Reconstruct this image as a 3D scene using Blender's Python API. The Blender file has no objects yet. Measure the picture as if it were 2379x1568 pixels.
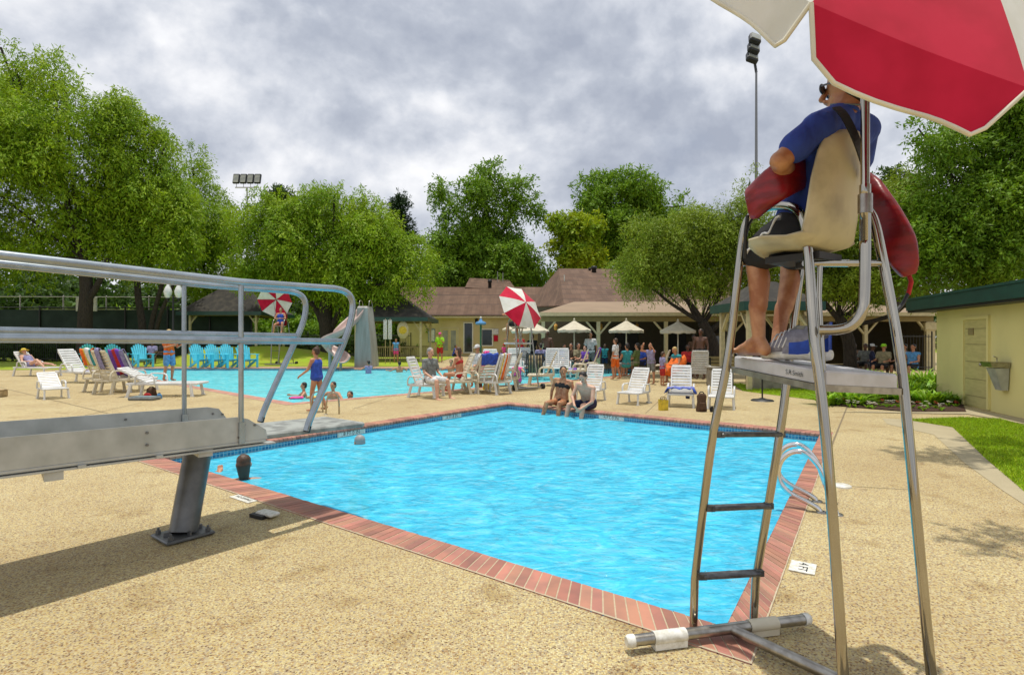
import bpy, math, random
import numpy as np
from mathutils import Vector, Matrix
R = math.radians
SC = bpy.context.scene
COL = SC.collection
random.seed(7)
RNG = np.random.default_rng(11)

# ------------------------------------------------------------ camera
cam_d = bpy.data.cameras.new('camera')
cam = bpy.data.objects.new('camera', cam_d)
COL.objects.link(cam)
SC.camera = cam
cam.location = (0, 0, 1.5)
cam.rotation_euler = (R(90), 0, 0)
cam_d.sensor_width = 36
cam_d.lens = 36*1289/2379
cam_d.shift_y = 3/2379
cam_d.clip_end = 2000
cam_d.clip_start = 0.05

# ------------------------------------------------------------ sun
EL = R(86)
SD = Vector((.12*math.cos(EL), -.99*math.cos(EL), -math.sin(EL))).normalized()
sun_d = bpy.data.lights.new('sun', 'SUN')
sun = bpy.data.objects.new('sun', sun_d)
COL.objects.link(sun)
sun.rotation_euler = SD.to_track_quat('-Z', 'Y').to_euler()
sun_d.energy = 3.2
sun_d.angle = R(0.6)
sun_d.color = (1.0, .95, .84)
sun.location = (0, 0, 60)

# ------------------------------------------------------------ world: sky with broken cloud
W = bpy.data.worlds.new("World")
SC.world = W
W.use_nodes = True
def world_nodes():
    nt = W.node_tree
    nt.nodes.clear()
    N = nt.nodes.new
    L = nt.links.new
    out = N('ShaderNodeOutputWorld')
    bg = N('ShaderNodeBackground')
    bg.inputs['Strength'].default_value = .1
    sky = N('ShaderNodeTexSky')
    sky.sky_type = 'NISHITA'
    sky.sun_disc = False
    sky.sun_elevation = EL
    sky.sun_rotation = R(-7)
    tc = N('ShaderNodeTexCoord')
    mp = N('ShaderNodeMapping')
    mp.inputs['Scale'].default_value = (2.1, 2.1, 2.7)
    mp.inputs['Location'].default_value = (2.3, .4, 3.1)
    L(tc.outputs['Generated'], mp.inputs['Vector'])
    def noise(vec, scale, det, rough, dist=0.0):
        n = N('ShaderNodeTexNoise')
        n.inputs['Scale'].default_value = scale
        n.inputs['Detail'].default_value = det
        n.inputs['Roughness'].default_value = rough
        n.inputs['Distortion'].default_value = dist
        L(vec, n.inputs['Vector'])
        return n.outputs['Fac']
    def math_(op, a, b, clamp=False):
        m = N('ShaderNodeMath'); m.operation = op; m.use_clamp = clamp
        for i, s in enumerate((a, b)):
            if isinstance(s, (int, float)): m.inputs[i].default_value = s
            else: L(s, m.inputs[i])
        return m.outputs[0]
    off = N('ShaderNodeVectorMath'); off.operation = 'ADD'
    L(mp.outputs[0], off.inputs[0]); off.inputs[1].default_value = (.02, .05, .17)
    n1 = noise(mp.outputs[0], .95, 10, .58, .15)
    n2 = noise(off.outputs[0], .95, 10, .58, .15)
    big = noise(mp.outputs[0], .62, 3, .5, .4)
    emb = math_('MULTIPLY', math_('SUBTRACT', n1, n2), 2.3)
    fine = noise(mp.outputs[0], 5.0, 5, .55, .2)
    v = math_('ADD', math_('ADD', .53, emb), math_('MULTIPLY', math_('SUBTRACT', big, .5), 1.25))
    off2 = N('ShaderNodeVectorMath'); off2.operation = 'ADD'
    L(mp.outputs[0], off2.inputs[0]); off2.inputs[1].default_value = (.01, .02, .08)
    p1 = noise(mp.outputs[0], 3.0, 6, .5, .1); p2 = noise(off2.outputs[0], 3.0, 6, .5, .1)
    v = math_('ADD', v, math_('MULTIPLY', math_('SUBTRACT', p1, p2), 1.2))
    v = math_('ADD', v, math_('MULTIPLY', math_('SUBTRACT', fine, .5), .22))
    ramp = N('ShaderNodeValToRGB')
    L(v, ramp.inputs[0])
    cr = ramp.color_ramp
    cr.elements[0].position = 0.05; cr.elements[0].color = (3.0, 3.3, 4.0, 1)
    cr.elements[1].position = 0.97; cr.elements[1].color = (8.3, 8.3, 8.4, 1)
    e = cr.elements.new(.27); e.color = (3.8, 4.1, 4.75, 1)
    e = cr.elements.new(.46); e.color = (5.0, 5.25, 5.8, 1)
    e = cr.elements.new(.68); e.color = (6.6, 6.7, 7.0, 1)
    for el in cr.elements: el.color = tuple(c/10 for c in el.color[:3]) + (1,)
    vm = N('ShaderNodeVectorMath'); vm.operation = 'SCALE'; vm.inputs['Scale'].default_value = 13
    L(ramp.outputs['Color'], vm.inputs[0])
    cover = N('ShaderNodeValToRGB')
    L(math_('ADD', n1, math_('MULTIPLY', big, .6)), cover.inputs[0])
    cover.color_ramp.elements[0].position = .52
    cover.color_ramp.elements[1].position = .66
    cover.color_ramp.elements[0].color = (.80, .80, .80, 1)
    mix = N('ShaderNodeMixRGB')
    L(cover.outputs['Color'], mix.inputs['Fac'])
    L(sky.outputs[0], mix.inputs[1])
    L(vm.outputs[0], mix.inputs[2])
    L(mix.outputs[0], bg.inputs['Color'])
    L(bg.outputs[0], out.inputs['Surface'])
world_nodes()
vs = SC.view_settings
vs.view_transform = 'Standard'
vs.look = 'None'
vs.exposure = 0.07
vs.gamma = 1
SC.cycles.max_bounces = 8
SC.cycles.transparent_max_bounces = 16
SC.cycles.caustics_reflective = False
SC.cycles.caustics_refractive = False
SC.cycles.use_denoising = True

# ------------------------------------------------------------ coordinates
# the camera stands at the origin, 1.5 m up, looking along +y; F is its focal length for a frame 2379 wide
F, CX, HY = 1289.0, 1189.5, 787.0
def P(px, py, d): return Vector(((px-CX)/F*d, d, 1.5-(py-HY)/F*d))
def G(px, py, z=0.0):
    d = (1.5-z)*F/(py-HY)
    return Vector(((px-CX)/F*d, d, z))
def GD(py, z=0.0): return (1.5-z)*F/(py-HY)

# ------------------------------------------------------------ materials
def hexc(h):
    c = [int(h[i:i+2], 16)/255 for i in (0, 2, 4)]
    return tuple(x/12.92 if x <= .04045 else ((x+.055)/1.055)**2.4 for x in c)
def mat(name, col, rough=.5, metal=0.0, col2=None, nscale=8.0, nlo=.4, nhi=.6, bump=0.0, bscale=40.0, bdist=.01,
        island=0.0, trans=0.0, spec=.5, coat=0.0, obj=False, detail=4, stretch=(1, 1, 1)):
    m = bpy.data.materials.new(name)
    m.use_nodes = True
    nt = m.node_tree; N = nt.nodes.new; L = nt.links.new
    b = nt.nodes['Principled BSDF']
    b.inputs['Roughness'].default_value = rough
    b.inputs['Metallic'].default_value = metal
    b.inputs['Specular IOR Level'].default_value = spec
    b.inputs['Coat Weight'].default_value = coat
    tc = N('ShaderNodeTexCoord')
    mp = N('ShaderNodeMapping'); mp.inputs['Scale'].default_value = stretch
    L(tc.outputs['Object'], mp.inputs['Vector'])
    c = (*col, 1)
    sock = None
    if col2 is None and not metal: col2 = tuple(x*.86 for x in col); 
    if col2 is not None:
        n = N('ShaderNodeTexNoise'); n.inputs['Scale'].default_value = nscale; n.inputs['Detail'].default_value = detail
        L(mp.outputs[0], n.inputs['Vector'])
        mr = N('ShaderNodeMapRange'); mr.inputs[1].default_value = nlo; mr.inputs[2].default_value = nhi
        L(n.outputs['Fac'], mr.inputs[0])
        mx = N('ShaderNodeMixRGB'); mx.inputs[1].default_value = c; mx.inputs[2].default_value = (*col2, 1)
        L(mr.outputs[0], mx.inputs[0])
        sock = mx.outputs[0]
    if island:
        g = N('ShaderNodeNewGeometry')
        hs = N('ShaderNodeHueSaturation')
        mr = N('ShaderNodeMapRange'); mr.inputs[3].default_value = 1-island; mr.inputs[4].default_value = 1+island
        L(g.outputs['Random Per Island'], mr.inputs[0]); L(mr.outputs[0], hs.inputs['Value'])
        mr2 = N('ShaderNodeMapRange'); mr2.inputs[3].default_value = .5-island*.045; mr2.inputs[4].default_value = .5+island*.045
        ml = N('ShaderNodeMath'); ml.operation = 'MULTIPLY'; ml.inputs[1].default_value = 7.31
        fr = N('ShaderNodeMath'); fr.operation = 'FRACT'
        L(g.outputs['Random Per Island'], ml.inputs[0]); L(ml.outputs[0], fr.inputs[0]); L(fr.outputs[0], mr2.inputs[0])
        L(mr2.outputs[0], hs.inputs['Hue'])
        if sock: L(sock, hs.inputs['Color'])
        else: hs.inputs['Color'].default_value = c
        sock = hs.outputs[0]
    if sock: L(sock, b.inputs['Base Color'])
    else: b.inputs['Base Color'].default_value = c
    if bump:
        n2 = N('ShaderNodeTexNoise'); n2.inputs['Scale'].default_value = bscale; n2.inputs['Detail'].default_value = 3
        L(mp.outputs[0], n2.inputs['Vector'])
        bp = N('ShaderNodeBump'); bp.inputs['Strength'].default_value = bump; bp.inputs['Distance'].default_value = bdist
        L(n2.outputs['Fac'], bp.inputs['Height']); L(bp.outputs[0], b.inputs['Normal'])
    if trans:
        tr = N('ShaderNodeBsdfTranslucent')
        if sock: L(sock, tr.inputs['Color'])
        else: tr.inputs['Color'].default_value = c
        ms = N('ShaderNodeMixShader'); ms.inputs[0].default_value = trans
        L(b.outputs[0], ms.inputs[1]); L(tr.outputs[0], ms.inputs[2])
        L(ms.outputs[0], nt.nodes['Material Output'].inputs['Surface'])
    return m

M = {}
M['steel'] = mat('stainless steel', (.44, .41, .35), .08, 1.0, col2=(.38, .35, .30), nscale=5, nlo=.35, nhi=.7)
M['steel_br'] = mat('bright polished steel', (.74, .73, .72), .12, 1.0, col2=(.66, .65, .63), nscale=5)
M['steel_dull'] = mat('brushed steel', (.42, .40, .36), .34, 1.0, col2=(.3, .28, .25), nscale=20)
M['rung'] = mat('weathered steel tread', (.14, .145, .15), .4, .6, col2=(.08, .08, .085), nscale=30)
M['galv'] = mat('galvanised plate', (.50, .51, .49), .5, .35, col2=(.38, .39, .37), nscale=6, nlo=.35, nhi=.65, bump=.06, bscale=90)
M['galv_rail'] = mat('painted aluminium rail', (.38, .43, .47), .26, .75, col2=(.31, .355, .39), nscale=9)
M['pedestal'] = mat('grey enamel pedestal', (.17, .175, .18), .38, .3, col2=(.12, .125, .13), nscale=7)
M['board'] = mat('worn diving board top', (.34, .36, .34), .7, 0, col2=(.20, .21, .20), nscale=9, nlo=.42, nhi=.6, bump=.3, bscale=160, stretch=(1, 1, 1))
M['bolt'] = mat('bolt steel', (.2, .2, .2), .4, .8)
M['white_pl'] = mat('white resin', (.74, .74, .73), .42, col2=(.64, .64, .62), nscale=5, bump=.03)
M['cream_shade_pl'] = mat('cream and shaded white resin', (.70, .64, .50), .42, col2=(.62, .56, .42), nscale=5)  # also white loungers: the tan of their shaded backs put into the colour
M['turq'] = mat('turquoise resin', (.09, .60, .76), .4, col2=(.08, .52, .68), nscale=6)
M['turq_dark'] = mat('deep blue resin', (.02, .22, .36), .4)
M['seat_shell'] = mat('weathered tan fibreglass', (.60, .54, .35), .55, col2=(.38, .33, .21), nscale=7, nlo=.46, nhi=.78, bump=.05, detail=6)
M['white_cap'] = mat('white plastic cap', (.78, .77, .72), .4, col2=(.6, .58, .5), nscale=30)
M['step_white'] = mat('white moulded step', (.62, .61, .63), .4, col2=(.5, .49, .49), nscale=7, bump=.05)
M['black'] = mat('black rubber', (.015, .015, .016), .55)
M['red_fab'] = mat('red canvas', (.56, .014, .05), .8, col2=(.48, .010, .038), nscale=5, bump=.12, bscale=9, trans=.04, spec=.1)
M['red_fab'].node_tree.nodes['Principled BSDF'].inputs['Sheen Weight'].default_value = .12
M['white_fab'] = mat('white canvas', (.74, .73, .68), .8, col2=(.66, .65, .58), nscale=5, bump=.12, bscale=9, trans=.12)
M['hem'] = mat('cream piping', (.72, .68, .55), .8)
M['beige_fab'] = mat('beige canvas', (.66, .60, .46), .8, col2=(.58, .52, .40), nscale=3, bump=.1, bscale=12, trans=.1)
M['tube_red'] = mat('red vinyl', (.27, .006, .010), .36, col2=(.17, .004, .007), nscale=9, bump=.25, bscale=14, stretch=(1, 1, 3))
M['blue_tee'] = mat('royal blue cotton', (.03, .08, .42), .85, col2=(.020, .050, .30), nscale=5, bump=.7, bscale=7, bdist=.03, stretch=(1.6, 1.6, .8))
M['water_dot'] = None
for nm, c in dict(orange=(.85, .16, .01), redc=(.5, .02, .02), navy=(.01, .015, .06), blackc=(.012, .012, .014),
                  whitec=(.72, .72, .72), lime=(.35, .75, .02), grey=(.20, .21, .20), purple=(.16, .05, .42), teal=(.03, .30, .34),
                  pink=(.85, .08, .34), yellow=(.75, .55, .05), bluec=(.03, .09, .5), olive=(.14, .19, .05), tan=(.45, .34, .18),
                  lav=(.30, .28, .48), brownc=(.10, .05, .025), skyb=(.12, .36, .7), khaki=(.3, .26, .15), greyblue=(.19, .26, .28)).items():
    M[nm] = mat(nm + ' cloth', c, .8, col2=tuple(x*.7 for x in c), nscale=14, bump=.15, bscale=20)
M['skin'] = mat('medium skin', (.52, .25, .14), .5, col2=(.44, .19, .10), nscale=9)  # medium skin tone, slightly mottled
M['skin_tan'] = mat('tanned skin', (.52, .26, .13), .45, col2=(.34, .125, .052), nscale=11, bump=.06, bscale=60)
M['skin_dk'] = mat('dark skin', (.12, .05, .025), .45)
M['skin_lt'] = mat('fair skin', (.64, .38, .26), .5, col2=(.58, .30, .2), nscale=9)
M['hair_dk'] = mat('dark hair', (.018, .012, .009), .45, bump=.5, bscale=60, stretch=(1, 1, .2))
M['hair_br'] = mat('brown hair', (.07, .035, .018), .45, bump=.5, bscale=60, stretch=(1, 1, .2))
M['hair_bl'] = mat('blond hair', (.5, .34, .12), .5, bump=.5, bscale=60, stretch=(1, 1, .2))
M['hair_gr'] = mat('grey hair', (.3, .29, .28), .5)
M['lens'] = mat('dark lens', (.02, .03, .05), .1, coat=.5)

# ------------------------------------------------------------ mesh builder
def tag(o, label=None, cat=None, group=None, kind=None):
    if label: o['label'] = label
    if cat: o['category'] = cat
    if group: o['group'] = group
    if kind: o['kind'] = kind
    return o
def empty(name, loc=(0, 0, 0), rz=0.0, label=None, cat=None, group=None):
    o = bpy.data.objects.new(name, None)
    COL.objects.link(o)
    o.location = loc; o.rotation_euler = (0, 0, rz); o.empty_display_size = .1
    return tag(o, label, cat, group)
class MB:
    def __init__(s): s.v = []; s.f = []; s.m = []; s.s = []
    def add(s, vs_, fs, mi=0, sm=False):
        o = len(s.v); s.v += [tuple(p) for p in vs_]
        s.f += [tuple(i+o for i in f) for f in fs]; s.m += [mi]*len(fs); s.s += [sm]*len(fs)
        return s
    def box(s, c, sz, rz=0.0, mi=0, rot=None, bev=0.0):
        hx, hy, hz = sz[0]/2, sz[1]/2, sz[2]/2
        Mx = rot if rot is not None else Matrix.Rotation(rz, 3, 'Z')
        c = Vector(c)
        if bev:
            b = min(bev, hx*.9, hy*.9, hz*.9); V = []
            for zz, q in ((-hz, b), (-hz+b, 0), (hz-b, 0), (hz, b)):
                X, Y = hx-q, hy-q
                k = b if q == 0 else b*.5
                for x, y in ((-X, -Y+k), (-X+k, -Y), (X-k, -Y), (X, -Y+k), (X, Y-k), (X-k, Y), (-X+k, Y), (-X, Y-k)):
                    V.append(c+Mx@Vector((x, y, zz)))
            Fc = [tuple(range(7, -1, -1)), tuple(range(24, 32))]
            for r in range(3):
                for i in range(8):
                    j = (i+1) % 8; Fc.append((r*8+i, r*8+j, r*8+8+j, r*8+8+i))
            return s.add(V, Fc, mi)
        V = [c+Mx@Vector((x, y, z)) for z in (-hz, hz) for x, y in ((-hx, -hy), (hx, -hy), (hx, hy), (-hx, hy))]
        return s.add(V, [(3, 2, 1, 0), (4, 5, 6, 7), (0, 1, 5, 4), (1, 2, 6, 5), (2, 3, 7, 6), (3, 0, 4, 7)], mi)
    def beam(s, a, b, w, h, mi=0, up=(0, 0, 1), bev=0.0):
        a = Vector(a); b = Vector(b); d = (b-a); L_ = d.length; d.normalize()
        x = d.cross(Vector(up)); 
        if x.length < 1e-4: x = d.cross(Vector((0, 1, 0)))
        x.normalize(); z = x.cross(d)
        rot = Matrix((x, d, z)).transposed()
        return s.box((a+b)/2, (w, L_, h), rot=rot, mi=mi, bev=bev)
    def tube(s, pts, r, n=8, mi=0, cap=True, flat=1.0):
        pts = [Vector(p) for p in pts]; k = len(pts)
        rr = list(r) if hasattr(r, '__len__') else [r]*k
        T = []
        for i in range(k):
            t = pts[min(i+1, k-1)]-pts[max(i-1, 0)]; T.append(t.normalized())
        ref = Vector((0, 0, 1)) if abs(T[0].z) < .9 else Vector((1, 0, 0))
        nx = T[0].cross(ref).normalized(); V = []
        for i in range(k):
            nx = (nx - T[i]*nx.dot(T[i])).normalized(); ny = T[i].cross(nx)
            for j in range(n):
                a = 2*math.pi*j/n
                V.append(pts[i] + nx*math.cos(a)*rr[i] + ny*math.sin(a)*rr[i]*flat)
        Fc = [(i*n+j, i*n+(j+1) % n, (i+1)*n+(j+1) % n, (i+1)*n+j) for i in range(k-1) for j in range(n)]
        s.add(V, Fc, mi, True)
        if cap: s.add(V[:n], [tuple(range(n-1, -1, -1))], mi); s.add(V[-n:], [tuple(range(n))], mi)
        return s
    def lathe(s, prof, c=(0, 0, 0), n=16, mi=0, sm=True, rot=None):
        c = Vector(c); V = []
        for (r, z) in prof:
            for j in range(n):
                a = 2*math.pi*j/n; p = Vector((r*math.cos(a), r*math.sin(a), z))
                V.append(c+(rot@p if rot is not None else p))
        k = len(prof)
        Fc = [(i*n+j, i*n+(j+1) % n, (i+1)*n+(j+1) % n, (i+1)*n+j) for i in range(k-1) for j in range(n)]
        return s.add(V, Fc, mi, sm)
    def ell(s, c, r, n=12, m=8, mi=0, rot=None):
        c = Vector(c); r = r if hasattr(r, '__len__') else (r, r, r); V = []; 
        for i in range(m+1):
            t = math.pi*i/m
            for j in range(n):
                a = 2*math.pi*j/n
                p = Vector((r[0]*math.sin(t)*math.cos(a), r[1]*math.sin(t)*math.sin(a), r[2]*math.cos(t)))
                V.append(c+(rot@p if rot is not None else p))
        Fc = [(i*n+j, (i+1)*n+j, (i+1)*n+(j+1) % n, i*n+(j+1) % n) for i in range(m) for j in range(n)]
        return s.add(V, Fc, mi, True)
    def cap(s, a, b, ra, rb=None, n=10):
        "tapered capsule, a closed shape"
        rb = ra if rb is None else rb
        a = Vector(a); b = Vector(b); d = b-a
        L_ = d.length
        d = d.normalized() if L_ > 1e-6 else Vector((0, 0, 1))
        ref = Vector((0, 0, 1)) if abs(d.z) < .9 else Vector((1, 0, 0))
        x = d.cross(ref).normalized(); y = d.cross(x); V = []; rings = []
        for t in (-90, -60, -30, 0): rings.append((a, ra, R(t)))
        for t in (0, 30, 60, 90): rings.append((b, rb, R(t)))
        for (c, r, t) in rings:
            for j in range(n):
                an = 2*math.pi*j/n; rc = max(r*math.cos(t), r*.02)
                V.append(c+d*r*math.sin(t)+(x*math.cos(an)+y*math.sin(an))*rc)
        k = len(rings)
        Fc = [(i*n+j, i*n+(j+1) % n, (i+1)*n+(j+1) % n, (i+1)*n+j) for i in range(k-1) for j in range(n)]
        Fc += [tuple(range(n-1, -1, -1)), tuple((k-1)*n+j for j in range(n))]
        return s.add(V, Fc, 0, True)
    def prism(s, poly, z0, z1, mi=0, top=True, bottom=True):
        n = len(poly)
        V = [(p[0], p[1], z0) for p in poly]+[(p[0], p[1], z1) for p in poly]
        Fc = [(i, (i+1) % n, n+(i+1) % n, n+i) for i in range(n)]
        if top: Fc.append(tuple(range(n, 2*n)))
        if bottom: Fc.append(tuple(range(n-1, -1, -1)))
        return s.add(V, Fc, mi)
    def quad(s, a, b, c, d, mi=0): return s.add([a, b, c, d], [(0, 1, 2, 3)], mi)
    def build(s, name, mats, parent=None, loc=(0, 0, 0), rz=0.0, **kw):
        me = bpy.data.meshes.new(name)
        me.from_pydata(s.v, [], s.f)
        if not isinstance(mats, (list, tuple)): mats = [mats]
        for m_ in mats: me.materials.append(M[m_] if isinstance(m_, str) else m_)
        me.polygons.foreach_set('material_index', s.m); me.polygons.foreach_set('use_smooth', s.s)
        me.update()
        o = bpy.data.objects.new(name, me); COL.objects.link(o)
        o.location = loc; o.rotation_euler = (0, 0, rz)
        if parent: o.parent = parent
        return tag(o, **kw)
def shift(o, d):
    "move the mesh so that the object's origin is at d"
    o.data.transform(Matrix.Translation(-Vector(d))); o.location = Vector(o.location)+Vector(d); return o
def arc(c, r, a0, a1, ax, ay, n=8):
    c = Vector(c); ax = Vector(ax); ay = Vector(ay)
    return [c+ax*r*math.cos(R(a0+(a1-a0)*i/n))+ay*r*math.sin(R(a0+(a1-a0)*i/n)) for i in range(n+1)]
def smooth_path(pts, it=2):
    pts = [Vector(p) for p in pts]
    for _ in range(it):
        q = [pts[0]]
        for a, b in zip(pts[:-1], pts[1:]): q += [a*.75+b*.25, a*.25+b*.75]
        q.append(pts[-1]); pts = q
    return pts
def copy_tree(o, parent=None):
    c = o.copy(); COL.objects.link(c)
    if parent: c.parent = parent
    for ch in list(KIDS.get(o.name, [])) or [x for x in o.children]: copy_tree(ch, c)
    return c
KIDS = {}
def text_mesh(txt, size, name, material, M4, parent=None, ext=.0, align='CENTER', **kw):
    cu = bpy.data.curves.new(name, 'FONT'); cu.body = txt; cu.size = size; cu.extrude = ext
    cu.align_x = align; cu.align_y = 'CENTER'
    t = bpy.data.objects.new(name, cu); COL.objects.link(t)
    bpy.context.view_layer.update()
    me = bpy.data.meshes.new_from_object(t.evaluated_get(bpy.context.evaluated_depsgraph_get()))
    bpy.data.objects.remove(t)
    me.transform(M4); me.materials.clear(); me.materials.append(M[material] if isinstance(material, str) else material)
    o = bpy.data.objects.new(name, me); COL.objects.link(o)
    if parent: o.parent = parent
    return tag(o, **kw)
# ------------------------------------------------------------ the pools' outlines
A = Vector((1.11, 2.87, 0)); B = Vector((4.87, 8.75, 0)); C_ = Vector((-.1, 12.8, 0)); D_ = Vector((-4.43, 7.0, 0))
POOL1 = [A, B, C_, D_]
uAB = (B-A).normalized(); uAD = (D_-A).normalized()
POOL2 = [Vector(p) for p in ((-5.1, 12.95, 0), (2.37, 20.4, 0), (5.2, 23.6, 0), (6.2, 28.5, 0), (-20.5, 28.5, 0), (-19.5, 26.4, 0))]
def offset_poly(poly, d):
    "grow a counter-clockwise polygon outwards by d (or per-edge distances)"
    n = len(poly); ds = d if hasattr(d, '__len__') else [d]*n; out = []
    for i in range(n):
        p0, p1, p2 = poly[i-1], poly[i], poly[(i+1) % n]
        e1 = (p1-p0).normalized(); e2 = (p2-p1).normalized()
        n1 = Vector((e1.y, -e1.x, 0)); n2 = Vector((e2.y, -e2.x, 0))
        a = p1+n1*ds[i-1]; b = p1+n2*ds[i]
        den = e1.x*e2.y-e1.y*e2.x
        t = ((b.x-a.x)*e2.y-(b.y-a.y)*e2.x)/den
        out.append(a+e1*t)
    return out
def area(poly): return sum(a.x*b.y-b.x*a.y for a, b in zip(poly, poly[1:]+poly[:1]))/2
if area(POOL1) < 0: POOL1.reverse()
if area(POOL2) < 0: POOL2.reverse()
OUT1 = offset_poly(POOL1, [(.165 if (A in (POOL1[i], POOL1[(i+1) % 4]) and B in (POOL1[i], POOL1[(i+1) % 4])) else .26) for i in range(4)]); OUT2 = offset_poly(POOL2, .3)

def deck_material():
    m = bpy.data.materials.new('exposed aggregate'); m.use_nodes = True
    nt = m.node_tree; N = nt.nodes.new; L = nt.links.new; b = nt.nodes['Principled BSDF']
    tc = N('ShaderNodeTexCoord')
    vo = N('ShaderNodeTexVoronoi'); vo.inputs['Scale'].default_value = 105
    L(tc.outputs['Object'], vo.inputs['Vector'])
    sep = N('ShaderNodeSeparateColor'); L(vo.outputs['Color'], sep.inputs[0])
    r = N('ShaderNodeValToRGB'); cr = r.color_ramp; cr.interpolation = 'CONSTANT'
    cols = [(0, (.16, .10, .05)), (.08, (.36, .23, .10)), (.24, (.55, .43, .18)), (.42, (.42, .33, .18)), (.54, (.63, .55, .28)), (.80, (.66, .61, .38)), (.94, (.30, .27, .22))]
    while len(cr.elements) < len(cols): cr.elements.new(.5)
    for e, (p, c) in zip(cr.elements, cols): e.position = p; e.color = (*c, 1)
    L(sep.outputs[0], r.inputs[0])
    n1 = N('ShaderNodeTexNoise'); n1.inputs['Scale'].default_value = .55; n1.inputs['Detail'].default_value = 6; n1.inputs['Roughness'].default_value = .62
    L(tc.outputs['Object'], n1.inputs['Vector'])
    r1 = N('ShaderNodeValToRGB'); r1.color_ramp.elements[0].position = .32; r1.color_ramp.elements[0].color = (.72, .63, .50, 1)
    r1.color_ramp.elements[1].position = .68; r1.color_ramp.elements[1].color = (1.0, .99, .95, 1)
    L(n1.outputs['Fac'], r1.inputs[0])
    mx = N('ShaderNodeMixRGB'); mx.blend_type = 'MULTIPLY'; mx.inputs[0].default_value = 1
    L(r.outputs[0], mx.inputs[1]); L(r1.outputs[0], mx.inputs[2])
    # cement matrix between the stones
    edge = N('ShaderNodeMapRange'); edge.inputs[1].default_value = .45; edge.inputs[2].default_value = .75
    L(vo.outputs['Distance'], edge.inputs[0])
    mx2 = N('ShaderNodeMixRGB'); mx2.inputs[2].default_value = (.40, .32, .19, 1)
    L(edge.outputs[0], mx2.inputs[0]); L(mx.outputs[0], mx2.inputs[1])
    # slab joints and damp marks
    n3 = N('ShaderNodeTexNoise'); n3.inputs['Scale'].default_value = 2.6; n3.inputs['Detail'].default_value = 5
    L(tc.outputs['Object'], n3.inputs['Vector'])
    r3 = N('ShaderNodeValToRGB'); r3.color_ramp.elements[0].position = .28; r3.color_ramp.elements[0].color = (.74, .67, .57, 1)
    r3.color_ramp.elements[1].position = .42; r3.color_ramp.elements[1].color = (1, 1, 1, 1)
    L(n3.outputs['Fac'], r3.inputs[0])
    mx3 = N('ShaderNodeMixRGB'); mx3.blend_type = 'MULTIPLY'; mx3.inputs[0].default_value = 1
    L(mx2.outputs[0], mx3.inputs[1]); L(r3.outputs[0], mx3.inputs[2])
    L(mx3.outputs[0], b.inputs['Base Color'])
    b.inputs['Roughness'].default_value = .8
    bp = N('ShaderNodeBump'); bp.inputs['Strength'].default_value = .55; bp.inputs['Distance'].default_value = .004; bp.invert = True
    L(vo.outputs['Distance'], bp.inputs['Height']); L(bp.outputs[0], b.inputs['Normal'])
    return m
M['deck'] = deck_material()
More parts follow.
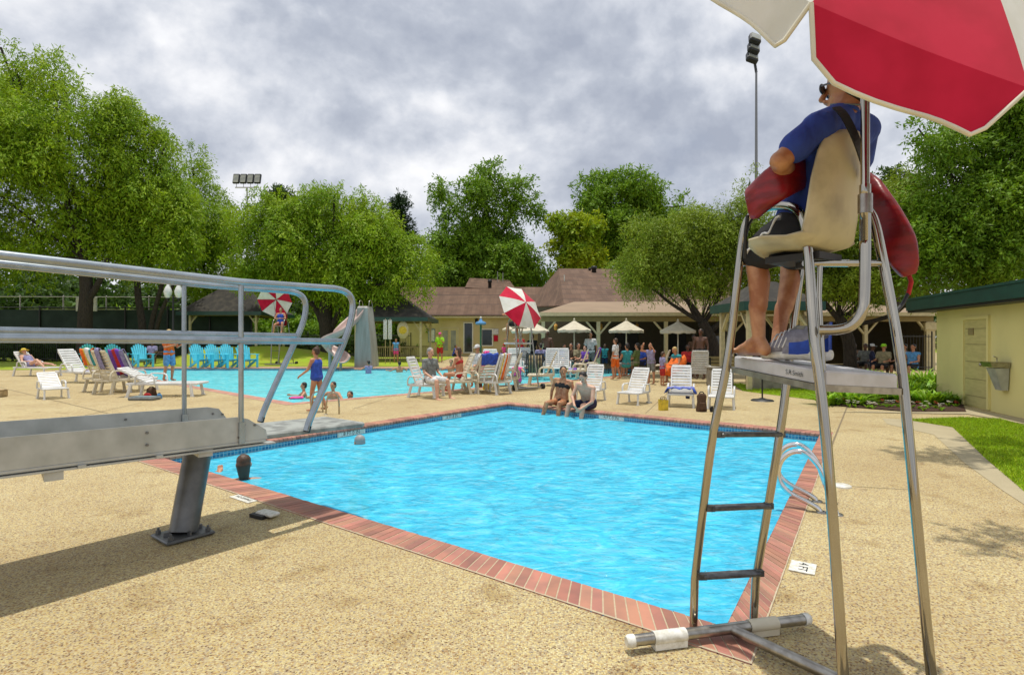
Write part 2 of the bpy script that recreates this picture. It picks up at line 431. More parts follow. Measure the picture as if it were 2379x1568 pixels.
def water_material(name, tint, body, bodymix, nsc):
    m = bpy.data.materials.new(name); m.use_nodes = True
    nt = m.node_tree; N = nt.nodes.new; L = nt.links.new; nt.nodes.remove(nt.nodes['Principled BSDF'])
    tc = N('ShaderNodeTexCoord'); mp = N('ShaderNodeMapping'); mp.inputs['Scale'].default_value = (1, 1.25, 1)
    L(tc.outputs['Object'], mp.inputs['Vector'])
    n1 = N('ShaderNodeTexNoise'); n1.inputs['Scale'].default_value = nsc; n1.inputs['Detail'].default_value = 4; n1.inputs['Roughness'].default_value = .55; n1.inputs['Distortion'].default_value = 1.6
    L(mp.outputs[0], n1.inputs['Vector'])
    n2 = N('ShaderNodeTexNoise'); n2.inputs['Scale'].default_value = nsc*3.4; n2.inputs['Detail'].default_value = 3; n2.inputs['Distortion'].default_value = 1.0
    L(mp.outputs[0], n2.inputs['Vector'])
    ad = N('ShaderNodeMath'); ad.operation = 'MULTIPLY_ADD'; ad.inputs[1].default_value = .35
    L(n2.outputs['Fac'], ad.inputs[0]); L(n1.outputs['Fac'], ad.inputs[2])
    bp = N('ShaderNodeBump'); bp.inputs['Strength'].default_value = 1.0; bp.inputs['Distance'].default_value = .05
    L(ad.outputs[0], bp.inputs['Height'])
    tr = N('ShaderNodeBsdfTransparent'); tr.inputs['Color'].default_value = (*tint, 1)
    df = N('ShaderNodeBsdfDiffuse')
    L(bp.outputs[0], df.inputs['Normal'])
    gl = N('ShaderNodeBsdfGlossy'); gl.inputs['Roughness'].default_value = .06; L(bp.outputs[0], gl.inputs['Normal'])
    # noise varies the body mix, painting in light and dark streaks of sheen and refraction
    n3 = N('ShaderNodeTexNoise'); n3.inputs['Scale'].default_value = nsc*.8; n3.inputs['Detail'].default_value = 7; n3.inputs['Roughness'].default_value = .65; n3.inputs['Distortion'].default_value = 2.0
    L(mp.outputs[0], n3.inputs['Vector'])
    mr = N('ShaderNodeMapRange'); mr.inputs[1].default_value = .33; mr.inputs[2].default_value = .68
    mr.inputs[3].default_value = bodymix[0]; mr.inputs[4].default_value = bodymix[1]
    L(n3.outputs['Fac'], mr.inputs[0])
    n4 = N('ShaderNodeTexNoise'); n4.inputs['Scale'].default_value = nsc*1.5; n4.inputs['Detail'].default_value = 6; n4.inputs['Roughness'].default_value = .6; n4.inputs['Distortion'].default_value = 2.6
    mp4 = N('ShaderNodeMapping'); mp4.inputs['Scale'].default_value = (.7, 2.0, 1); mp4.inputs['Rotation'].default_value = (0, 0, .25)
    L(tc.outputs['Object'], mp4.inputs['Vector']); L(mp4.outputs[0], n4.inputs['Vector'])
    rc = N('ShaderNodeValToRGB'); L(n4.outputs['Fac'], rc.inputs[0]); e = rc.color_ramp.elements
    e[0].position = .26; e[0].color = (body[0]*.45, body[1]*.80, body[2]*.94, 1)  # darker and lighter streak tones painted in for refraction and sheen
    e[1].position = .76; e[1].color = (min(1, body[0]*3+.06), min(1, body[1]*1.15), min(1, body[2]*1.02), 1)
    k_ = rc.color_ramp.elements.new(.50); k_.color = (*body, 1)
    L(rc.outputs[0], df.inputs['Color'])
    m1 = N('ShaderNodeMixShader'); L(mr.outputs[0], m1.inputs[0]); L(tr.outputs[0], m1.inputs[1]); L(df.outputs[0], m1.inputs[2])
    fr = N('ShaderNodeFresnel'); fr.inputs['IOR'].default_value = 1.33; L(bp.outputs[0], fr.inputs['Normal'])
    fm = N('ShaderNodeMath'); fm.operation = 'MULTIPLY'; fm.inputs[1].default_value = .5
    L(fr.outputs[0], fm.inputs[0])
    m2 = N('ShaderNodeMixShader'); L(fm.outputs[0], m2.inputs[0]); L(m1.outputs[0], m2.inputs[1]); L(gl.outputs[0], m2.inputs[2])
    L(m2.outputs[0], nt.nodes['Material Output'].inputs['Surface'])
    return m
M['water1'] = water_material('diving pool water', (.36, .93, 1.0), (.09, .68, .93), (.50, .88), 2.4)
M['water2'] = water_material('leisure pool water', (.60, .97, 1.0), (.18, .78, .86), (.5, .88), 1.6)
M['plaster1'] = mat('blue pool plaster', (.14, .66, .95), .7, col2=(.07, .50, .88), nscale=.9, nlo=.3, nhi=.7)
M['plaster2'] = mat('pale pool plaster', (.40, .80, .84), .7, col2=(.32, .72, .80), nscale=.8)
def tile_material():
    m = bpy.data.materials.new('blue mosaic tile'); m.use_nodes = True
    nt = m.node_tree; N = nt.nodes.new; L = nt.links.new; b = nt.nodes['Principled BSDF']
    tc = N('ShaderNodeTexCoord'); br = N('ShaderNodeTexBrick')
    br.offset = 0; br.inputs['Scale'].default_value = 1
    br.inputs['Brick Width'].default_value = .05; br.inputs['Row Height'].default_value = .05; br.inputs['Mortar Size'].default_value = .004
    br.inputs['Color1'].default_value = (.02, .13, .28, 1); br.inputs['Color2'].default_value = (.05, .28, .44, 1); br.inputs['Mortar'].default_value = (.35, .5, .55, 1)
    L(tc.outputs['UV'], br.inputs['Vector']); L(br.outputs['Color'], b.inputs['Base Color'])
    b.inputs['Roughness'].default_value = .2
    return m
M['tile'] = tile_material()
M['mortar'] = mat('pale mortar', (.52, .44, .30), .9, nscale=30)
M['brick'] = mat('red coping brick', (.44, .19, .13), .65, col2=(.31, .15, .11), nscale=5, nlo=.38, nhi=.66, bump=.25, bscale=120, bdist=.003, island=.22)
M['brick_far'] = mat('pink coping brick', (.46, .24, .18), .7, col2=(.42, .2, .15), nscale=10, island=.15)
M['grass'] = mat('mown grass', (.28, .41, .008), .9, col2=(.31, .32, .02), nscale=1.3, nlo=.35, nhi=.7, bump=.8, bscale=60, bdist=.03, detail=8)
M['blade'] = mat('grass blades', (.34, .50, .010), .7, island=.45, trans=.3)
M['concrete'] = mat('smooth concrete', (.42, .355, .225), .85, col2=(.35, .295, .185), nscale=1.6, nlo=.35, nhi=.7, bump=.1, bscale=50, detail=8)
M['mulch'] = mat('dark mulch', (.085, .035, .015), .95, col2=(.03, .014, .008), nscale=26, nlo=.4, nhi=.6, bump=1.0, bscale=45, bdist=.04)
M['joint'] = mat('dark deck joint', (.22, .17, .10), .9)

def tri_fill(loops, z, mat_, name, **kw):
    "a flat sheet with holes, filled through bmesh"
    import bmesh
    bm = bmesh.new(); ed = []
    for lp in loops:
        vs_ = [bm.verts.new((p[0], p[1], z)) for p in lp]
        for i in range(len(vs_)): ed.append(bm.edges.new((vs_[i], vs_[(i+1) % len(vs_)])))
    bmesh.ops.triangle_fill(bm, use_beauty=True, use_dissolve=False, edges=ed)
    bmesh.ops.recalc_face_normals(bm, faces=bm.faces)
    for f in bm.faces:
        if f.normal.z < 0: f.normal_flip()
    me = bpy.data.meshes.new(name); bm.to_mesh(me); bm.free()
    me.materials.append(M[mat_]); o = bpy.data.objects.new(name, me); COL.objects.link(o)
    return tag(o, **kw)
big = [(-400, -30), (400, -30), (400, 700), (-400, 700)]
tri_fill([big, OUT1, OUT2], 0, 'deck', 'pool_deck', kind='structure')

# basins, tile bands, water
WL = -.125
def basin(poly, depth, plaster, water, name):
    n = len(poly); mb = MB()
    V = []; 
    for p in poly: V.append((p.x, p.y, -.42))
    for p in poly: V.append((p.x, p.y, -depth))
    fs = [(n+i, n+(i+1) % n, (i+1) % n, i) for i in range(n)]+[tuple(range(n, 2*n))]
    mb.add(V, fs)
    mb.build(name+'_basin', plaster, kind='structure')
    # tile band, with uv along the wall in metres
    me = bpy.data.meshes.new(name+'_tile_band'); vv = []; ff = []; uv = []
    s = 0
    for i in range(n):
        a, b = poly[i], poly[(i+1) % n]; l = (b-a).length; k = len(vv)
        vv += [(a.x, a.y, -.42), (b.x, b.y, -.42), (b.x, b.y, -.035), (a.x, a.y, -.035)]; ff.append((k, k+1, k+2, k+3))
        uv += [s, 0, s+l, 0, s+l, .385, s, .385]; s += l
    me.from_pydata(vv, [], ff); u = me.uv_layers.new(name='uv'); u.data.foreach_set('uv', uv)
    me.materials.append(M['tile']); o = bpy.data.objects.new(name+'_tile_band', me); COL.objects.link(o); tag(o, kind='structure')
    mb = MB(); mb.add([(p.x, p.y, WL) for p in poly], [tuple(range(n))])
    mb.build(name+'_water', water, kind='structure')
basin(POOL1, 3.0, 'plaster1', 'water1', 'diving_pool')
basin(POOL2, 1.3, 'plaster2', 'water2', 'leisure_pool')

def coping(poly, outer, bw, gap, matn, name, rnd=.03):
    n = len(poly); mb = MB(); base = MB()
    for i in range(n):
        a, b = poly[i], poly[(i+1) % n]; oa, ob = outer[i], outer[(i+1) % n]
        base.add([(a.x, a.y, .007), (b.x, b.y, .007), (ob.x, ob.y, .007), (oa.x, oa.y, .007)], [(3, 2, 1, 0)])
        base.add([(a.x, a.y, -.04), (b.x, b.y, -.04), (b.x, b.y, .007), (a.x, a.y, .007)], [(0, 1, 2, 3)])
        l = (b-a).length; k = max(1, int(l/(bw+gap)))
        w = l/k
        for j in range(k):
            t0, t1 = (j*w+gap/2)/l, ((j+1)*w-gap/2)/l
            p0, p1 = a.lerp(b, t0), a.lerp(b, t1); q0, q1 = oa.lerp(ob, t0), oa.lerp(ob, t1)
            dz = random.uniform(-.0015, .0015)
            # cross-section from the water side: rounded nose, flat top, outer end
            prof = [(-.06, -.045), (-.075, -.03), (-.07, -.008), (-.045, .004), (.0, .010), (.93, .010), (.985, .004), (1.0, -.03)]
            for sgn in (0,):
                V = []
                for (f, z) in prof:
                    x0 = p0+(q0-p0)*f; x1 = p1+(q1-p1)*f
                    V += [(x0.x, x0.y, z+dz), (x1.x, x1.y, z+dz)]
                m_ = len(prof)
                fs = [(2*r, 2*r+2, 2*r+3, 2*r+1) for r in range(m_-1)]
                fs += [tuple(2*r for r in range(m_))[::-1], tuple(2*r+1 for r in range(m_)), (0, 1, 2*m_-1, 2*m_-2)]
                mb.add(V, fs)
    base.build(name+'_mortar_bed', 'mortar', kind='structure')
    mb.build(name+'_coping', matn, kind='structure')
coping(POOL1, OUT1, .062, .009, 'brick', 'diving_pool')
coping(POOL2, OUT2, .19, .012, 'brick_far', 'leisure_pool')

# expansion joints in the deck: shallow dark strips
jm = MB()
def joint(a, b, w=.012):
    a = Vector(a); b = Vector(b); d = (b-a).normalized(); n_ = Vector((-d.y, d.x, 0))*w
    a.z = b.z = .004
    jm.add([a-n_, b-n_, b+n_, a+n_], [(0, 1, 2, 3)])
joint(G(1968, 945), G(1930, 1040)); joint(G(0, 900), G(250, 960)); joint(G(1950, 1128), G(2120, 1138), .005)
joint(G(1400, 900), G(1750, 918), .01); joint(G(0, 1010), G(330, 935), .008); joint(G(820, 950), G(900, 925), .008); joint(G(1500, 960), G(1560, 905), .008)
jm.build('deck_joints', 'joint', kind='structure')

# lawns
def sheet(pts, z, matn, name):
    mb = MB(); mb.add([(p.x, p.y, z) for p in pts], [tuple(range(len(pts)))]); o = mb.build(name, matn, kind='structure'); return o
lawn_r = [G(2108, 976), G(2213, 993), G(2288, 1064), G(2379, 1142), G(2600, 1260), G(2700, 1010), G(2379, 990), G(2323, 975), G(2235, 971)]
slab = [G(2050, 972), G(2108, 974), G(2213, 992), G(2288, 1063), G(2379, 1141), G(2600, 1262), G(2560, 1290), G(2330, 1140), G(2240, 1075), G(2170, 1010), G(2060, 985)]
sheet(slab, .004, 'concrete', 'path_edging')
sheet(lawn_r, .008, 'grass', 'side_lawn')
lawn_m = [G(1725, 908), G(1760, 913), G(1905, 931), G(1960, 930), G(1960, 898), G(1700, 892)]
sheet(lawn_m, .006, 'grass', 'middle_lawn')
walk = [G(1925, 957), G(2250, 963), G(2379, 986), G(2640, 1030), G(2640, 1000), G(2379, 973), G(2240, 950), G(2200, 957)]
sheet(walk, .012, 'concrete', 'garden_path')
# far lawn with low mounds
mb = MB(); nx, ny = 90, 40; vv = []
def lawn_h(x, y):
    t = min(max((y-30.2)/4, 0), 1)
    h = .95*math.exp(-((x+15.8)/2.6)**2-((y-37)/3.0)**2)+.8*math.exp(-((x+19.5)/2.2)**2-((y-36.5)/3)**2)+.45*math.exp(-((x+12.2)/2)**2-((y-37)/3)**2)
    return h*t+.02
for j in range(ny+1):
    for i in range(nx+1):
        x = -62+(57.3)*i/nx; y = 30+30*j/ny
        vv.append((x, y, lawn_h(x, y)))
mb.add(vv, [(j*(nx+1)+i, j*(nx+1)+i+1, (j+1)*(nx+1)+i+1, (j+1)*(nx+1)+i) for j in range(ny) for i in range(nx)], 0, True)
mb.build('far_lawn', 'grass', kind='structure')
sheet([Vector((-62, 20.6, 0)), Vector((-21.5, 27.0, 0)), Vector((-21.2, 30, 0)), Vector((-62, 30, 0))], .01, 'grass', 'left_lawn')
sheet([Vector((-4.7, 30.4, 0)), Vector((-4.7, 46, 0)), Vector((-8, 46, 0)), Vector((-8, 30.4, 0))], .012, 'grass', 'gazebo_lawn')
# distant ground cover beyond the fences
sheet([Vector((-400, 60, 0)), Vector((400, 60, 0)), Vector((400, 690, 0)), Vector((-400, 690, 0))], .02, 'grass', 'park_ground')

# blades on the near lawns
def blades(poly, n, hgt, name, label):
    pts = np.array([(p.x, p.y) for p in poly]); lo, hi = pts.min(0), pts.max(0)
    def inside(q):
        c = np.zeros(len(q), bool); j = len(pts)-1
        for i in range(len(pts)):
            a, b = pts[i], pts[j]
            c ^= ((a[1] > q[:, 1]) != (b[1] > q[:, 1])) & (q[:, 0] < (b[0]-a[0])*(q[:, 1]-a[1])/(b[1]-a[1]+1e-12)+a[0]); j = i
        return c
    q = RNG.uniform(lo, hi, (n*3, 2)); q = q[inside(q)][:n]; k = len(q)
    a = RNG.uniform(0, 6.28, k); w = .006; h = hgt*RNG.uniform(.5, 1.2, k)
    dx = np.cos(a)*w; dy = np.sin(a)*w; lx = RNG.normal(0, .4, k)*h; ly = RNG.normal(0, .4, k)*h
    V = np.empty((k, 3, 3)); V[:, 0] = np.c_[q[:, 0]-dx, q[:, 1]-dy, np.full(k, .005)]; V[:, 1] = np.c_[q[:, 0]+dx, q[:, 1]+dy, np.full(k, .005)]
    V[:, 2] = np.c_[q[:, 0]+lx, q[:, 1]+ly, h]
    me = bpy.data.meshes.new(name); me.vertices.add(k*3); me.vertices.foreach_set('co', V.ravel())
    me.loops.add(k*3); me.loops.foreach_set('vertex_index', np.arange(k*3, dtype=np.int32))
    me.polygons.add(k); me.polygons.foreach_set('loop_start', np.arange(0, k*3, 3, dtype=np.int32)); me.polygons.foreach_set('loop_total', np.full(k, 3, dtype=np.int32))
    me.materials.append(M['blade']); me.update(); me.validate()
    o = bpy.data.objects.new(name, me); COL.objects.link(o)
    return tag(o, label, 'grass', kind='stuff')
blades(lawn_r, 60000, .045, 'grass', 'short green grass on the lawn below the ochre building')
blades(lawn_m, 14000, .06, 'grass', 'short green grass strip left of the flower bed')
# ------------------------------------------------------------ remeshed organic parts
REMESH = []
def organic(mb, name, matn, parent=None, vox=.012, sm=4, **kw):
    "one continuous skin grown over overlapping closed shapes"
    o = mb.build(name, matn, parent, **kw)
    r = o.modifiers.new('skin', 'REMESH'); r.mode = 'VOXEL'; r.voxel_size = vox; r.use_smooth_shade = True
    s = o.modifiers.new('soften', 'SMOOTH'); s.factor = .5; s.iterations = sm
    REMESH.append(o)
    return o
def bake_remesh():
    bpy.context.view_layer.update()
    dg = bpy.context.evaluated_depsgraph_get()
    for o in REMESH:
        me = bpy.data.meshes.new_from_object(o.evaluated_get(dg))
        me.materials.clear(); me.materials.append(o.data.materials[0])
        me.polygons.foreach_set('use_smooth', [True]*len(me.polygons))
        o.modifiers.clear(); old = o.data; o.data = me; me.name = o.name

# ------------------------------------------------------------ diving board
def make_board():
    u = Vector((.784, 1, -.0295)).normalized(); uf = Vector((u.x, u.y, 0)).normalized(); n = Vector((uf.y, -uf.x, 0))
    E1 = Vector((-2.017, 4.13, .92)); E2 = Vector((-2.575, 4.73, .92))
    root = empty('diving_board', (-2.5, 4.25, 0), label='low diving board on a grey post with pale tubular handrails', cat='diving board')
    inv = -Vector(root.location)
    def bld(mb, name, m_, **kw):
        o = mb.build(name, m_, root, **kw); o.data.transform(Matrix.Translation(inv)); return o
    H = .185
    for (E, tail) in ((E1, 4.2), (E2, 4.6)):
        mb = MB(); t = u
        # plate with a clipped nose
        prof = [(-tail, 0), (-.02, 0), (.07, -.02), (.16, -H*.75), (.16, -H), (-tail, -H)]
        if E is E1: prof = [(-tail, 0), (-.03, 0), (.05, -.02), (.19, -H*.62), (.20, -H), (-tail, -H)]
        V = []
        for off in (-.006, .006):
            for (a, z) in prof: V.append(E+t*a+Vector((0, 0, z))+n*off)
        k = len(prof)
        mb.add(V, [tuple(range(k)), tuple(range(2*k-1, k-1, -1))]+[(i, k+i, k+(i+1) % k, (i+1) % k) for i in range(k)])
        # bottom flange
        a = E+t*(-tail)+Vector((0, 0, -H-.012))+n*(-.02); b = E+t*.19+Vector((0, 0, -H-.012))+n*(-.02)
        mb.beam(a, b, .055, .022, bev=.004)
        for i in range(9):
            c = E+t*(-.55-.42*i)+Vector((0, 0, -H-.03))-n*.0
            mb.beam(c-t*.02, c+t*.02, .05, .02)
        bld(mb, 'side_beam', 'galv')
    # clamps and bolts on the near plate
    for a, z in ((.02, -.06), (.10, -.07), (-.62, -.05), (-.62, -.13), (-.02, -.15), (-1.4, -.1), (-2.2, -.1)):
        for E in (E1, E2):
            p = E+u*a+Vector((0, 0, z))+n*.006; bm_ = MB(); bm_.tube([p, p+n*.012], .009, 6); bld(bm_, 'bolt', 'bolt')
    # the board itself
    zb = E1.z-H-.015
    c0 = (E1+E2)/2; c0.z = zb
    tip = c0+uf*1.12; tail = c0-uf*4.3; tip.z = zb-.01; tail.z = zb+.10
    mb = MB(); mb.beam(tail, tip, .64, .045, bev=.012); bld(mb, 'board', 'board')
    # deck plates between the beams
    mb = MB(); ta = c0-uf*4.3; tb = c0+uf*.20; ta.z = zb+.085; tb.z = zb-.030; mb.beam(ta, tb, .84, .012); bld(mb, 'deck_plate', 'galv')
    # cross members between the beams
    mb = MB()
    for a in (-.25, -1.1, -2.0, -3.0):
        p = E1+u*a; q = E2+u*a; p.z = q.z = zb-.03-.0*a
        mb.beam(p, q, .09, .05)
    bld(mb, 'crossbar', 'galv')
    # post: oval tube on a bolted foot plate
    pb = Vector((-2.50, 4.22, .03)); pt = Vector((-2.50, 4.44, zb-.055))
    mb = MB(); mb.tube([pb, pt], .100, 20)
    bld(mb, 'post', 'pedestal')
    mb = MB(); rot = math.atan2(uf.y, uf.x)
    mb.box((-2.50, 4.22, .018), (.34, .31, .024), rz=rot, bev=.008)
    for sx in (-1, 1):
        for sy in (-1, 1):
            c = Vector((-2.50, 4.22, 0))+uf*sx*.130+n*sy*.115
            mb.lathe([(0, .03), (.02, .03), (.02, .055), (.010, .056), (.010, .075), (0, .075)], c, 6, sm=False)
    for s_ in (-1, 1):
        for d_ in (uf, n):
            c = Vector((-2.50, 4.22, .03))+d_*s_*.115; mb.beam(c-d_*s_*.03, c+d_*s_*.02+Vector((0, 0, .0)), .012, .06)
    bld(mb, 'foot_plate', 'pedestal')
    mb = MB(); q0 = c0-uf*3.9; mb.tube([(q0.x, q0.y, .02), (q0.x, q0.y, zb-.02)], .10, 16); mb.box((q0.x, q0.y, .016), (.36, .34, .024), rz=rot); bld(mb, 'post', 'pedestal')
    # handrails
    def rail(E, z_top0, tend, tfoot, z_mid, zend, name):
        mb = MB(); q = lambda a, z: Vector((E.x+.784*a, E.y+a, z))
        pts = [q(-3.6, z_top0+.07), q(-1.1, z_top0+.015), q(0, z_top0-.03), q(tend-.10, zend), q(tend-.02, zend-.012), q(tend+.035, zend-.06), q(tend+.05, zend-.14),
               q(tend+.035, zend-.26), q(tend-.02, z_mid-.02), q(tfoot+.03, .86), q(tfoot, .745)]
        pts = smooth_path(pts[:3], 0)+smooth_path(pts[3:], 2)
        mb.tube(pts, .028, 12)
        o = bld(mb, 'handrail', 'galv_rail')
        mb = MB(); mb.tube([q(-3.6, z_mid+.05), q(-1.1, z_mid+.01), q(tend-.03, z_mid-.02)], .027, 12)
        bld(mb, 'middle_rail', 'galv_rail')
        mb = MB(); f = q(tfoot, .745); mb.tube([f+Vector((0, 0, -.01)), f+Vector((.01, .012, .04))], .028, 10)
        bld(mb, 'rail_foot', 'black')
    rail(E1, 1.95, .73, .422, 1.495, 1.93, 'near')
    rail(E2, 1.985, .66, .347, 1.545, 1.955, 'far')
    for E, a, top in ((E1, .0, 1.935), (E1, -1.75, 2.0), (E1, -3.1, 2.03), (E2, -.16, 1.97), (E2, -1.9, 2.03)):
        p = Vector((E.x+.784*a, E.y+a, .76)); t_ = p.copy(); t_.z = top
        mb = MB(); mb.tube([p, t_], .0185, 10); mb.box((p.x, p.y, .80), (.045, .045, .16), rz=rot)
        bld(mb, 'rail_post', 'galv_rail')
make_board()

# ------------------------------------------------------------ near lifeguard chair
def make_near_chair():
    root = empty('lifeguard_chair', (1.3, 2.55, 0), label='tall stainless steel lifeguard chair with a tan seat at the near pool corner', cat='lifeguard chair')
    inv = -Vector(root.location)
    def bld(mb, name, m_, par=None, **kw):
        o = mb.build(name, m_, par or root, **kw); o.data.transform(Matrix.Translation(inv)); return o
    r = .0205
    FLb = P(1611, 1462, 2.83); FLk = P(1614, 1345, 2.83); FLm = P(1655, 1000, 2.78); FLp = P(1693, 838, 2.76)
    FLt = [P(1718, 600, 2.72), P(1728, 535, 2.70), P(1742, 502, 2.68), P(1775, 482, 2.62), P(1820, 478, 2.5), P(1848, 482, 2.42), P(1866, 505, 2.38), P(1877, 560, 2.36)]
    RLl = [P(1890, 800, 2.31), P(1905, 880, 2.29), P(1930, 1130, 2.24), P(1959, 1568, 2.17), P(1967, 1680, 2.15)]
    mb = MB(); mb.tube([FLb, FLk]+smooth_path([FLk, FLm, FLp]+FLt+RLl, 2)[1:], r, 12); bld(mb, 'side_frame', 'steel')
    FRb = P(1750, 1452, 2.88); FRk = P(1756, 1345, 2.88); FRm = P(1814, 1000, 2.86); FRp = P(1832, 850, 2.86)
    top = [P(1860, 620, 2.85), P(1874, 540, 2.84), P(1888, 505, 2.82), P(1930, 485, 2.75), P(1985, 478, 2.6), P(2014, 482, 2.54), P(2030, 508, 2.52), P(2043, 560, 2.5)]
    RRl = [P(2088, 800, 2.44), P(2103, 930, 2.42), P(2128, 1190, 2.36), P(2163, 1568, 2.30), P(2176, 1650, 2.29)]
    mb = MB(); mb.tube([FRb, FRk]+smooth_path([FRk, FRm, FRp]+top+RRl, 2)[1:], r, 12); bld(mb, 'side_frame', 'steel')
    # ladder treads
    for (xa, xb, ya, yb) in ((1672, 1813, 1009, 1008), (1650, 1786, 1180, 1174), (1631, 1764, 1338, 1330)):
        a = P(xa, ya, 2.80); b = P(xb, yb, 2.86)
        mb = MB(); mb.beam(a, b, .055, .022, bev=.006)
        for e in (a, b):
            mb.beam(e+Vector((-.02, .0, 0)), e+Vector((.02, 0, 0)), .03, .03)
        bld(mb, 'ladder_tread', 'rung')
    # base: front crossbar with sleeves and caps, stem, rear crossbar
    a = Vector((.585, 2.66, .055)); b = Vector((1.50, 2.86, .055)); d = (b-a).normalized()
    mb = MB(); mb.tube([a, b], .027, 12); bld(mb, 'base_bar', 'steel_dull')
    for s_ in ((.10, .27), (.62, .78)):
        mb = MB(); mb.tube([a+d*s_[0], a+d*s_[1]], .032, 12); mb.box(a+d*((s_[0]+s_[1])/2)-Vector((0, 0, .035)), (s_[1]-s_[0], .05, .03), rz=math.atan2(d.y, d.x))
        bld(mb, 'base_sleeve', 'white_cap' if s_[0] < .5 else 'cream_shade_pl')
    for e, s_ in ((a, -1), (b, 1)):
        mb = MB(); mb.tube([e, e+d*s_*.03, e+d*s_*.04], [.030, .030, .022], 12); bld(mb, 'end_cap', 'white_cap')
    m0 = Vector((1.09, 2.78, .052)); m1 = Vector((1.52, 2.18, .052))
    mb = MB(); mb.tube([m0, m1], .026, 12); mb.tube([Vector((1.17, 2.07, .052)), Vector((1.95, 2.32, .052))], .026, 12); bld(mb, 'base_stem', 'steel_dull')
    # foot platform: moulded step, slightly dropped to the right
    pl = [P(1699, 826, 2.93), P(1906, 860, 2.30), P(2097, 871, 2.40), P(1868, 842, 3.0)]
    pl[3] = pl[0]+(pl[2]-pl[1])
    th = .058; mb = MB()
    cen = sum(pl, Vector())/4
    ring = []
    for q, z in ((.985, 0), (1.0, -.008), (1.0, -th), (.97, -th), ):
        for i in range(4):
            p = pl[i]; nx = pl[(i+1) % 4]; pv = pl[i-1]
            for t in (pv, nx):
                c = p+(t-p).normalized()*.03
                ring.append(cen+(c-cen)*q+Vector((0, 0, z)))
    fs = [(k*8+i, k*8+8+i, k*8+8+(i+1) % 8, k*8+(i+1) % 8) for k in range(3) for i in range(8)]+[tuple(range(8)), tuple(range(31, 23, -1))]
    mb.add(ring, fs); o = bld(mb, 'foot_platform', 'step_white')
    # lettering on the left flank of the step
    e = (pl[1]-pl[0]); L_ = e.length; e.normalize(); up = Vector((0, 0, 1)); nn = e.cross(up).normalized(); up2 = nn.cross(e)
    M4 = Matrix(((e.x, up2.x, nn.x, 0), (e.y, up2.y, nn.y, 0), (e.z, up2.z, nn.z, 0), (0, 0, 0, 1)))
    c = pl[0]+e*L_*.76+Vector((0, 0, -th*.55))+nn*.004
    M4 = Matrix.Translation(c+inv)@M4
    text_mesh('S.R.Smith', .030, 'lettering', 'black', M4, o)
    mb = MB(); ra = P(2004, 893, 2.335)+Vector((0, 0, 0)); 
    # frame under the step
    mb = MB()
    q = [p+Vector((0, 0, -th-.016))+(cen-p)*.04 for p in pl]
    for i in range(4): mb.beam(q[i], q[(i+1) % 4], .03, .028)
    bld(mb, 'platform_frame', 'steel_dull')
    # seat shell, swivelled to face the pool
    f = Vector((-.58, .81, 0)).normalized(); l = Vector((-f.y, f.x, 0))   # l points to the guard's left
    sc = Vector((1.305, 2.49, 1.90))
    prof = []  # (forward, height, half width)
    for (a, z, w) in ((.235, -.022, .16), (.20, -.004, .19), (.08, .0, .205), (-.06, -.012, .20), (-.14, -.004, .195), (-.185, .035, .19), (-.205, .12, .185), (-.222, .25, .175), (-.24, .36, .155), (-.252, .425, .125), (-.258, .455, .07)):
        prof.append((a, z, w))
    prof = [(a*(.62 if a > 0 else .84), z*1.02, w*1.20) for a, z, w in prof]
    mb = MB(); V = []; nu = 9
    for side in (0, 1):
        for (a, z, w) in prof:
            for j in range(nu):
                t = -1+2*j/(nu-1)
                back = z > .03
                cup = .045*abs(t)**2.4
                p = sc+f*a+l*w*t+Vector((0, 0, z))
                if back: p += f*cup*1.1
                else: p += Vector((0, 0, cup*1.0))
                if side: p += (-f*.010 if back else Vector((0, 0, -.010)))
                V.append(p)
    k = len(prof); ns = k*nu; fs = []
    for i in range(k-1):
        for j in range(nu-1):
            q_ = (i*nu+j, i*nu+j+1, (i+1)*nu+j+1, (i+1)*nu+j); fs.append(q_); fs.append(tuple(x+ns for x in q_[::-1]))
    bd = [j for j in range(nu)]+[i*nu+nu-1 for i in range(1, k)]+[(k-1)*nu+j for j in range(nu-2, -1, -1)]+[i*nu for i in range(k-2, 0, -1)]
    for i in range(len(bd)):
        a_, b_ = bd[i], bd[(i+1) % len(bd)]; fs.append((a_, a_+ns, b_+ns, b_))
    mb.add(V, fs, 0, True)
    so = bld(mb, 'seat_shell', 'seat_shell')
    # swivel and support bars
    mb = MB(); mb.box(sc+Vector((0, 0, -.045)), (.24, .20, .03), rz=math.atan2(f.y, f.x)); mb.tube([sc+Vector((0, 0, -.03)), sc+Vector((0, 0, -.085))], .03, 12)
    bld(mb, 'swivel', 'black')
    mb = MB()
    mb.tube([P(1868, 612, 2.36), P(2052, 612, 2.49)], .013, 8); mb.tube([P(1722, 612, 2.71), P(1862, 612, 2.85)], .013, 8)
    mb.tube([P(1972, 612, 2.43), P(1790, 612, 2.78)], .016, 8)
    mb.tube([P(1905, 614, 2.39), P(1902, 690, 2.38), P(1912, 862, 2.36)], .012, 8)
    bld(mb, 'seat_brace', 'steel')
    # safety: red stop pad on the inner side
    return root
make_near_chair()

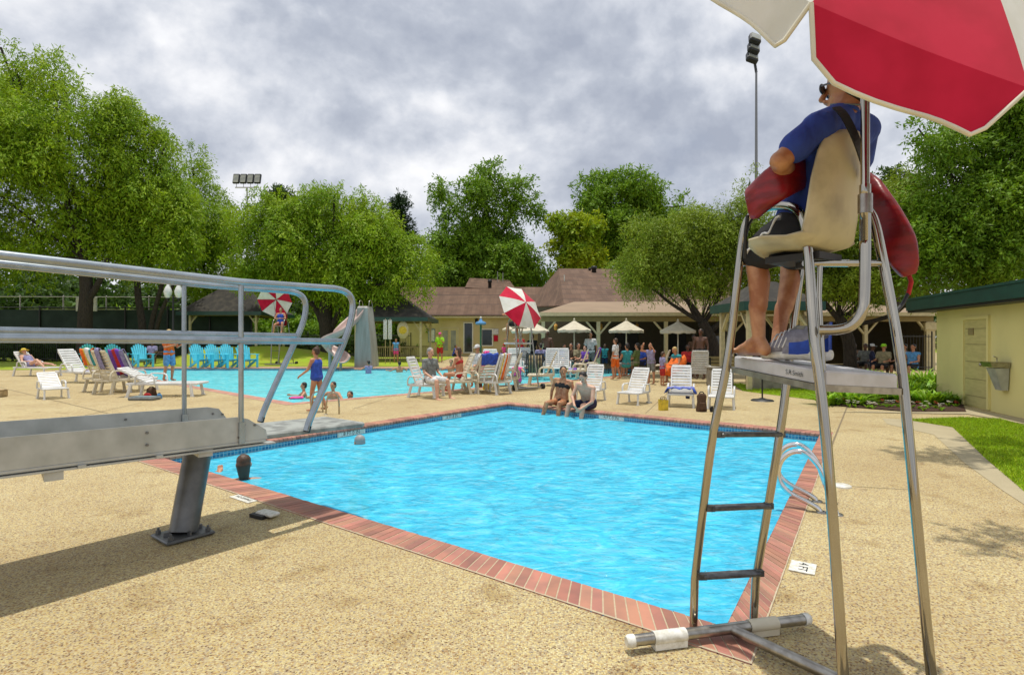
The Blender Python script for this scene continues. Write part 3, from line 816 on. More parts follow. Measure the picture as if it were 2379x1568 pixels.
# ------------------------------------------------------------ umbrellas
def umbrella_canopy(Ap, ax, Rr, h, phase, flap, parent, inv, cols=('red_fab', 'white_fab'), n=8, first=0, hem=True, down=.62):
    ax = ax.normalized(); u = ax.cross(Vector((0, 0, 1))).normalized(); v = ax.cross(u)
    C0 = Ap-ax*h
    tips = [C0+(u*math.cos(phase+i*2*math.pi/n)+v*math.sin(phase+i*2*math.pi/n))*Rr for i in range(n)]
    mb = MB(); hm = MB(); rb = MB()
    for i in range(n):
        T0, T1 = tips[i], tips[(i+1) % n]; mi = (i+first) % 2
        # panel sagging between its ribs, bulged by the wind along the radius
        V = []; ns_ = 6; nt_ = 6
        for a in range(ns_+1):
            s_ = a/ns_
            for b in range(nt_+1):
                t = b/nt_; e = T0.lerp(T1, t); p = Ap.lerp(e, s_)
                p = p+ax*(.10*h*math.sin(math.pi*s_)*1.0) + ax*(-.03*h*s_*s_*math.sin(math.pi*t)) - (e-C0).normalized()*(.010*Rr*s_*math.sin(math.pi*t))
                V.append(p)
        fs = [(a*(nt_+1)+b, a*(nt_+1)+b+1, (a+1)*(nt_+1)+b+1, (a+1)*(nt_+1)+b) for a in range(ns_) for b in range(nt_)]
        mb.add(V, fs, mi, True)
        if flap:
            edge = V[-(nt_+1):]
            mid = (T0+T1)/2; outw = (mid-Ap).normalized()
            inw = (C0-mid); inw.z = 0; inw.normalize()
            dr = (Vector((0, 0, -1))+inw*down).normalized()
            edge_n = (T1-T0).normalized(); W_ = []; rows = 4
            m_ = 10; E_ = []
            for b in range(m_+1):
                t = b/m_*nt_; b0 = min(int(t), nt_-1); E_.append(edge[b0].lerp(edge[b0+1], t-b0))
            for r_ in range(rows+1):
                for b in range(m_+1):
                    t = b/m_; q = r_/rows
                    rnd = 1.0
                    dd = min(t, 1-t)
                    if dd < .10: rnd = 1-.20*(1-dd/.10)**2
                    p = E_[b]+dr*flap*q*rnd*1.12 + edge_n*(0 if mi else -.32*max(0, t-.45)*q*Rr*.8) + edge_n*(.5-t)*(.24 if mi else .02)*q*Rr + outw*.012*math.sin(7*t+i)*q
                    W_.append(p)
            fs = [(a*(m_+1)+b, a*(m_+1)+b+1, (a+1)*(m_+1)+b+1, (a+1)*(m_+1)+b) for a in range(rows) for b in range(m_)]
            mb.add(W_, fs, mi, True)
            if hem:
                loop = [W_[r_*(m_+1)] for r_ in range(rows+1)]+W_[-(m_+1):][1:]+[W_[r_*(m_+1)+m_] for r_ in range(rows-1, -1, -1)]
                hm.tube(loop, .008*Rr, 6)
        rb.tube([Ap-ax*.02, T0-ax*.012], .004*max(Rr, .8), 5)
    def b_(m_, name, mats):
        o = m_.build(name, mats, parent); o.data.transform(Matrix.Translation(inv)); return o
    c = b_(mb, 'canopy', list(cols))
    if hem and flap: h_ = b_(hm, 'piping', 'hem'); h_.parent = c
    b_(rb, 'rib', 'steel_dull')
    return C0
def make_near_umbrella():
    base = P(2008, 640, 2.2)
    root = empty('umbrella', base, label='big tilted red and white umbrella shading the near lifeguard chair', cat='umbrella')
    inv = -base
    Ap = Vector((1.463, 1.903, 3.057)); ax = Vector((.233, -.758, .610))
    C0 = umbrella_canopy(Ap, ax, .866, .267, .683, .172, root, inv, first=0, down=.04)
    hub = C0-ax.normalized()*.32
    mb = MB()
    top = P(2010, 215, 2.2); pt = Vector((top.x, 2.2, 2.60))
    path = [hub+ax.normalized()*.55, hub+ax.normalized()*.1, pt+Vector((0, 0, .04)), pt+Vector((0, 0, -.1)), P(2010, 430, 2.2)]
    mb.tube(smooth_path(path, 2), .0165, 12)
    o = mb.build('pole', 'steel', root); o.data.transform(Matrix.Translation(inv))
    # J-shaped holder bolted to the chair
    mb = MB(); lo = [P(2010, 430, 2.2), P(2010, 560, 2.2), P(2009, 690, 2.2), P(2003, 730, 2.2), P(1982, 757, 2.215), P(1950, 767, 2.24), P(1905, 767, 2.28)]
    mb.tube(lo[:2]+smooth_path(lo[1:], 2), .0205, 12)
    o = mb.build('holder_tube', 'steel', root); o.data.transform(Matrix.Translation(inv))
    mb = MB(); mb.tube([P(2010, 452, 2.2), P(2010, 496, 2.2)], .026, 12)
    o = mb.build('collar', 'steel_dull', root); o.data.transform(Matrix.Translation(inv))
make_near_umbrella()

# ------------------------------------------------------------ grab rails at the near pool ladder
def grab_rail(base, n_, label, sc=1.0):
    "closed figure of a pool-ladder rail in the plane of n_ (towards the water) and up"
    root = empty('grab_rail', base, label=label, cat='pool rail', group='polished ladder rails on the right edge of the near pool')
    up = Vector((0, 0, 1)); q = lambda s_, z: n_*s_*sc+up*z*sc
    pts = [q(-.02, -.02), q(.04, .18), q(.10, .37), q(.18, .47), q(.25, .515), q(.34, .50), q(.42, .42), q(.45, .30), q(.42, .19), q(.33, .12), q(.20, .07), q(.12, .03), q(.10, -.02)]
    mb = MB(); mb.tube(smooth_path(pts, 2), .023*sc, 12); mb.build('tube', 'steel_br', root)
    for s_ in (-.02, .10):
        mb = MB(); mb.lathe([(.019, .015), (.04, .012), (.045, .0)], q(s_, 0), 12); mb.build('collar', 'steel_dull', root)
nw = Vector((-uAB.y, uAB.x, 0))
grab_rail(Vector((2.76, 4.74, 0)), nw, 'nearer of the two looped steel ladder rails on the right coping')
grab_rail(Vector((2.90, 5.06, 0)), nw, 'farther of the two looped steel ladder rails on the right coping')
def arch_rail(pa, pb, h, label):
    root = empty('grab_rail', pa, label=label, cat='pool rail', group='arched rails of the steps between the pools')
    a = Vector((0, 0, 0)); b = pb-pa; up = Vector((0, 0, 1)); m_ = [a-up*.05, a+up*h*.55+b*.04, a+up*h*.9+b*.18, a+up*h+b*.5, a+up*h*.9+b*.85, a+up*h*.6+b*.99, b-up*.1]
    mb = MB(); mb.tube(smooth_path(m_, 2), .017, 8); mb.build('tube', 'steel', root)
    mb = MB(); mb.lathe([(.017, .012), (.036, .01), (.04, .0)], a, 10); mb.build('collar', 'steel_dull', root)
arch_rail(G(757, 963), G(788, 962), .44, 'right arched steel grab rail by the corner of the far pool')
arch_rail(G(722, 960), G(750, 958), .44, 'left arched steel grab rail beside the girl in the blue swimsuit')

# depth tiles and fittings on the deck
def depth_tile(c, dx, txt, label, sz=(.15, .15), z=.006, loc_up=None, mat_='white_cap', n_=None, fs=.05, grp='white depth tiles set in the deck'):
    dx = dx.normalized(); n_ = n_ or Vector((0, 0, 1)); dy = n_.cross(dx)
    root = empty('depth_marker', c, label=label, cat='depth marker', group=grp)
    M3 = Matrix((dx, dy, n_)).transposed()
    mb = MB(); mb.box((0, 0, 0), (sz[0], sz[1], .006), rot=M3); mb.build('tile', mat_, root)
    for i, t in enumerate(txt.split('\n')):
        k = len(txt.split('\n'))
        M4 = M3.to_4x4(); M4.translation = n_*.0045+dy*((k-1)/2-i)*fs*1.15
        text_mesh(t, fs, 'lettering', 'black', M4, root)
depth_tile(G(1865, 1318, .004)+Vector((0, 0, .002)), -uAB, '4 FT', 'white depth tile in the deck beside the right brick coping', sz=(.19, .15), fs=.08)
depth_tile(G(566, 1158, .004), uAD*-1, 'NO DIVING', 'worn white tile in the deck left of the board shadow', sz=(.34, .10), fs=.05)
mb = MB(); mb.lathe([(0, .02), (.08, .02), (.09, .014), (.09, 0)], (0, 0, 0), 20); mb.build('skimmer_lid', 'white_cap', None, loc=G(1955, 1130), label='white round skimmer lid in the right deck', cat='skimmer lid')
o = MB(); o.box((0, 0, .03), (.20, .10, .03), rz=-.5, bev=.01); o.box((-.05, .0, .015), (.16, .12, .03), rz=-.5, mi=1); o.build('anchor_cover', ['white_cap', 'black'], None, loc=G(622, 1200), label='small raised white cover in the shadow of the diving board', cat='cover')
mb = MB(); mb.lathe([(0, .008), (.05, .008), (.06, 0)], (0, 0, 0), 14); mb.build('drain_cover', 'tan', None, loc=G(2000, 1136), label='small brown drain cover on the right deck', cat='drain cover')
# markers in the tile bands
nBC = Vector((0, 0, 1))
def wall_marker(a, b, t, txt, label):
    d = (b-a).normalized(); c = a.lerp(b, t); inn = Vector((-d.y, d.x, 0))
    mid = (A+B+C_+D_)/4
    if (mid-c).dot(inn) < 0: inn = -inn
    e = Vector((0, 0, 1)).cross(inn)
    # reading direction: seen from the water side
    c = c+inn*.006; c.z = -.078
    depth_tile(c, e, txt, label, sz=(.56, .085), n_=inn, mat_='white_cap', fs=.085, grp='depth markers in the waterline tiles')
wall_marker(C_, B, .42, '4 FT 0 IN', 'depth marker under the coping below the two seated bathers, right one')
wall_marker(C_, D_, .26, '5 FT 8 IN', 'depth marker in the left tile band nearer the far corner')
wall_marker(C_, D_, .60, '8 FT 0 IN', 'depth marker in the left tile band beside the board tip')
# ------------------------------------------------------------ people
V3 = Vector
def figure(J, label, loc, rz, u, skin='skin', top=None, bottom=None, hair='hair_dk', hairstyle='short', hat=None, fat=1.0, vox=None, group=None, extra=None, feet=True):
    """J: joints in a frame facing +y, x to the right. Body = one skin; hair and clothes are its children."""
    j = {k: V3(v) for k, v in J.items()}
    loc = V3(loc); dist = max(loc.y, 3)
    vox = vox or max(.010, min(.02, dist*.00065))*max(u, .7)
    b = MB(); f = fat
    pel, nk, hd = j['pel'], j['neck'], j['head']
    tdir = (nk-pel).normalized(); X = (j['shR']-j['shL']).normalized(); fw = X.cross(tdir)*-1
    fw = tdir.cross(X)*-1 if False else X.cross(tdir)
    fw = -fw if fw.dot(j['face']) < 0 and abs(fw.dot(j['face'])) > .2 else fw
    waist = pel.lerp(nk, .38)
    def torso(m, e=0.0, lo=0.0, hi=1.0, hips=True):
        w = .055*u
        if hips:
            m.cap(j['hipL']+tdir*.02*u, waist-X*w, .098*u*f+e, .092*u*f+e); m.cap(j['hipR']+tdir*.02*u, waist+X*w, .098*u*f+e, .092*u*f+e)
            m.cap(j['hipL'], j['hipR'], .1*u*f+e, .1*u*f+e)
        ch = pel.lerp(nk, .74)
        m.cap(waist-X*w, ch-X*w*1.45, .090*u*f+e, .098*u*f+e); m.cap(waist+X*w, ch+X*w*1.45, .090*u*f+e, .098*u*f+e)
        m.cap(waist, ch, .09*u*f+e, .095*u*f+e)
    def shoulders(m, e=0.0):
        ch = pel.lerp(nk, .80); up = nk-tdir*.055*u
        m.cap(j['shL'], up-X*.03*u, .056*u+e, .066*u+e); m.cap(j['shR'], up+X*.03*u, .056*u+e, .066*u+e)
        m.cap(j['shL'], pel.lerp(nk, .68)-X*.08*u, .054*u+e, .085*u+e); m.cap(j['shR'], pel.lerp(nk, .68)+X*.08*u, .054*u+e, .085*u+e)
    torso(b); shoulders(b)
    b.cap(nk-tdir*.04*u, hd-(hd-nk).normalized()*.06*u, .052*u, .050*u)
    # head: skull, jaw, nose, ears
    hu = (hd-nk).normalized(); fc = (j['face']-hu*j['face'].dot(hu)).normalized(); hx = fc.cross(hu)
    hs = u if u > .85 else u*.55+.40
    b.ell(hd+hu*.025*hs-fc*.008*hs, (.074*hs, .092*hs, .090*hs), rot=Matrix((hx, fc, hu)).transposed())
    b.cap(hd-hu*.045*hs+fc*.028*hs, hd-hu*.068*hs+fc*.052*hs, .052*hs, .032*hs)
    b.cap(hd+hu*.012*hs+fc*.082*hs, hd-hu*.022*hs+fc*.102*hs, .010*hs, .016*hs)
    for s_ in (-1, 1): b.ell(hd+hx*s_*.077*hs-fc*.005*hs-hu*.005*hs, (.012*hs, .020*hs, .032*hs), 8, 6, rot=Matrix((hx, fc, hu)).transposed())
    for S in 'LR':
        sh, el, wr = j['sh'+S], j['el'+S], j['wr'+S]
        b.cap(sh, el, .048*u, .037*u); b.cap(el, wr, .037*u, .025*u)
        d = (wr-el).normalized(); hd_ = j.get('hand'+S, d); hd_ = V3(hd_).normalized()
        side = hd_.cross(fw); side = side.normalized() if side.length > .1 else X
        nrm = hd_.cross(side)
        b.cap(wr, wr+hd_*.055*u, .026*u, .030*u); 
        for q in (-1.5, -.5, .5, 1.5):
            k = wr+hd_*.065*u+side*q*.0185*u; ln = (.075-.008*abs(q-.3))*u
            b.cap(k, k+hd_*ln*.55+nrm*.006*u, .0105*u, .0095*u, 6); b.cap(k+hd_*ln*.55+nrm*.006*u, k+hd_*ln+nrm*.028*u, .0095*u, .008*u, 6)
        b.cap(wr+hd_*.02*u+side*.025*u, wr+hd_*.07*u+side*.058*u, .012*u, .009*u, 6)
        hp, kn, an, toe = j['hip'+S], j['kn'+S], j['an'+S], j['toe'+S]
        b.cap(hp, kn, .082*u*f, .054*u); b.cap(kn, kn.lerp(an, .35), .052*u, .054*u); b.cap(kn.lerp(an, .3), an, .055*u, .034*u)
        fd = (toe-an); fdir = V3((fd.x, fd.y, fd.z)).normalized()
        b.cap(an-fdir*.02*u, an+fd*.1-(V3((0, 0, .03*u))), .036*u, .034*u)
        b.cap(an+fd*.2-V3((0, 0, .025*u)), toe, .036*u, .024*u)
        b.cap(toe-X*.022*u-fd*.1, toe+X*.022*u-fd*.1, .026*u, .024*u)
    body = organic(b, 'person', skin, vox=vox, loc=loc, rz=rz, label=label, cat='person', group=group)
    def child(m, name, mt, v=None, sm=3): return organic(m, name, mt, body, vox=v or vox, sm=sm)
    e = .013*u
    if top:
        m = MB(); kind, mt = top
        if kind in ('tee', 'tank', 'shirt'):
            torso(m, e, hips=kind != 'crop'); shoulders(m, e)
            if kind != 'tank':
                for S in 'LR':
                    sh, el = j['sh'+S], j['el'+S]; m.cap(sh, sh.lerp(el, .62), .056*u+e*.4, .056*u+e)
            child(m, 'shirt', mt)
        elif kind == 'suit':
            torso(m, e*.7); child(m, 'swimsuit', mt)
        elif kind == 'bra':
            c = pel.lerp(nk, .70); m.cap(c-X*.085*u, c+X*.085*u, .103*u*f, .103*u*f); child(m, 'bikini_top', mt)
    if bottom:
        m = MB(); kind, mt = bottom
        if kind in ('trunks', 'shorts', 'pants'):
            fr = dict(trunks=.62, shorts=.8, pants=1.0)[kind]
            for S in 'LR':
                hp, kn = j['hip'+S], j['kn'+S]; m.cap(hp, hp.lerp(kn, fr), .092*u*f+e, .078*u+e)
                if kind == 'pants': m.cap(kn, kn.lerp(j['an'+S], .85), .075*u, .06*u)
            m.cap(j['hipL']+tdir*.05*u, j['hipR']+tdir*.05*u, .104*u*f+e*.6, .104*u*f+e*.6)
        else:
            m.cap(j['hipL'], j['hipR'], .108*u*f, .108*u*f)
        child(m, 'shorts' if kind != 'brief' else 'swim_brief', mt)
    if hair:
        m = MB(); rot = Matrix((hx, fc, hu)).transposed()
        m.ell(hd+hu*.045*hs-fc*.022*hs, (.083*hs, .088*hs, .082*hs), rot=rot)
        m.ell(hd+hu*.0*hs-fc*.045*hs, (.078*hs, .062*hs, .085*hs), rot=rot)
        if hairstyle in ('long', 'pony', 'bob'):
            L_ = dict(long=.26, pony=.22, bob=.13)[hairstyle]*u
            p = hd-fc*.052*hs; dn = (V3((0, 0, -1))*.8-hu*.4).normalized()
            w = .055 if hairstyle != 'pony' else .03
            if hairstyle != 'pony':
                for s_ in (-1, 0, 1): m.cap(p+hx*s_*.022*hs, p+hx*(s_*.018+.012)*hs+dn*L_+fc*.01, .060*hs, .020*hs)
            else: m.cap(p+hu*.03*hs, p+dn*L_, w*hs, .018*hs)
        if hairstyle == 'bun': m.ell(hd+hu*.11*hs-fc*.05*hs, .04*hs)
        child(m, 'hair', hair, v=vox*.8, sm=9 if hairstyle in ('long', 'bob') else 2)
    if hat:
        m = MB(); rot = Matrix((hx, fc, hu)).transposed()
        m.lathe([(0, .10*hs), (.05*hs, .092*hs), (.082*hs, .06*hs), (.090*hs, .02*hs), (.091*hs, .0)], hd+hu*.035*hs-fc*.006*hs, 14, rot=rot)
        kind, mt = hat
        if kind == 'cap': m.lathe([(.0, .0), (.07*hs, -.002), (.072*hs, -.008*hs)], hd+hu*.04*hs+fc*.105*hs, 12, rot=rot)
        if kind == 'straw': m.lathe([(.091*hs, .0), (.17*hs, -.012*hs), (.172*hs, -.02*hs)], hd+hu*.035*hs, 16, rot=rot)
        m.build('hat', mt, body)
    # eyes and mouth
    if dist < 24:
        m = MB()
        for s_ in (-1, 1): m.ell(hd+hx*s_*.032*hs+fc*.079*hs+hu*.010*hs, (.011*hs, .008*hs, .007*hs), 8, 5, rot=Matrix((hx, fc, hu)).transposed())
        m.build('eyes', 'lens', body)
        m = MB(); m.cap(hd-hx*.018*hs+fc*.088*hs-hu*.046*hs, hd+hx*.018*hs+fc*.088*hs-hu*.046*hs, .005*hs, .005*hs, 6); m.build('mouth', 'redc', body)
    return body

def pose(u=1.0, pz=None, torso=(0, 0, 1), head=(0, .05, 1), face=(0, 1, 0), aL=((-.25, 0, -1), (-.05, .3, -1)), aR=((.25, 0, -1), (.05, .3, -1)),
         lL=((-.06, 0, -1), (-.02, -.03, -1)), lR=((.06, 0, -1), (.02, -.03, -1)), toe=(0, 1, -.28), px=0.0, py=0.0, twist=0.0, sw=.185):
    N_ = lambda v: V3(v).normalized()
    pz = .93*u if pz is None else pz
    pel = V3((px, py, pz)); t = N_(torso); nk = pel+t*.52*u
    X = V3((math.cos(twist), math.sin(twist), 0)); X = (X-t*X.dot(t)).normalized()
    J = dict(pel=pel, neck=nk, head=nk+N_(head)*.165*u, face=N_(face))
    for S, s_, a, l in (('L', -1, aL, lL), ('R', 1, aR, lR)):
        sh = nk-t*.055*u+X*s_*sw*u; el = sh+N_(a[0])*.28*u; wr = el+N_(a[1])*.25*u
        hp = pel+V3((s_*.085*u, 0, 0)); kn = hp+N_(l[0])*.43*u; an = kn+N_(l[1])*.42*u
        J.update({'sh'+S: sh, 'el'+S: el, 'wr'+S: wr, 'hip'+S: hp, 'kn'+S: kn, 'an'+S: an, 'toe'+S: an+N_(l[2] if len(l) > 2 else toe)*.15*u})
    return J
def stand(u, **k): return pose(u, **k)
def sitting(u, seat=.42, lean=-.2, **k):
    d = dict(pz=seat+.09*u, torso=(0, lean, 1), aL=((-.2, .35, -1), (.1, 1, -.1)), aR=((.2, .35, -1), (-.1, 1, -.1)), lL=((-.15, 1, .0), (0, .05, -1)), lR=((.15, 1, .0), (0, .05, -1)))
    d.update(k); return pose(u, **d)
def facing(dx, dy): return math.atan2(-dx, dy)     # rz that turns local +y towards (dx, dy)

def person_at(px, py_base, top_py, Jf, label, rz=0.0, z=0.0, d=None, hfac=1.75, **k):
    "feet on the deck under pixel row py_base, head top at row top_py"
    d = d or GD(py_base, z); x = (px-CX)/F*d
    u = (py_base-top_py)*d/F/hfac if top_py else k.pop('u')
    return figure(Jf(u), label, (x, d, z), rz, u, **k)

# --- the guard on the near chair (world-space joints)
def near_guard():
    o = V3((1.40, 2.52, 1.40)); w = lambda v: V3(v)-o
    J = dict(pel=w((1.335, 2.56, 2.00)), neck=w(P(1962, 252, 2.46)), head=w(P(1970, 204, 2.48)), face=V3((-.66, .75, -.05)),
             shL=w(P(1898, 300, 2.30)), shR=w(P(2008, 302, 2.58)), elL=w(P(1812, 374, 2.30)), wrL=w(P(1842, 425, 2.56)), elR=w(P(1985, 420, 2.78)), wrR=w(P(1900, 450, 2.85)),
             hipL=w((1.29, 2.50, 1.985)), hipR=w((1.38, 2.62, 1.985)), knL=w(P(1752, 588, 2.72)), knR=w(P(1838, 590, 2.92)),
             anL=w(P(1763, 792, 2.68)), anR=w(P(1806, 800, 2.80)), toeL=w(P(1720, 823, 2.80)), toeR=w(P(1792, 830, 2.92)), handL=V3((-.3, .6, -.75)))
    u = 1.0
    j = J; b = MB(); X = (j['shR']-j['shL']).normalized(); pel, nk, hd = j['pel'], j['neck'], j['head']; td = (nk-pel).normalized()
    # torso
    waist = pel.lerp(nk, .4); ch = pel.lerp(nk, .72)
    for s_ in (-1, 1):
        b.cap(pel+X*s_*.07, waist+X*s_*.055, .095, .082, 14); b.cap(waist+X*s_*.055, ch+X*s_*.08, .082, .090, 14)
    b.cap(j['shL'], nk-td*.05-X*.03, .060, .066, 14); b.cap(j['shR'], nk-td*.05+X*.03, .060, .066, 14)
    b.cap(j['shL'], ch-X*.08, .058, .088, 14); b.cap(j['shR'], ch+X*.08, .058, .088, 14)
    hu = V3((0, 0, 1)); fc = j['face'].normalized(); fc = (fc-hu*fc.dot(hu)).normalized(); hx = fc.cross(hu); rot = Matrix((hx, fc, hu)).transposed()
    b.cap(nk-td*.05, hd-hu*.05-fc*.01, .060, .056, 14)
    b.ell(hd+hu*.03-fc*.01, (.076, .096, .092), 18, 12, rot=rot); b.cap(hd-hu*.05+fc*.03, hd-hu*.082+fc*.058, .055, .030, 12)
    b.cap(hd+hu*.02+fc*.085, hd-hu*.02+fc*.108, .010, .016, 8); b.cap(hd-hu*.042-hx*.018+fc*.088, hd-hu*.042+hx*.018+fc*.088, .011, .011, 8)
    for s_ in (-1, 1): b.ell(hd+hx*s_*.080-fc*.01-hu*.005, (.012, .022, .034), 10, 8, rot=rot)
    for S in 'LR':
        sh, el, wr = j['sh'+S], j['el'+S], j['wr'+S]
        b.cap(sh, sh.lerp(el, .5), .052, .047, 14); b.cap(sh.lerp(el, .45), el, .048, .038, 14); b.cap(el, el.lerp(wr, .35), .042, .043, 14); b.cap(el.lerp(wr, .3), wr, .043, .027, 14)
        dd = (wr-el).normalized(); hdv = J.get('hand'+S, dd).normalized(); side = hdv.cross(V3((0, 0, 1))).normalized(); nrm = hdv.cross(side)
        b.cap(wr, wr+hdv*.05+side*.015, .026, .026); b.cap(wr, wr+hdv*.055-side*.015, .026, .026)
        for q, ln in ((-1.5, .062), (-.5, .074), (.5, .078), (1.5, .070)):
            k = wr+hdv*.072+side*q*.021; c = k+hdv*ln*.45+nrm*.008; e = c+hdv*ln*.25+nrm*.030
            b.cap(k, c, .0105, .0098, 8); b.cap(c, e, .0098, .0085, 8)
        b.cap(wr+hdv*.015+side*.028, wr+hdv*.055+side*.060, .0125, .0105, 8); b.cap(wr+hdv*.055+side*.060, wr+hdv*.085+side*.062+nrm*.01, .0105, .009, 8)
        hp, kn, an, toe = j['hip'+S], j['kn'+S], j['an'+S], j['toe'+S]
        b.cap(hp, hp.lerp(kn, .5), .088, .075, 16); b.cap(hp.lerp(kn, .5), kn, .075, .055, 16); b.ell(kn+V3((0, 0, .0)), .056)
        cal = (kn-an).normalized(); back = V3((.6, -.6, 0))
        b.cap(kn, kn.lerp(an, .3)+back*.020, .050, .052, 14); b.cap(kn.lerp(an, .3)+back*.020, kn.lerp(an, .62)+back*.010, .052, .040, 14); b.cap(kn.lerp(an, .6), an+V3((0, 0, .01)), .040, .030, 14)
        fd = (toe-an); ff = V3((fd.x, fd.y, 0)).normalized(); sd = V3((-ff.y, ff.x, 0)); zf = toe.z
        heel = an-ff*.035; heel.z = zf+.026
        ball = an+ff*.120; ball.z = zf+.018
        b.cap(an+V3((0, 0, .0)), heel, .034, .032, 12); b.cap(an, (an+ff*.06)*1.0+V3((0, 0, zf+.045-an.z)), .034, .032, 12); b.cap((an+ff*.05)+V3((0, 0, zf+.04-an.z)), ball, .036, .030, 12)
        b.cap(heel, ball, .030, .028, 12)
        for q, ln, rr in ((-2, .030, .009), (-1, .036, .0095), (0, .042, .010), (1, .046, .0105), (2.15, .048, .0135)):
            s_ = -1 if S == 'L' else 1
            k = ball+sd*q*.0165*s_*-1+ff*.012; b.cap(k, k+ff*ln+V3((0, 0, -.004)), rr*1.15, rr, 8)
    body = organic(b, 'person', 'skin_tan', vox=.0062, sm=4, loc=o, label='lifeguard in a blue t-shirt and black shorts on the near chair, wearing sunglasses', cat='person')
    # shirt
    m = MB(); e = .012
    for s_ in (-1, 1):
        m.cap(pel+X*s_*.055+td*.01, waist+X*s_*.055, .108, .098, 14); m.cap(waist+X*s_*.055, ch+X*s_*.08, .098, .104, 14)
    m.cap(j['shL'], nk-td*.055-X*.03, .069, .073, 14); m.cap(j['shR'], nk-td*.055+X*.03, .069, .073, 14)
    m.cap(j['shL'], ch-X*.075, .067, .100, 14); m.cap(j['shR'], ch+X*.075, .067, .100, 14)
    for S in 'LR':
        sh, el = j['sh'+S], j['el'+S]; m.cap(sh, sh.lerp(el, .58), .061, .066, 14)
    # soft folds
    rr = random.Random(3)
    for i in range(16):
        a = ch.lerp(pel, rr.uniform(-.1, .8))+X*rr.uniform(-.13, .13)-fc*.0
        bk = V3((.45, -.75, 0)).normalized()
        a = a+bk*.092; m.cap(a, a+td*-.12+X*rr.uniform(-.08, .08), .014, .006, 8)
    sh_ = organic(m, 'shirt', 'blue_tee', body, vox=.0075, sm=3)
    m = MB(); m.lathe([(.058, 0), (.064, .006), (.060, .014), (.056, .010)], nk-td*.012, 18, rot=td.to_track_quat('Z', 'Y').to_matrix()); m.build('collar', 'blue_tee', body)
    # shorts with piping
    m = MB()
    for S in 'LR':
        hp, kn = j['hip'+S], j['kn'+S]; m.cap(hp, hp.lerp(kn, .5), .105, .098, 16); m.cap(hp.lerp(kn, .5), hp.lerp(kn, .90)-V3((0, 0, .012)), .098, .080, 16)
        m.cap(hp.lerp(kn, .6)-V3((0, 0, .03)), hp.lerp(kn, .88)-V3((0, 0, .035)), .085, .068, 12)
    m.cap(pel-X*.07, pel+X*.07, .115, .115, 14)
    organic(m, 'shorts', 'blackc', body, vox=.0075, sm=3)
    hp, kn = j['hipL'], j['knL']; n_ = V3((-.72, -.62, .12)).normalized(); m = MB(); pts = []
    for i in range(22):
        t = i/21; pts.append(hp.lerp(kn, .15+t*.85)+n_*(.116-.020*t)+V3((0, 0, .05-.09*t+.014*math.sin(t*16))))
    m.tube(pts, .0055, 5); m.build('piping', 'whitec', body)
    # hair, headphones-like cap band, sunglasses
    m = MB(); m.ell(hd+hu*.05-fc*.022, (.083, .092, .082), 18, 12, rot=rot); m.ell(hd-hu*.01-fc*.045, (.080, .066, .085), 14, 10, rot=rot); organic(m, 'hair', 'hair_dk', body, vox=.006, sm=2)
    m = MB()
    for s_ in (-1, 1):
        m.ell(hd+hx*s_*.034+fc*.094+hu*.014, (.030, .010, .024), 14, 8, rot=rot)
        m.beam(hd+hx*s_*.062+fc*.088+hu*.018, hd+hx*s_*.084-fc*.02+hu*.012, .004, .008)
    m.beam(hd-hx*.012+fc*.098+hu*.018, hd+hx*.012+fc*.098+hu*.018, .005, .006); m.build('sunglasses', 'lens', body)
    m = MB()
    for S in 'LR':
        pass
    # whistle cord at the nape
    m.tube(arc(nk+td*.015, .062, 0, 360, X, X.cross(td), 20), .0035, 5); m.build('neck_cord', 'greyblue', body)
near_guard()

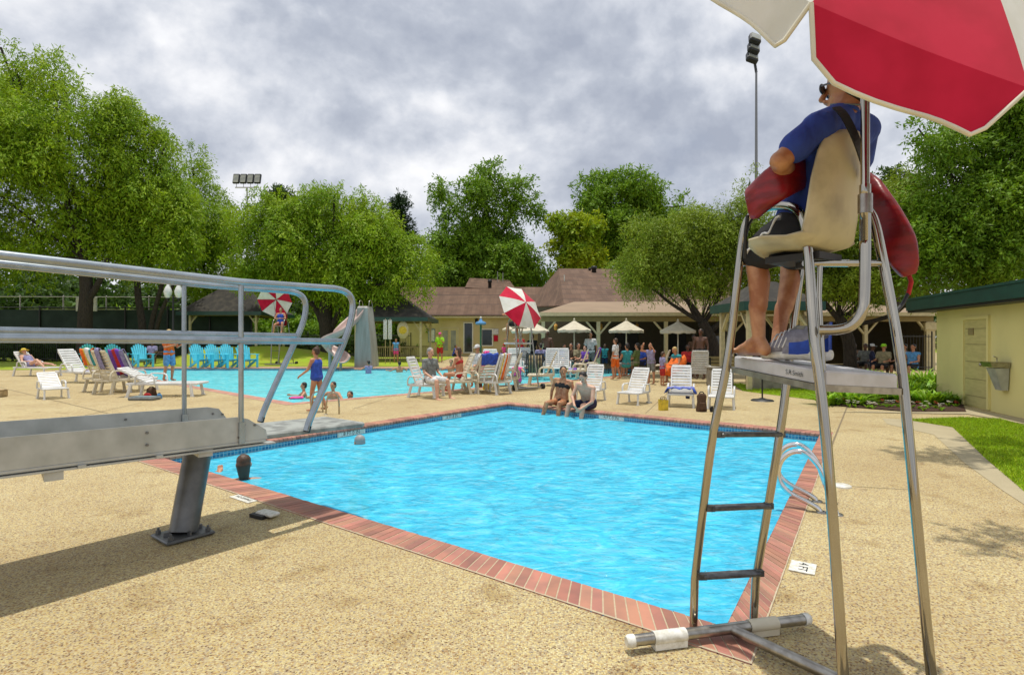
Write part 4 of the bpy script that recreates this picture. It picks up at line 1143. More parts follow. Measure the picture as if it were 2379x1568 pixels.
# rescue tube across the guard's lap, with its shoulder strap
def rescue_tube():
    pts = [P(1742, 478, 2.52), P(1775, 448, 2.42), P(1815, 418, 2.36), P(1862, 398, 2.42), P(1905, 392, 2.74), P(1960, 410, 2.86), P(2012, 440, 2.84), P(2050, 492, 2.74), P(2082, 555, 2.68), P(2103, 612, 2.66), P(2112, 640, 2.66)]
    pts = smooth_path(pts, 2); base = pts[len(pts)//2].copy()
    root = empty('rescue_tube', base, label='red vinyl rescue tube lying across the lap of the near lifeguard', cat='rescue tube')
    n = len(pts); V = []; m = 14; mb = MB()
    for i, p in enumerate(pts):
        t = i/(n-1); T = (pts[min(i+1, n-1)]-pts[max(i-1, 0)]).normalized()
        up = V3((0, 0, 1)); wv = (up-T*up.dot(T)).normalized(); nv = T.cross(wv)
        hw = .078*min(1, .80+t*6, .34+(1-t)*3.2); ht = .027*min(1, .6+t*9, .5+(1-t)*5)
        for j_ in range(m):
            a = 2*math.pi*j_/m; c, s_ = math.cos(a), math.sin(a)
            c = math.copysign(abs(c)**.5, c); s_ = math.copysign(abs(s_)**.5, s_)
            groove = 1-.30*math.exp(-(c/.12)**2)
            V.append(p-base+wv*c*hw+nv*s_*ht*groove)
    fs = [(i*m+j_, i*m+(j_+1) % m, (i+1)*m+(j_+1) % m, (i+1)*m+j_) for i in range(n-1) for j_ in range(m)]+[tuple(range(m-1, -1, -1)), tuple((n-1)*m+j_ for j_ in range(m))]
    mb.add(V, fs, 0, True); mb.build('float', 'tube_red', root)
    mb = MB(); q = [pts[-1]-base, P(2117, 655, 2.66)-base, P(2110, 685, 2.66)-base]; mb.tube(q, .010, 8); mb.build('tow_end', 'redc', root)
    mb = MB(); q = [P(2110, 682, 2.66), P(2098, 705, 2.65), P(2080, 726, 2.6)]; q = [p-base for p in q]; mb.tube(q, .009, 6); mb.build('tow_cord', 'black', root)
    # strap: flat band over the back
    mb = MB(); st = [P(1942, 250, 2.27), P(1958, 262, 2.235), P(1975, 292, 2.225), P(1992, 330, 2.235), P(2004, 372, 2.28), P(2010, 410, 2.36)]
    st = smooth_path([p-base for p in st], 2)
    for a, b_ in zip(st[:-1], st[1:]): mb.beam(a, b_+(b_-a)*.1, .034, .006, up=(0, -1, .25))
    mb.build('shoulder_strap', 'black', root)
    mb = MB(); st = [P(1737, 500, 2.52), P(1732, 540, 2.53), P(1731, 600, 2.56)]; st = [p-base for p in st]; mb.tube(st, .008, 6); mb.build('tow_line', 'black', root)
rescue_tube()
# orange print on the shirt back is a separate flat patch of the jersey: omitted where the seat hides it

M['shoe_grey'] = mat('lavender grey mesh', (.27, .27, .33), .8, col2=(.2, .2, .25), nscale=60)
# sneakers on the platform
def sneaker(loc, rz, label):
    root = empty('sneaker', loc, rz, label=label, cat='shoe', group='pair of grey and blue running shoes'); root.scale = (.98, .98, 1.28)
    def loft(secs, name, m_, close=True):
        mb = MB(); V = []; k = 12
        for (x, w, z0, z1, cy) in secs:
            for i in range(k):
                a = 2*math.pi*i/k; V.append((x, cy+w*math.cos(a), (z0+z1)/2+(z1-z0)/2*math.sin(a)))
        n = len(secs)
        fs = [(i*k+j_, i*k+(j_+1) % k, (i+1)*k+(j_+1) % k, (i+1)*k+j_) for i in range(n-1) for j_ in range(k)]
        if close: fs += [tuple(range(k-1, -1, -1)), tuple((n-1)*k+j_ for j_ in range(k))]
        mb.add(V, fs, 0, True); return mb.build(name, m_, root)
    # toe at -x, heel at +x
    loft([(-.135, .012, .006, .024, 0), (-.125, .032, .0, .032, 0), (-.09, .044, .0, .034, 0), (-.02, .043, .0, .036, 0), (.06, .036, .0, .040, 0), (.115, .035, .0, .044, 0), (.14, .022, .006, .040, 0)], 'sole', 'white_cap')
    loft([(-.128, .012, .022, .036, 0), (-.115, .034, .02, .052, 0), (-.08, .042, .02, .066, 0), (-.03, .041, .02, .088, 0), (.0, .038, .02, .112, 0)], 'toe_box', 'shoe_grey')
    mb = MB()
    secs = [(-.01, .039, .02, .095), (.02, .038, .02, .108), (.05, .036, .02, .112), (.08, .035, .02, .116), (.11, .034, .02, .130), (.132, .020, .03, .142)]
    V = []; k = len(secs)
    for side in (-1, 1):
        for (x, w, z0, z1) in secs: V += [(x, side*w, z0), (x, side*w*.92, (z0+z1)/2), (x+.004, side*w*.78, z1), (x+.002, side*w*.66, z1-.004), (x, side*w*.80, (z0+z1)/2)]
    for side in (0, 1):
        for i in range(k-1):
            for c in range(4):
                a = side*k*5+i*5+c; mb.f.append((a, a+1, a+6, a+5)) if side else mb.f.append((a+5, a+6, a+1, a)); mb.m.append(0 if c == 0 and i > 0 else 1); mb.s.append(True)
    e1 = (k-1)*5; e2 = k*5+(k-1)*5
    for c in range(4): mb.f.append((e1+c, e1+c+1, e2+c+1, e2+c)); mb.m.append(0); mb.s.append(True)
    mb.v = V; mb.build('upper', ['bluec', 'shoe_grey'], root)
    mb = MB()
    for i in range(4):
        x = -.065+i*.020; mb.tube([(x-.004, -.041, .045), (x+.010, -.032, .078), (x+.015, -.012, .094+.006*i), (x+.015, .012, .094+.006*i), (x+.010, .032, .078), (x-.004, .041, .045)], .0036, 6)
    mb.build('stripe', 'whitec', root)
    mb = MB(); mb.box((.02, 0, .105), (.07, .03, .012), rot=Matrix.Rotation(-.5, 3, 'Y')); mb.build('tongue', 'grey', root)
    mb = MB(); mb.lathe([(.030, 0), (.034, .008), (.028, .012)], (.075, 0, .112), 14); mb.build('heel_collar', 'grey', root)
sneaker(P(1832, 836, 2.62)+V3((0, 0, .0)), -.95, 'grey and blue running shoe on the step, the nearer of the pair')
sneaker(P(1862, 837, 2.68)+V3((0, 0, .0)), -.90, 'grey and blue running shoe on the step, half hidden behind the nearer one')
# ------------------------------------------------------------ white resin loungers
def lounger_parts(ye=1.15):
    "feet towards +y, hinge of the back at y = -.12; length about 1.8"
    d = {}
    mb = MB(); w = .31; z = .36; yb = -.55 if ye > 1 else -.34
    for s_ in (-1, 1): mb.beam((s_*w, yb, z-.02), (s_*w, ye, z-.03), .045, .06, bev=.01)
    y = -.02
    while y < ye-.03:
        mb.box((0, y+.03, z), (2*w-.02, .062, .018)); y += .078
    mb.box((0, ye+.01, z-.02), (2*w+.04, .05, .05), bev=.01); mb.box((0, yb, z-.02), (2*w, .04, .04))
    d['seat'] = mb
    mb = MB(); H = .78                   # back lies along +z in its own frame; rotated about x at the hinge
    for s_ in (-1, 1):
        mb.beam((s_*(w-.045), 0, 0), (s_*(w-.055), 0, H-.07), .045, .035)
    for k in range(8):
        zz = .06+k*.086; mb.box((0, -.004, zz), (2*w-.11, .016, .060))
    mb.box((0, 0, H-.035), (2*w-.10, .035, .085), bev=.015); mb.box((0, .0, .0), (2*w-.06, .03, .05))
    d['backrest'] = mb
    legs = []
    for (sx, y, dy) in ((-1, yb+.1, -.08), (1, yb+.1, -.08), (-1, ye-.17 if ye > 1 else ye-.06, .06), (1, ye-.17 if ye > 1 else ye-.06, .06)):
        mb = MB(); mb.beam((sx*w, y, z-.03), (sx*(w+.02), y+dy, 0.0), .05, .07, bev=.01); mb.box((sx*(w+.02), y+dy, .012), (.06, .09, .024)); legs.append(mb)
    d['legs'] = legs
    arms = []
    for s_ in (-1, 1):
        mb = MB(); x = s_*(w+.025)
        p = smooth_path([(x, -.34, z-.03), (x, -.33, z+.16), (x, -.26, z+.225), (x, .02, z+.215), (x, .12, z+.18), (x, .13, z-.03)], 1)
        mb.tube(p, .019, 6, flat=1.5); mb.box((x, -.11, z+.225), (.05, .34, .018), bev=.005); arms.append(mb)
    d['arms'] = arms
    return d
LPL = lounger_parts(); LPS = lounger_parts(.46); LM = {}
def lounger(px, py, head, back, label, m_='white_pl', d=None, sc=1.0, arms=True, long=False):
    "head: direction (x, y) of the foot end; back: lean from the vertical in degrees"
    loc = G(px, py) if d is None else Vector(((px-CX)/F*d, d, 0))
    root = empty('sun_lounger', loc, facing(*head), label=label, cat='sun lounger', group='white resin sun loungers round the pools')
    root.scale = (sc, sc, sc)
    LP = LPL if long else LPS
    def inst(key, name, mb, at=(0, 0, 0)):
        k = (key, m_, long)
        if k not in LM:
            o = mb.build(name, m_, root, loc=at); LM[k] = o.data
        else:
            o = bpy.data.objects.new(name, LM[k]); COL.objects.link(o); o.parent = root; o.location = at
        return o
    inst('seat', 'seat', LP['seat'])
    b = inst('back', 'backrest', LP['backrest'], (0, -.12, .38)); b.rotation_euler = (R(back), 0, 0)
    for i, l in enumerate(LP['legs']): inst('leg%d' % i, 'leg', l)
    if arms:
        for i, l in enumerate(LP['arms']): inst('arm%d' % i, 'armrest', l)
    return root
def towel_on_back(root, back, cols, label, z0=.30, z1=.80, w=.27, name='towel', hang=.35, matn=None):
    "a towel folded over the top of a reclined back"
    t = empty(name, root.location, root.rotation_euler.z, label=label, cat='towel'); t.scale = root.scale
    Rm = Matrix.Rotation(R(back), 4, 'X'); T = Matrix.Translation((0, -.12, .38))@Rm
    mb = MB(); nx, nz = 12, 10; V = []; 
    path = [(.030, z0), (.032, (z0+z1)/2), (.03, z1), (.0, z1+.025), (-.035, z1), (-.05, z1-hang*.5), (-.06, z1-hang)]
    path = [(p.x, p.y) for p in smooth_path([(a, b, 0) for a, b in path], 1)]
    for i, (yy, zz) in enumerate(path):
        for j in range(nx+1):
            x = -w+2*w*j/nx; p = T@Vector((x, yy+.012*math.sin(j*1.7+i*.6)*(1 if yy > 0 else -1), zz-.02*math.sin(j*.9))); V.append(p)
    fs = [(i*(nx+1)+j, i*(nx+1)+j+1, (i+1)*(nx+1)+j+1, (i+1)*(nx+1)+j) for i in range(len(path)-1) for j in range(nx)]
    for i in range(len(path)-1):
        for j in range(nx): mb.m.append((j*len(cols))//nx if len(cols) > 1 else 0); mb.s.append(True)
    mb.v = [tuple(v) for v in V]; mb.f = fs
    o = mb.build('cloth', cols, t)
    sol = o.modifiers.new('thick', 'SOLIDIFY'); sol.thickness = .012
    return t
def towel_flat(root, cols, label, y0=.1, y1=.9, w=.3, name='towel', z=.40):
    t = empty(name, root.location, root.rotation_euler.z, label=label, cat='towel')
    mb = MB(); V = []; nx, ny = 10, 14
    for i in range(ny+1):
        for j in range(nx+1):
            x = -w+2*w*j/nx; y = y0+(y1-y0)*i/ny
            V.append((x+.02*math.sin(i), y, z+.022*abs(math.sin(i*1.1+j*.7))+.012*math.sin(j*2.1)-(.12*max(0, abs(x)-w*.8)/(w*.2))))
    mb.v = V; mb.f = [(i*(nx+1)+j, i*(nx+1)+j+1, (i+1)*(nx+1)+j+1, (i+1)*(nx+1)+j) for i in range(ny) for j in range(nx)]
    mb.m = [((i*len(cols))//ny) for i in range(ny) for j in range(nx)]; mb.s = [True]*len(mb.f)
    o = mb.build('cloth', cols, t); sol = o.modifiers.new('thick', 'SOLIDIFY'); sol.thickness = .01
    return t

# left group
l1 = lounger(122, 925, (.75, -.55), 52, 'low white lounger standing alone at the far left, its back to the upper left', sc=0.74)
l2 = lounger(75, 873, (.95, -.2), 40, 'white lounger at the far left that the woman in the yellow hat lies on', long=True)
l3 = lounger(185, 888, (.97, -.2), 33, 'white lounger with its back raised, behind the low one at the left', sc=1.1, long=True)
l4 = lounger(244, 908, (.35, .90), 24, 'lounger at the left with a rainbow striped towel over its back', 'cream_shade_pl', sc=1.08)
l5 = lounger(268, 913, (.35, .90), 23, 'bare lounger between the rainbow towel one and the purple towel one', 'cream_shade_pl', sc=1.08)
l6 = lounger(308, 908, (.32, .90), 24, 'lounger at the left with a purple and crimson towel over its back', sc=1.06)
l7 = lounger(362, 920, (.96, .12), 62, 'low flat white lounger at the left pool edge with bags under it', long=True)
towel_on_back(l4, 24, ['orange', 'yellow', 'whitec', 'teal', 'orange'], 'rainbow striped towel hanging over a lounger back at the left', z0=.35, hang=.42)
towel_on_back(l6, 24, ['purple', 'redc', 'purple', 'lav'], 'purple and crimson towel hanging over a lounger back at the left', z0=.05, hang=.7, w=.29)
towel_on_back(l5, 23, ['lav'], 'pale lilac towel strip over the bare lounger at the left', z0=.2, w=.09, hang=.5)
towel_flat(l3, ['whitec', 'lav', 'whitec'], 'white and lilac towel spread on the lounger behind the low one')
# centre group between the pools
c1 = lounger(985, 921, (.93, -.25), 22, 'white lounger that the old man in the grey shirt sits on', sc=0.93)
c2 = lounger(1062, 914, (-.92, -.28), 25, 'shade-toned white lounger facing left, right of the old man', 'cream_shade_pl')
c3 = lounger(1096, 908, (-.85, .3), 24, 'shade-toned white lounger behind the pink towel in the centre', 'cream_shade_pl')
c4 = lounger(1124, 912, (-.45, .8), 20, 'lounger in the centre with a blue towel over its back', 'cream_shade_pl', sc=0.95)
c5 = lounger(1150, 914, (-.75, .55), 20, 'lounger in the centre with a white, yellow and orange towel over it', sc=0.95)
c7 = lounger(1178, 905, (-.92, .1), 24, 'shade-toned white lounger left of the right-hand far guard chair', 'cream_shade_pl')
c6 = lounger(1140, 880, (.1, -1), 22, 'white-backed lounger facing the camera behind the blue towel')
c8 = lounger(1197, 872, (.1, -1), 22, 'white-backed lounger facing the camera left of the far guard chair legs')
c9 = lounger(1218, 868, (.0, -1), 20, 'white-backed lounger facing the camera behind the far guard chair legs')
c11 = lounger(1262, 895, (-.95, .1), 24, 'shade-toned white lounger facing left, right of the far guard chair', 'cream_shade_pl')
c10 = lounger(1283, 874, (-.1, -1), 20, 'left one of two white-backed loungers right of the far guard chair')
c12 = lounger(1306, 874, (-.1, -1), 20, 'right one of two white-backed loungers right of the far guard chair')
c13 = lounger(1340, 882, (-.9, .15), 22, 'shade-toned white lounger behind the woman in the black bikini', 'cream_shade_pl')
c14 = lounger(1368, 878, (-.9, .2), 22, 'shade-toned white lounger with a purple towel behind the bathing boy', 'cream_shade_pl')
c15 = lounger(1528, 882, (-.85, .3), 22, 'shade-toned white lounger back left of the orange towel', 'cream_shade_pl', d=19.5)
c16 = lounger(1624, 880, (.2, .9), 22, 'grey-white lounger back right of the orange towel', d=19)
towel_on_back(c4, 20, ['bluec'], 'dark blue towel draped over a lounger back in the centre', z0=.55, hang=.3, w=.26)
towel_on_back(c5, 20, ['whitec', 'whitec', 'yellow', 'whitec', 'whitec', 'orange', 'whitec', 'redc', 'whitec', 'whitec'], 'white towel with yellow and orange figures hanging down a lounger back', z0=.1, hang=.75, w=.24)
towel_on_back(c14, 22, ['purple'], 'purple towel over the lounger back behind the bathing boy', z0=.3, w=.24)
towel_on_back(c3, 24, ['pink'], 'bright pink towel over the shade-toned white lounger in the centre', z0=.1, hang=.6, w=.16)
towel_flat(c13, ['purple', 'lav', 'olive'], 'purple patterned towel on the lounger behind the black bikini', y0=.0, y1=.42)
# right front row
r1 = lounger(1374, 930, (-.5, -.85), 22, 'white lounger directly behind the boy bending at the pool edge', sc=0.78)
r2 = lounger(1474, 937, (-.62, -.78), 30, 'empty white slatted lounger in the middle of the right row', sc=0.77)
r3 = lounger(1582, 942, (-.30, -.9), 26, 'white slatted lounger with a blue towel on its seat', sc=0.82)
r4 = lounger(1676, 947, (-.35, -.85), 30, 'white lounger half hidden behind the ladder of the near guard chair', sc=0.78)
towel_flat(r3, ['bluec', 'lav', 'bluec'], 'crumpled blue and lilac towel on the seat of a slatted lounger', y0=.0, y1=.42, w=.33, z=.41)

# bags and small things
def bag(px, py, h, w, m_, label, d=None, rz=0.0, zip_='black', name='bag'):
    loc = G(px, py) if d is None else Vector(((px-CX)/F*d, d, 0))
    root = empty(name, loc, rz, label=label, cat='bag')
    mb = MB(); mb.lathe([(0, 0), (w*.46, 0), (w*.5, h*.08), (w*.5, h*.55), (w*.44, h*.85), (w*.30, h*.97), (.0, h)], (0, 0, 0), 12)
    mb.v = [(x*(1+.10*math.sin(z*17+1)), y*.62+.02*math.sin(z*30+x*9), z) for x, y, z in mb.v]; mb.build('body', m_, root)
    mb = MB(); mb.box((0, -w*.30, h*.32), (w*.62, w*.14, h*.40), bev=w*.06); mb.build('pocket', m_, root)
    mb = MB(); mb.tube(smooth_path([(-w*.25, 0, h*.92), (-w*.14, 0, h*1.07), (w*.14, 0, h*1.07), (w*.25, 0, h*.92)], 2), .012, 6); mb.build('handle', zip_, root)
def tote(px, py, h, w, m_, label, rz=.2):
    root = empty('tote_bag', G(px, py), rz, label=label, cat='bag')
    mb = MB(); d = w*.5
    V = [(-w/2, -d/2, 0), (w/2, -d/2, 0), (w/2, d/2, 0), (-w/2, d/2, 0), (-w/2*1.08, -d/2*1.1, h), (w/2*1.08, -d/2, h*.94), (w/2*1.06, d/2, h*.96), (-w/2*1.05, d/2, h)]
    mb.add(V, [(3, 2, 1, 0), (0, 1, 5, 4), (1, 2, 6, 5), (2, 3, 7, 6), (3, 0, 4, 7)]); o = mb.build('body', m_, root)
    sol = o.modifiers.new('t', 'SOLIDIFY'); sol.thickness = .008
    for y in (-d/2, d/2):
        mb = MB(); mb.tube(smooth_path([(-w*.25, y, h*.9), (-w*.22, y*.8, h*1.25), (w*.22, y*.8, h*1.25), (w*.25, y, h*.9)], 2), .010, 6); mb.build('handle', 'tan', root)
tote(1541, 953, .23, .18, 'yellow', 'yellow tote bag on the deck left of the blue towel lounger')
bag(1630, 956, .38, .22, 'brownc', 'dark brown backpack on the deck right of the blue towel lounger')
bag(1654, 957, .10, .08, 'blackc', 'small black pouch beside the dark brown backpack')
bag(1598, 926, .14, .10, 'navy', 'small navy bag hanging low beside the slatted lounger')
bag(352, 921, .24, .26, 'brownc', 'dark brown and red bag under the flat lounger at the left')
bag(370, 926, .13, .12, 'skyb', 'small blue bag under the flat lounger at the left')
bag(342, 924, .12, .18, 'redc', 'red cloth bundle under the flat lounger at the left')
mb = MB(); mb.box((0, 0, .04), (.62, .34, .08), rz=.0, bev=.02); mb.box((0, 0, .085), (.52, .26, .012), mi=1); mb.build('storage_tray', ['grey', 'greyblue'], None, loc=G(336, 929), label='flat grey tray on the deck under the low lounger', cat='tray')
mb = MB(); mb.box((0, 0, .09), (.22, .2, .18), bev=.02); mb.box((0, 0, .185), (.24, .22, .02), bev=.005); mb.build('wooden_box', 'tan', None, loc=G(2, 922), label='small brown box on the deck at the left frame edge', cat='box')
bag(1130, 905, .2, .2, 'yellow', 'yellow bag between the shade-toned white loungers in the centre')
bag(1112, 900, .25, .22, 'brownc', 'brown bag between the shade-toned white loungers in the centre')
bag(1156, 886, .16, .2, 'yellow', 'small yellow bag behind the loungers in the centre', name='bag')
bag(1040, 908, .16, .16, 'redc', 'red bag in front of the old man\'s lounger')
bag(1306, 896, .16, .2, 'lav', 'lilac bag behind the woman in the black bikini')
def flipflop(px, py, m_, label, rz):
    mb = MB(); mb.lathe([(0, .0), (.045, .0), (.05, .008), (.045, .018), (0, .018)], (0, 0, 0), 14); mb.v = [(x*(.9 if y > 0 else .75), y*2.5, z) for x, y, z in mb.v]
    mb.tube([(-.035, .0, .015), (0, .07, .04), (.035, .0, .015)], .005, 5, mi=1)
    mb.build('sandal', [m_, 'black'], None, loc=G(px, py), rz=rz, label=label, cat='sandal')
flipflop(403, 923, 'tan', 'brown sandal on the deck at the foot of the flat lounger', .9)
flipflop(411, 921, 'tan', 'brown sandal nearest the far pool edge at the left', 1.1)
flipflop(1508, 935, 'grey', 'grey sandal beside the empty slatted lounger', .3)

# ------------------------------------------------------------ turquoise slatted armchairs
def garden_chair(px, py, rz, sc, label, m_='turq'):
    root = empty('garden_chair', G(px, py), rz, label=label, cat='garden chair', group='turquoise slatted garden chairs'); root.scale = (sc,)*3
    key = ('gc', m_)
    if key not in LM:
        L = []
        mb = MB()
        for k in range(7):
            t = (k-3)/3; w_ = .068; h = .80-.16*t*t
            a = Vector((t*.19, -.22, .26)); b = Vector((t*.27, -.22-.30*h/.8, .26+h*.94))
            mb.beam(a, b, w_, .02, up=(0, 1, .3)); mb.tube([b-(b-a).normalized()*.01, b+(b-a).normalized()*.022], [w_/2, .01], 8, flat=.35)
        mb.beam((-.24, -.40, .62), (.24, -.40, .62), .05, .03); L.append(('backrest', mb))
        mb = MB()
        for k in range(6): mb.box((0, -.18+k*.095, .28+.018*k), (.50, .082, .02), rot=Matrix.Rotation(.18, 3, 'X'))
        L.append(('seat', mb))
        for s_ in (-1, 1):
            mb = MB(); mb.box((s_*.31, -.02, .58), (.12, .70, .025), bev=.006); L.append(('armrest', mb))
            mb = MB(); mb.beam((s_*.29, .28, 0), (s_*.29, .28, .57), .03, .09, up=(1, 0, 0)); L.append(('leg', mb))
            mb = MB(); mb.beam((s_*.26, -.52, .0), (s_*.26, .30, .36), .03, .10); mb.beam((s_*.27, -.36, .08), (s_*.27, -.36, .57), .03, .05, up=(1, 0, 0)); L.append(('side_frame', mb))
        LM[key] = [(n, mb.build(n, m_, root).data) for n, mb in L]
    else:
        for n, me in LM[key]:
            o = bpy.data.objects.new(n, me); COL.objects.link(o); o.parent = root
for px, py, rz, lab in ((213, 852, .35, 'leftmost turquoise garden chair, seen from behind through the handrail'), (272, 852, .25, 'turquoise garden chair partly behind the bare lounger back'),
                        (332, 853, -2.2, 'turquoise garden chair right of the purple towel, angled to the right'), (468, 854, -2.15, 'turquoise garden chair just left of the left railing post'),
                        (503, 854, -2.2, 'turquoise garden chair between the two railing posts, left one'), (537, 854, -2.2, 'turquoise garden chair between the two railing posts, right one'),
                        (575, 854, -2.25, 'rightmost turquoise garden chair, right of the right railing post')):
    garden_chair(px, py, rz, 1.2, lab)

# ------------------------------------------------------------ beige parasols with tables and wire chairs
def parasol(px, d, top_py, rim_py, w_px, label, tilt=0):
    x = (px-CX)/F*d; zt = 1.5-(top_py-HY)/F*d; zr = 1.5-(rim_py-HY)/F*d; Rr = w_px*d/F/2
    root = empty('parasol', (x, d, 0), label=label, cat='parasol', group='beige parasols in front of the covered patio')
    mb = MB(); n = 8; V = [(0, 0, zt)]; rings = 4
    for r_ in range(1, rings+1):
        s_ = r_/rings
        for i in range(n*4):
            a = 2*math.pi*i/(n*4); sc = 1-.055*math.sin(math.pi*((i % 4)/4)); z = zt+(zr-zt)*(s_**.92)+.05*math.sin(math.pi*((i % 4)/4))*s_*-.0
            V.append((Rr*s_*sc*math.cos(a), Rr*s_*sc*math.sin(a), z-(.03*math.sin(math.pi*((i % 4)/4))*s_)))
    k = n*4
    fs = [(0, 1+i, 1+(i+1) % k) for i in range(k)]+[(1+(r_-1)*k+i, 1+r_*k+i, 1+r_*k+(i+1) % k, 1+(r_-1)*k+(i+1) % k) for r_ in range(1, rings) for i in range(k)]
    mb.add(V, fs); base = 1+(rings-1)*k
    W2 = [V[base+i] for i in range(k)]+[(V[base+i][0]*1.0, V[base+i][1]*1.0, V[base+i][2]-.10-.02*math.sin(i*2.3)) for i in range(k)]
    mb.add(W2, [(i, k+i, k+(i+1) % k, (i+1) % k) for i in range(k)]); mb.build('canopy', 'beige_fab', root)
    mb = MB(); mb.lathe([(0, zt+.10), (.03, zt+.07), (.05, zt+.01), (.03, zt-.03)], (0, 0, 0), 10); mb.build('finial', 'beige_fab', root)
    mb = MB(); mb.tube([(0, 0, 0.05), (0, 0, zt-.02)], .028, 8); mb.build('pole', 'cream_shade_pl', root)
    mb = MB(); 
    for i in range(n):
        a = 2*math.pi*i/n; mb.tube([(0, 0, zt-.06), (Rr*.96*math.cos(a), Rr*.96*math.sin(a), zr-.03)], .012, 5)
    mb.build('rib', 'tan', root)
    mb = MB(); mb.lathe([(0, .06), (.2, .05), (.28, .0)], (0, 0, 0), 14); mb.build('base', 'black', root)
    t = empty('patio_table', (x, d, 0), label='round dark table under the ' + label, cat='table', group='patio tables under the beige parasols')
    mb = MB(); mb.lathe([(.06, .74), (.55, .745), (.56, .73), (.55, .715), (.06, .71)], (0, 0, 0), 20); mb.build('table_top', 'grey', t)
    for i in range(4):
        a = .6+i*1.571; mb = MB(); mb.tube([(.42*math.cos(a), .42*math.sin(a), .72), (.34*math.cos(a), .34*math.sin(a), .35), (.46*math.cos(a), .46*math.sin(a), .0)], .016, 6); mb.build('leg', 'black', t)
parasol(1232, 24.5, 742, 768, 88, 'beige parasol behind the far red and white umbrella')
parasol(1197, 33, 750, 764, 60, 'small white-rimmed parasol left of the far red and white umbrella')
parasol(1334, 24.5, 744, 766, 78, 'beige parasol nearest the left patio post')
parasol(1455, 24.5, 744, 767, 82, 'middle beige parasol right of the patio post')
parasol(1575, 23, 746, 768, 84, 'beige parasol under the leaning tree')
def metal_chair(px, d, rz, label):
    root = empty('patio_chair', ((px-CX)/F*d, d, 0), rz, label=label, cat='chair', group='dark metal patio chairs around the parasol tables')
    if 'mc' not in LM:
        L = []
        mb = MB(); mb.lathe([(0, .45), (.22, .45), (.23, .435), (0, .43)], (0, 0, 0), 14); L.append(('seat', mb))
        mb = MB(); mb.tube(smooth_path([(-.22, -.2, .44), (-.23, -.27, .8), (-.12, -.31, .96), (.12, -.31, .96), (.23, -.27, .8), (.22, -.2, .44)], 2), .014, 6)
        for i in range(-3, 4): mb.tube([(i*.055, -.21, .45), (i*.055, -.305, .94-.012*abs(i))], .006, 4)
        L.append(('backrest', mb))
        for sx in (-1, 1):
            for sy in (-1, 1):
                mb = MB(); mb.tube([(sx*.19, sy*.19, .44), (sx*.24, sy*.24, 0)], .012, 6); L.append(('leg', mb))
        LM['mc'] = [(n, mb.build(n, 'black', root).data) for n, mb in L]
    else:
        for n, me in LM['mc']:
            o = bpy.data.objects.new(n, me); COL.objects.link(o); o.parent = root
PC = [(1212, 24.0, .3, 'by the parasol behind the far umbrella, left one'), (1250, 24.1, -2.0, 'by the parasol behind the far umbrella, right one'), (1312, 23.8, .6, 'left of the table nearest the patio post'), (1354, 24.0, -1.2, 'right of the table nearest the patio post'),
      (1430, 23.9, 1.0, 'left of the middle parasol table'), (1482, 24.1, -1.3, 'right of the middle parasol table'), (1465, 23.3, .1, 'in front of the middle parasol table'), (1590, 22.2, .2, 'in front of the table under the leaning tree'), (1552, 22.8, 1.2, 'left of the table under the leaning tree')]
for px, d, rz, l in PC: metal_chair(px, d, rz, 'dark metal patio chair '+l)
# rubbish drum in a slatted cage
t = empty('litter_bin', Vector(((1243-CX)/F*22.3, 22.3, 0)), label='slatted dark litter bin with a pale drum inside, right of the far guard chair', cat='litter bin')
mb = MB()
for i in range(18):
    a = 2*math.pi*i/18; mb.box((.36*math.cos(a), .36*math.sin(a), .45), (.012, .055, .86), rz=a)
mb.lathe([(.37, .05), (.38, .07), (.37, .09)], n=24); mb.lathe([(.37, .85), (.385, .87), (.37, .90)], n=24); mb.build('cage', 'black', t)
mb = MB(); mb.lathe([(0, .05), (.29, .05), (.29, .86), (.27, .86), (.27, .2)], n=20); mb.build('drum', 'tan', t)

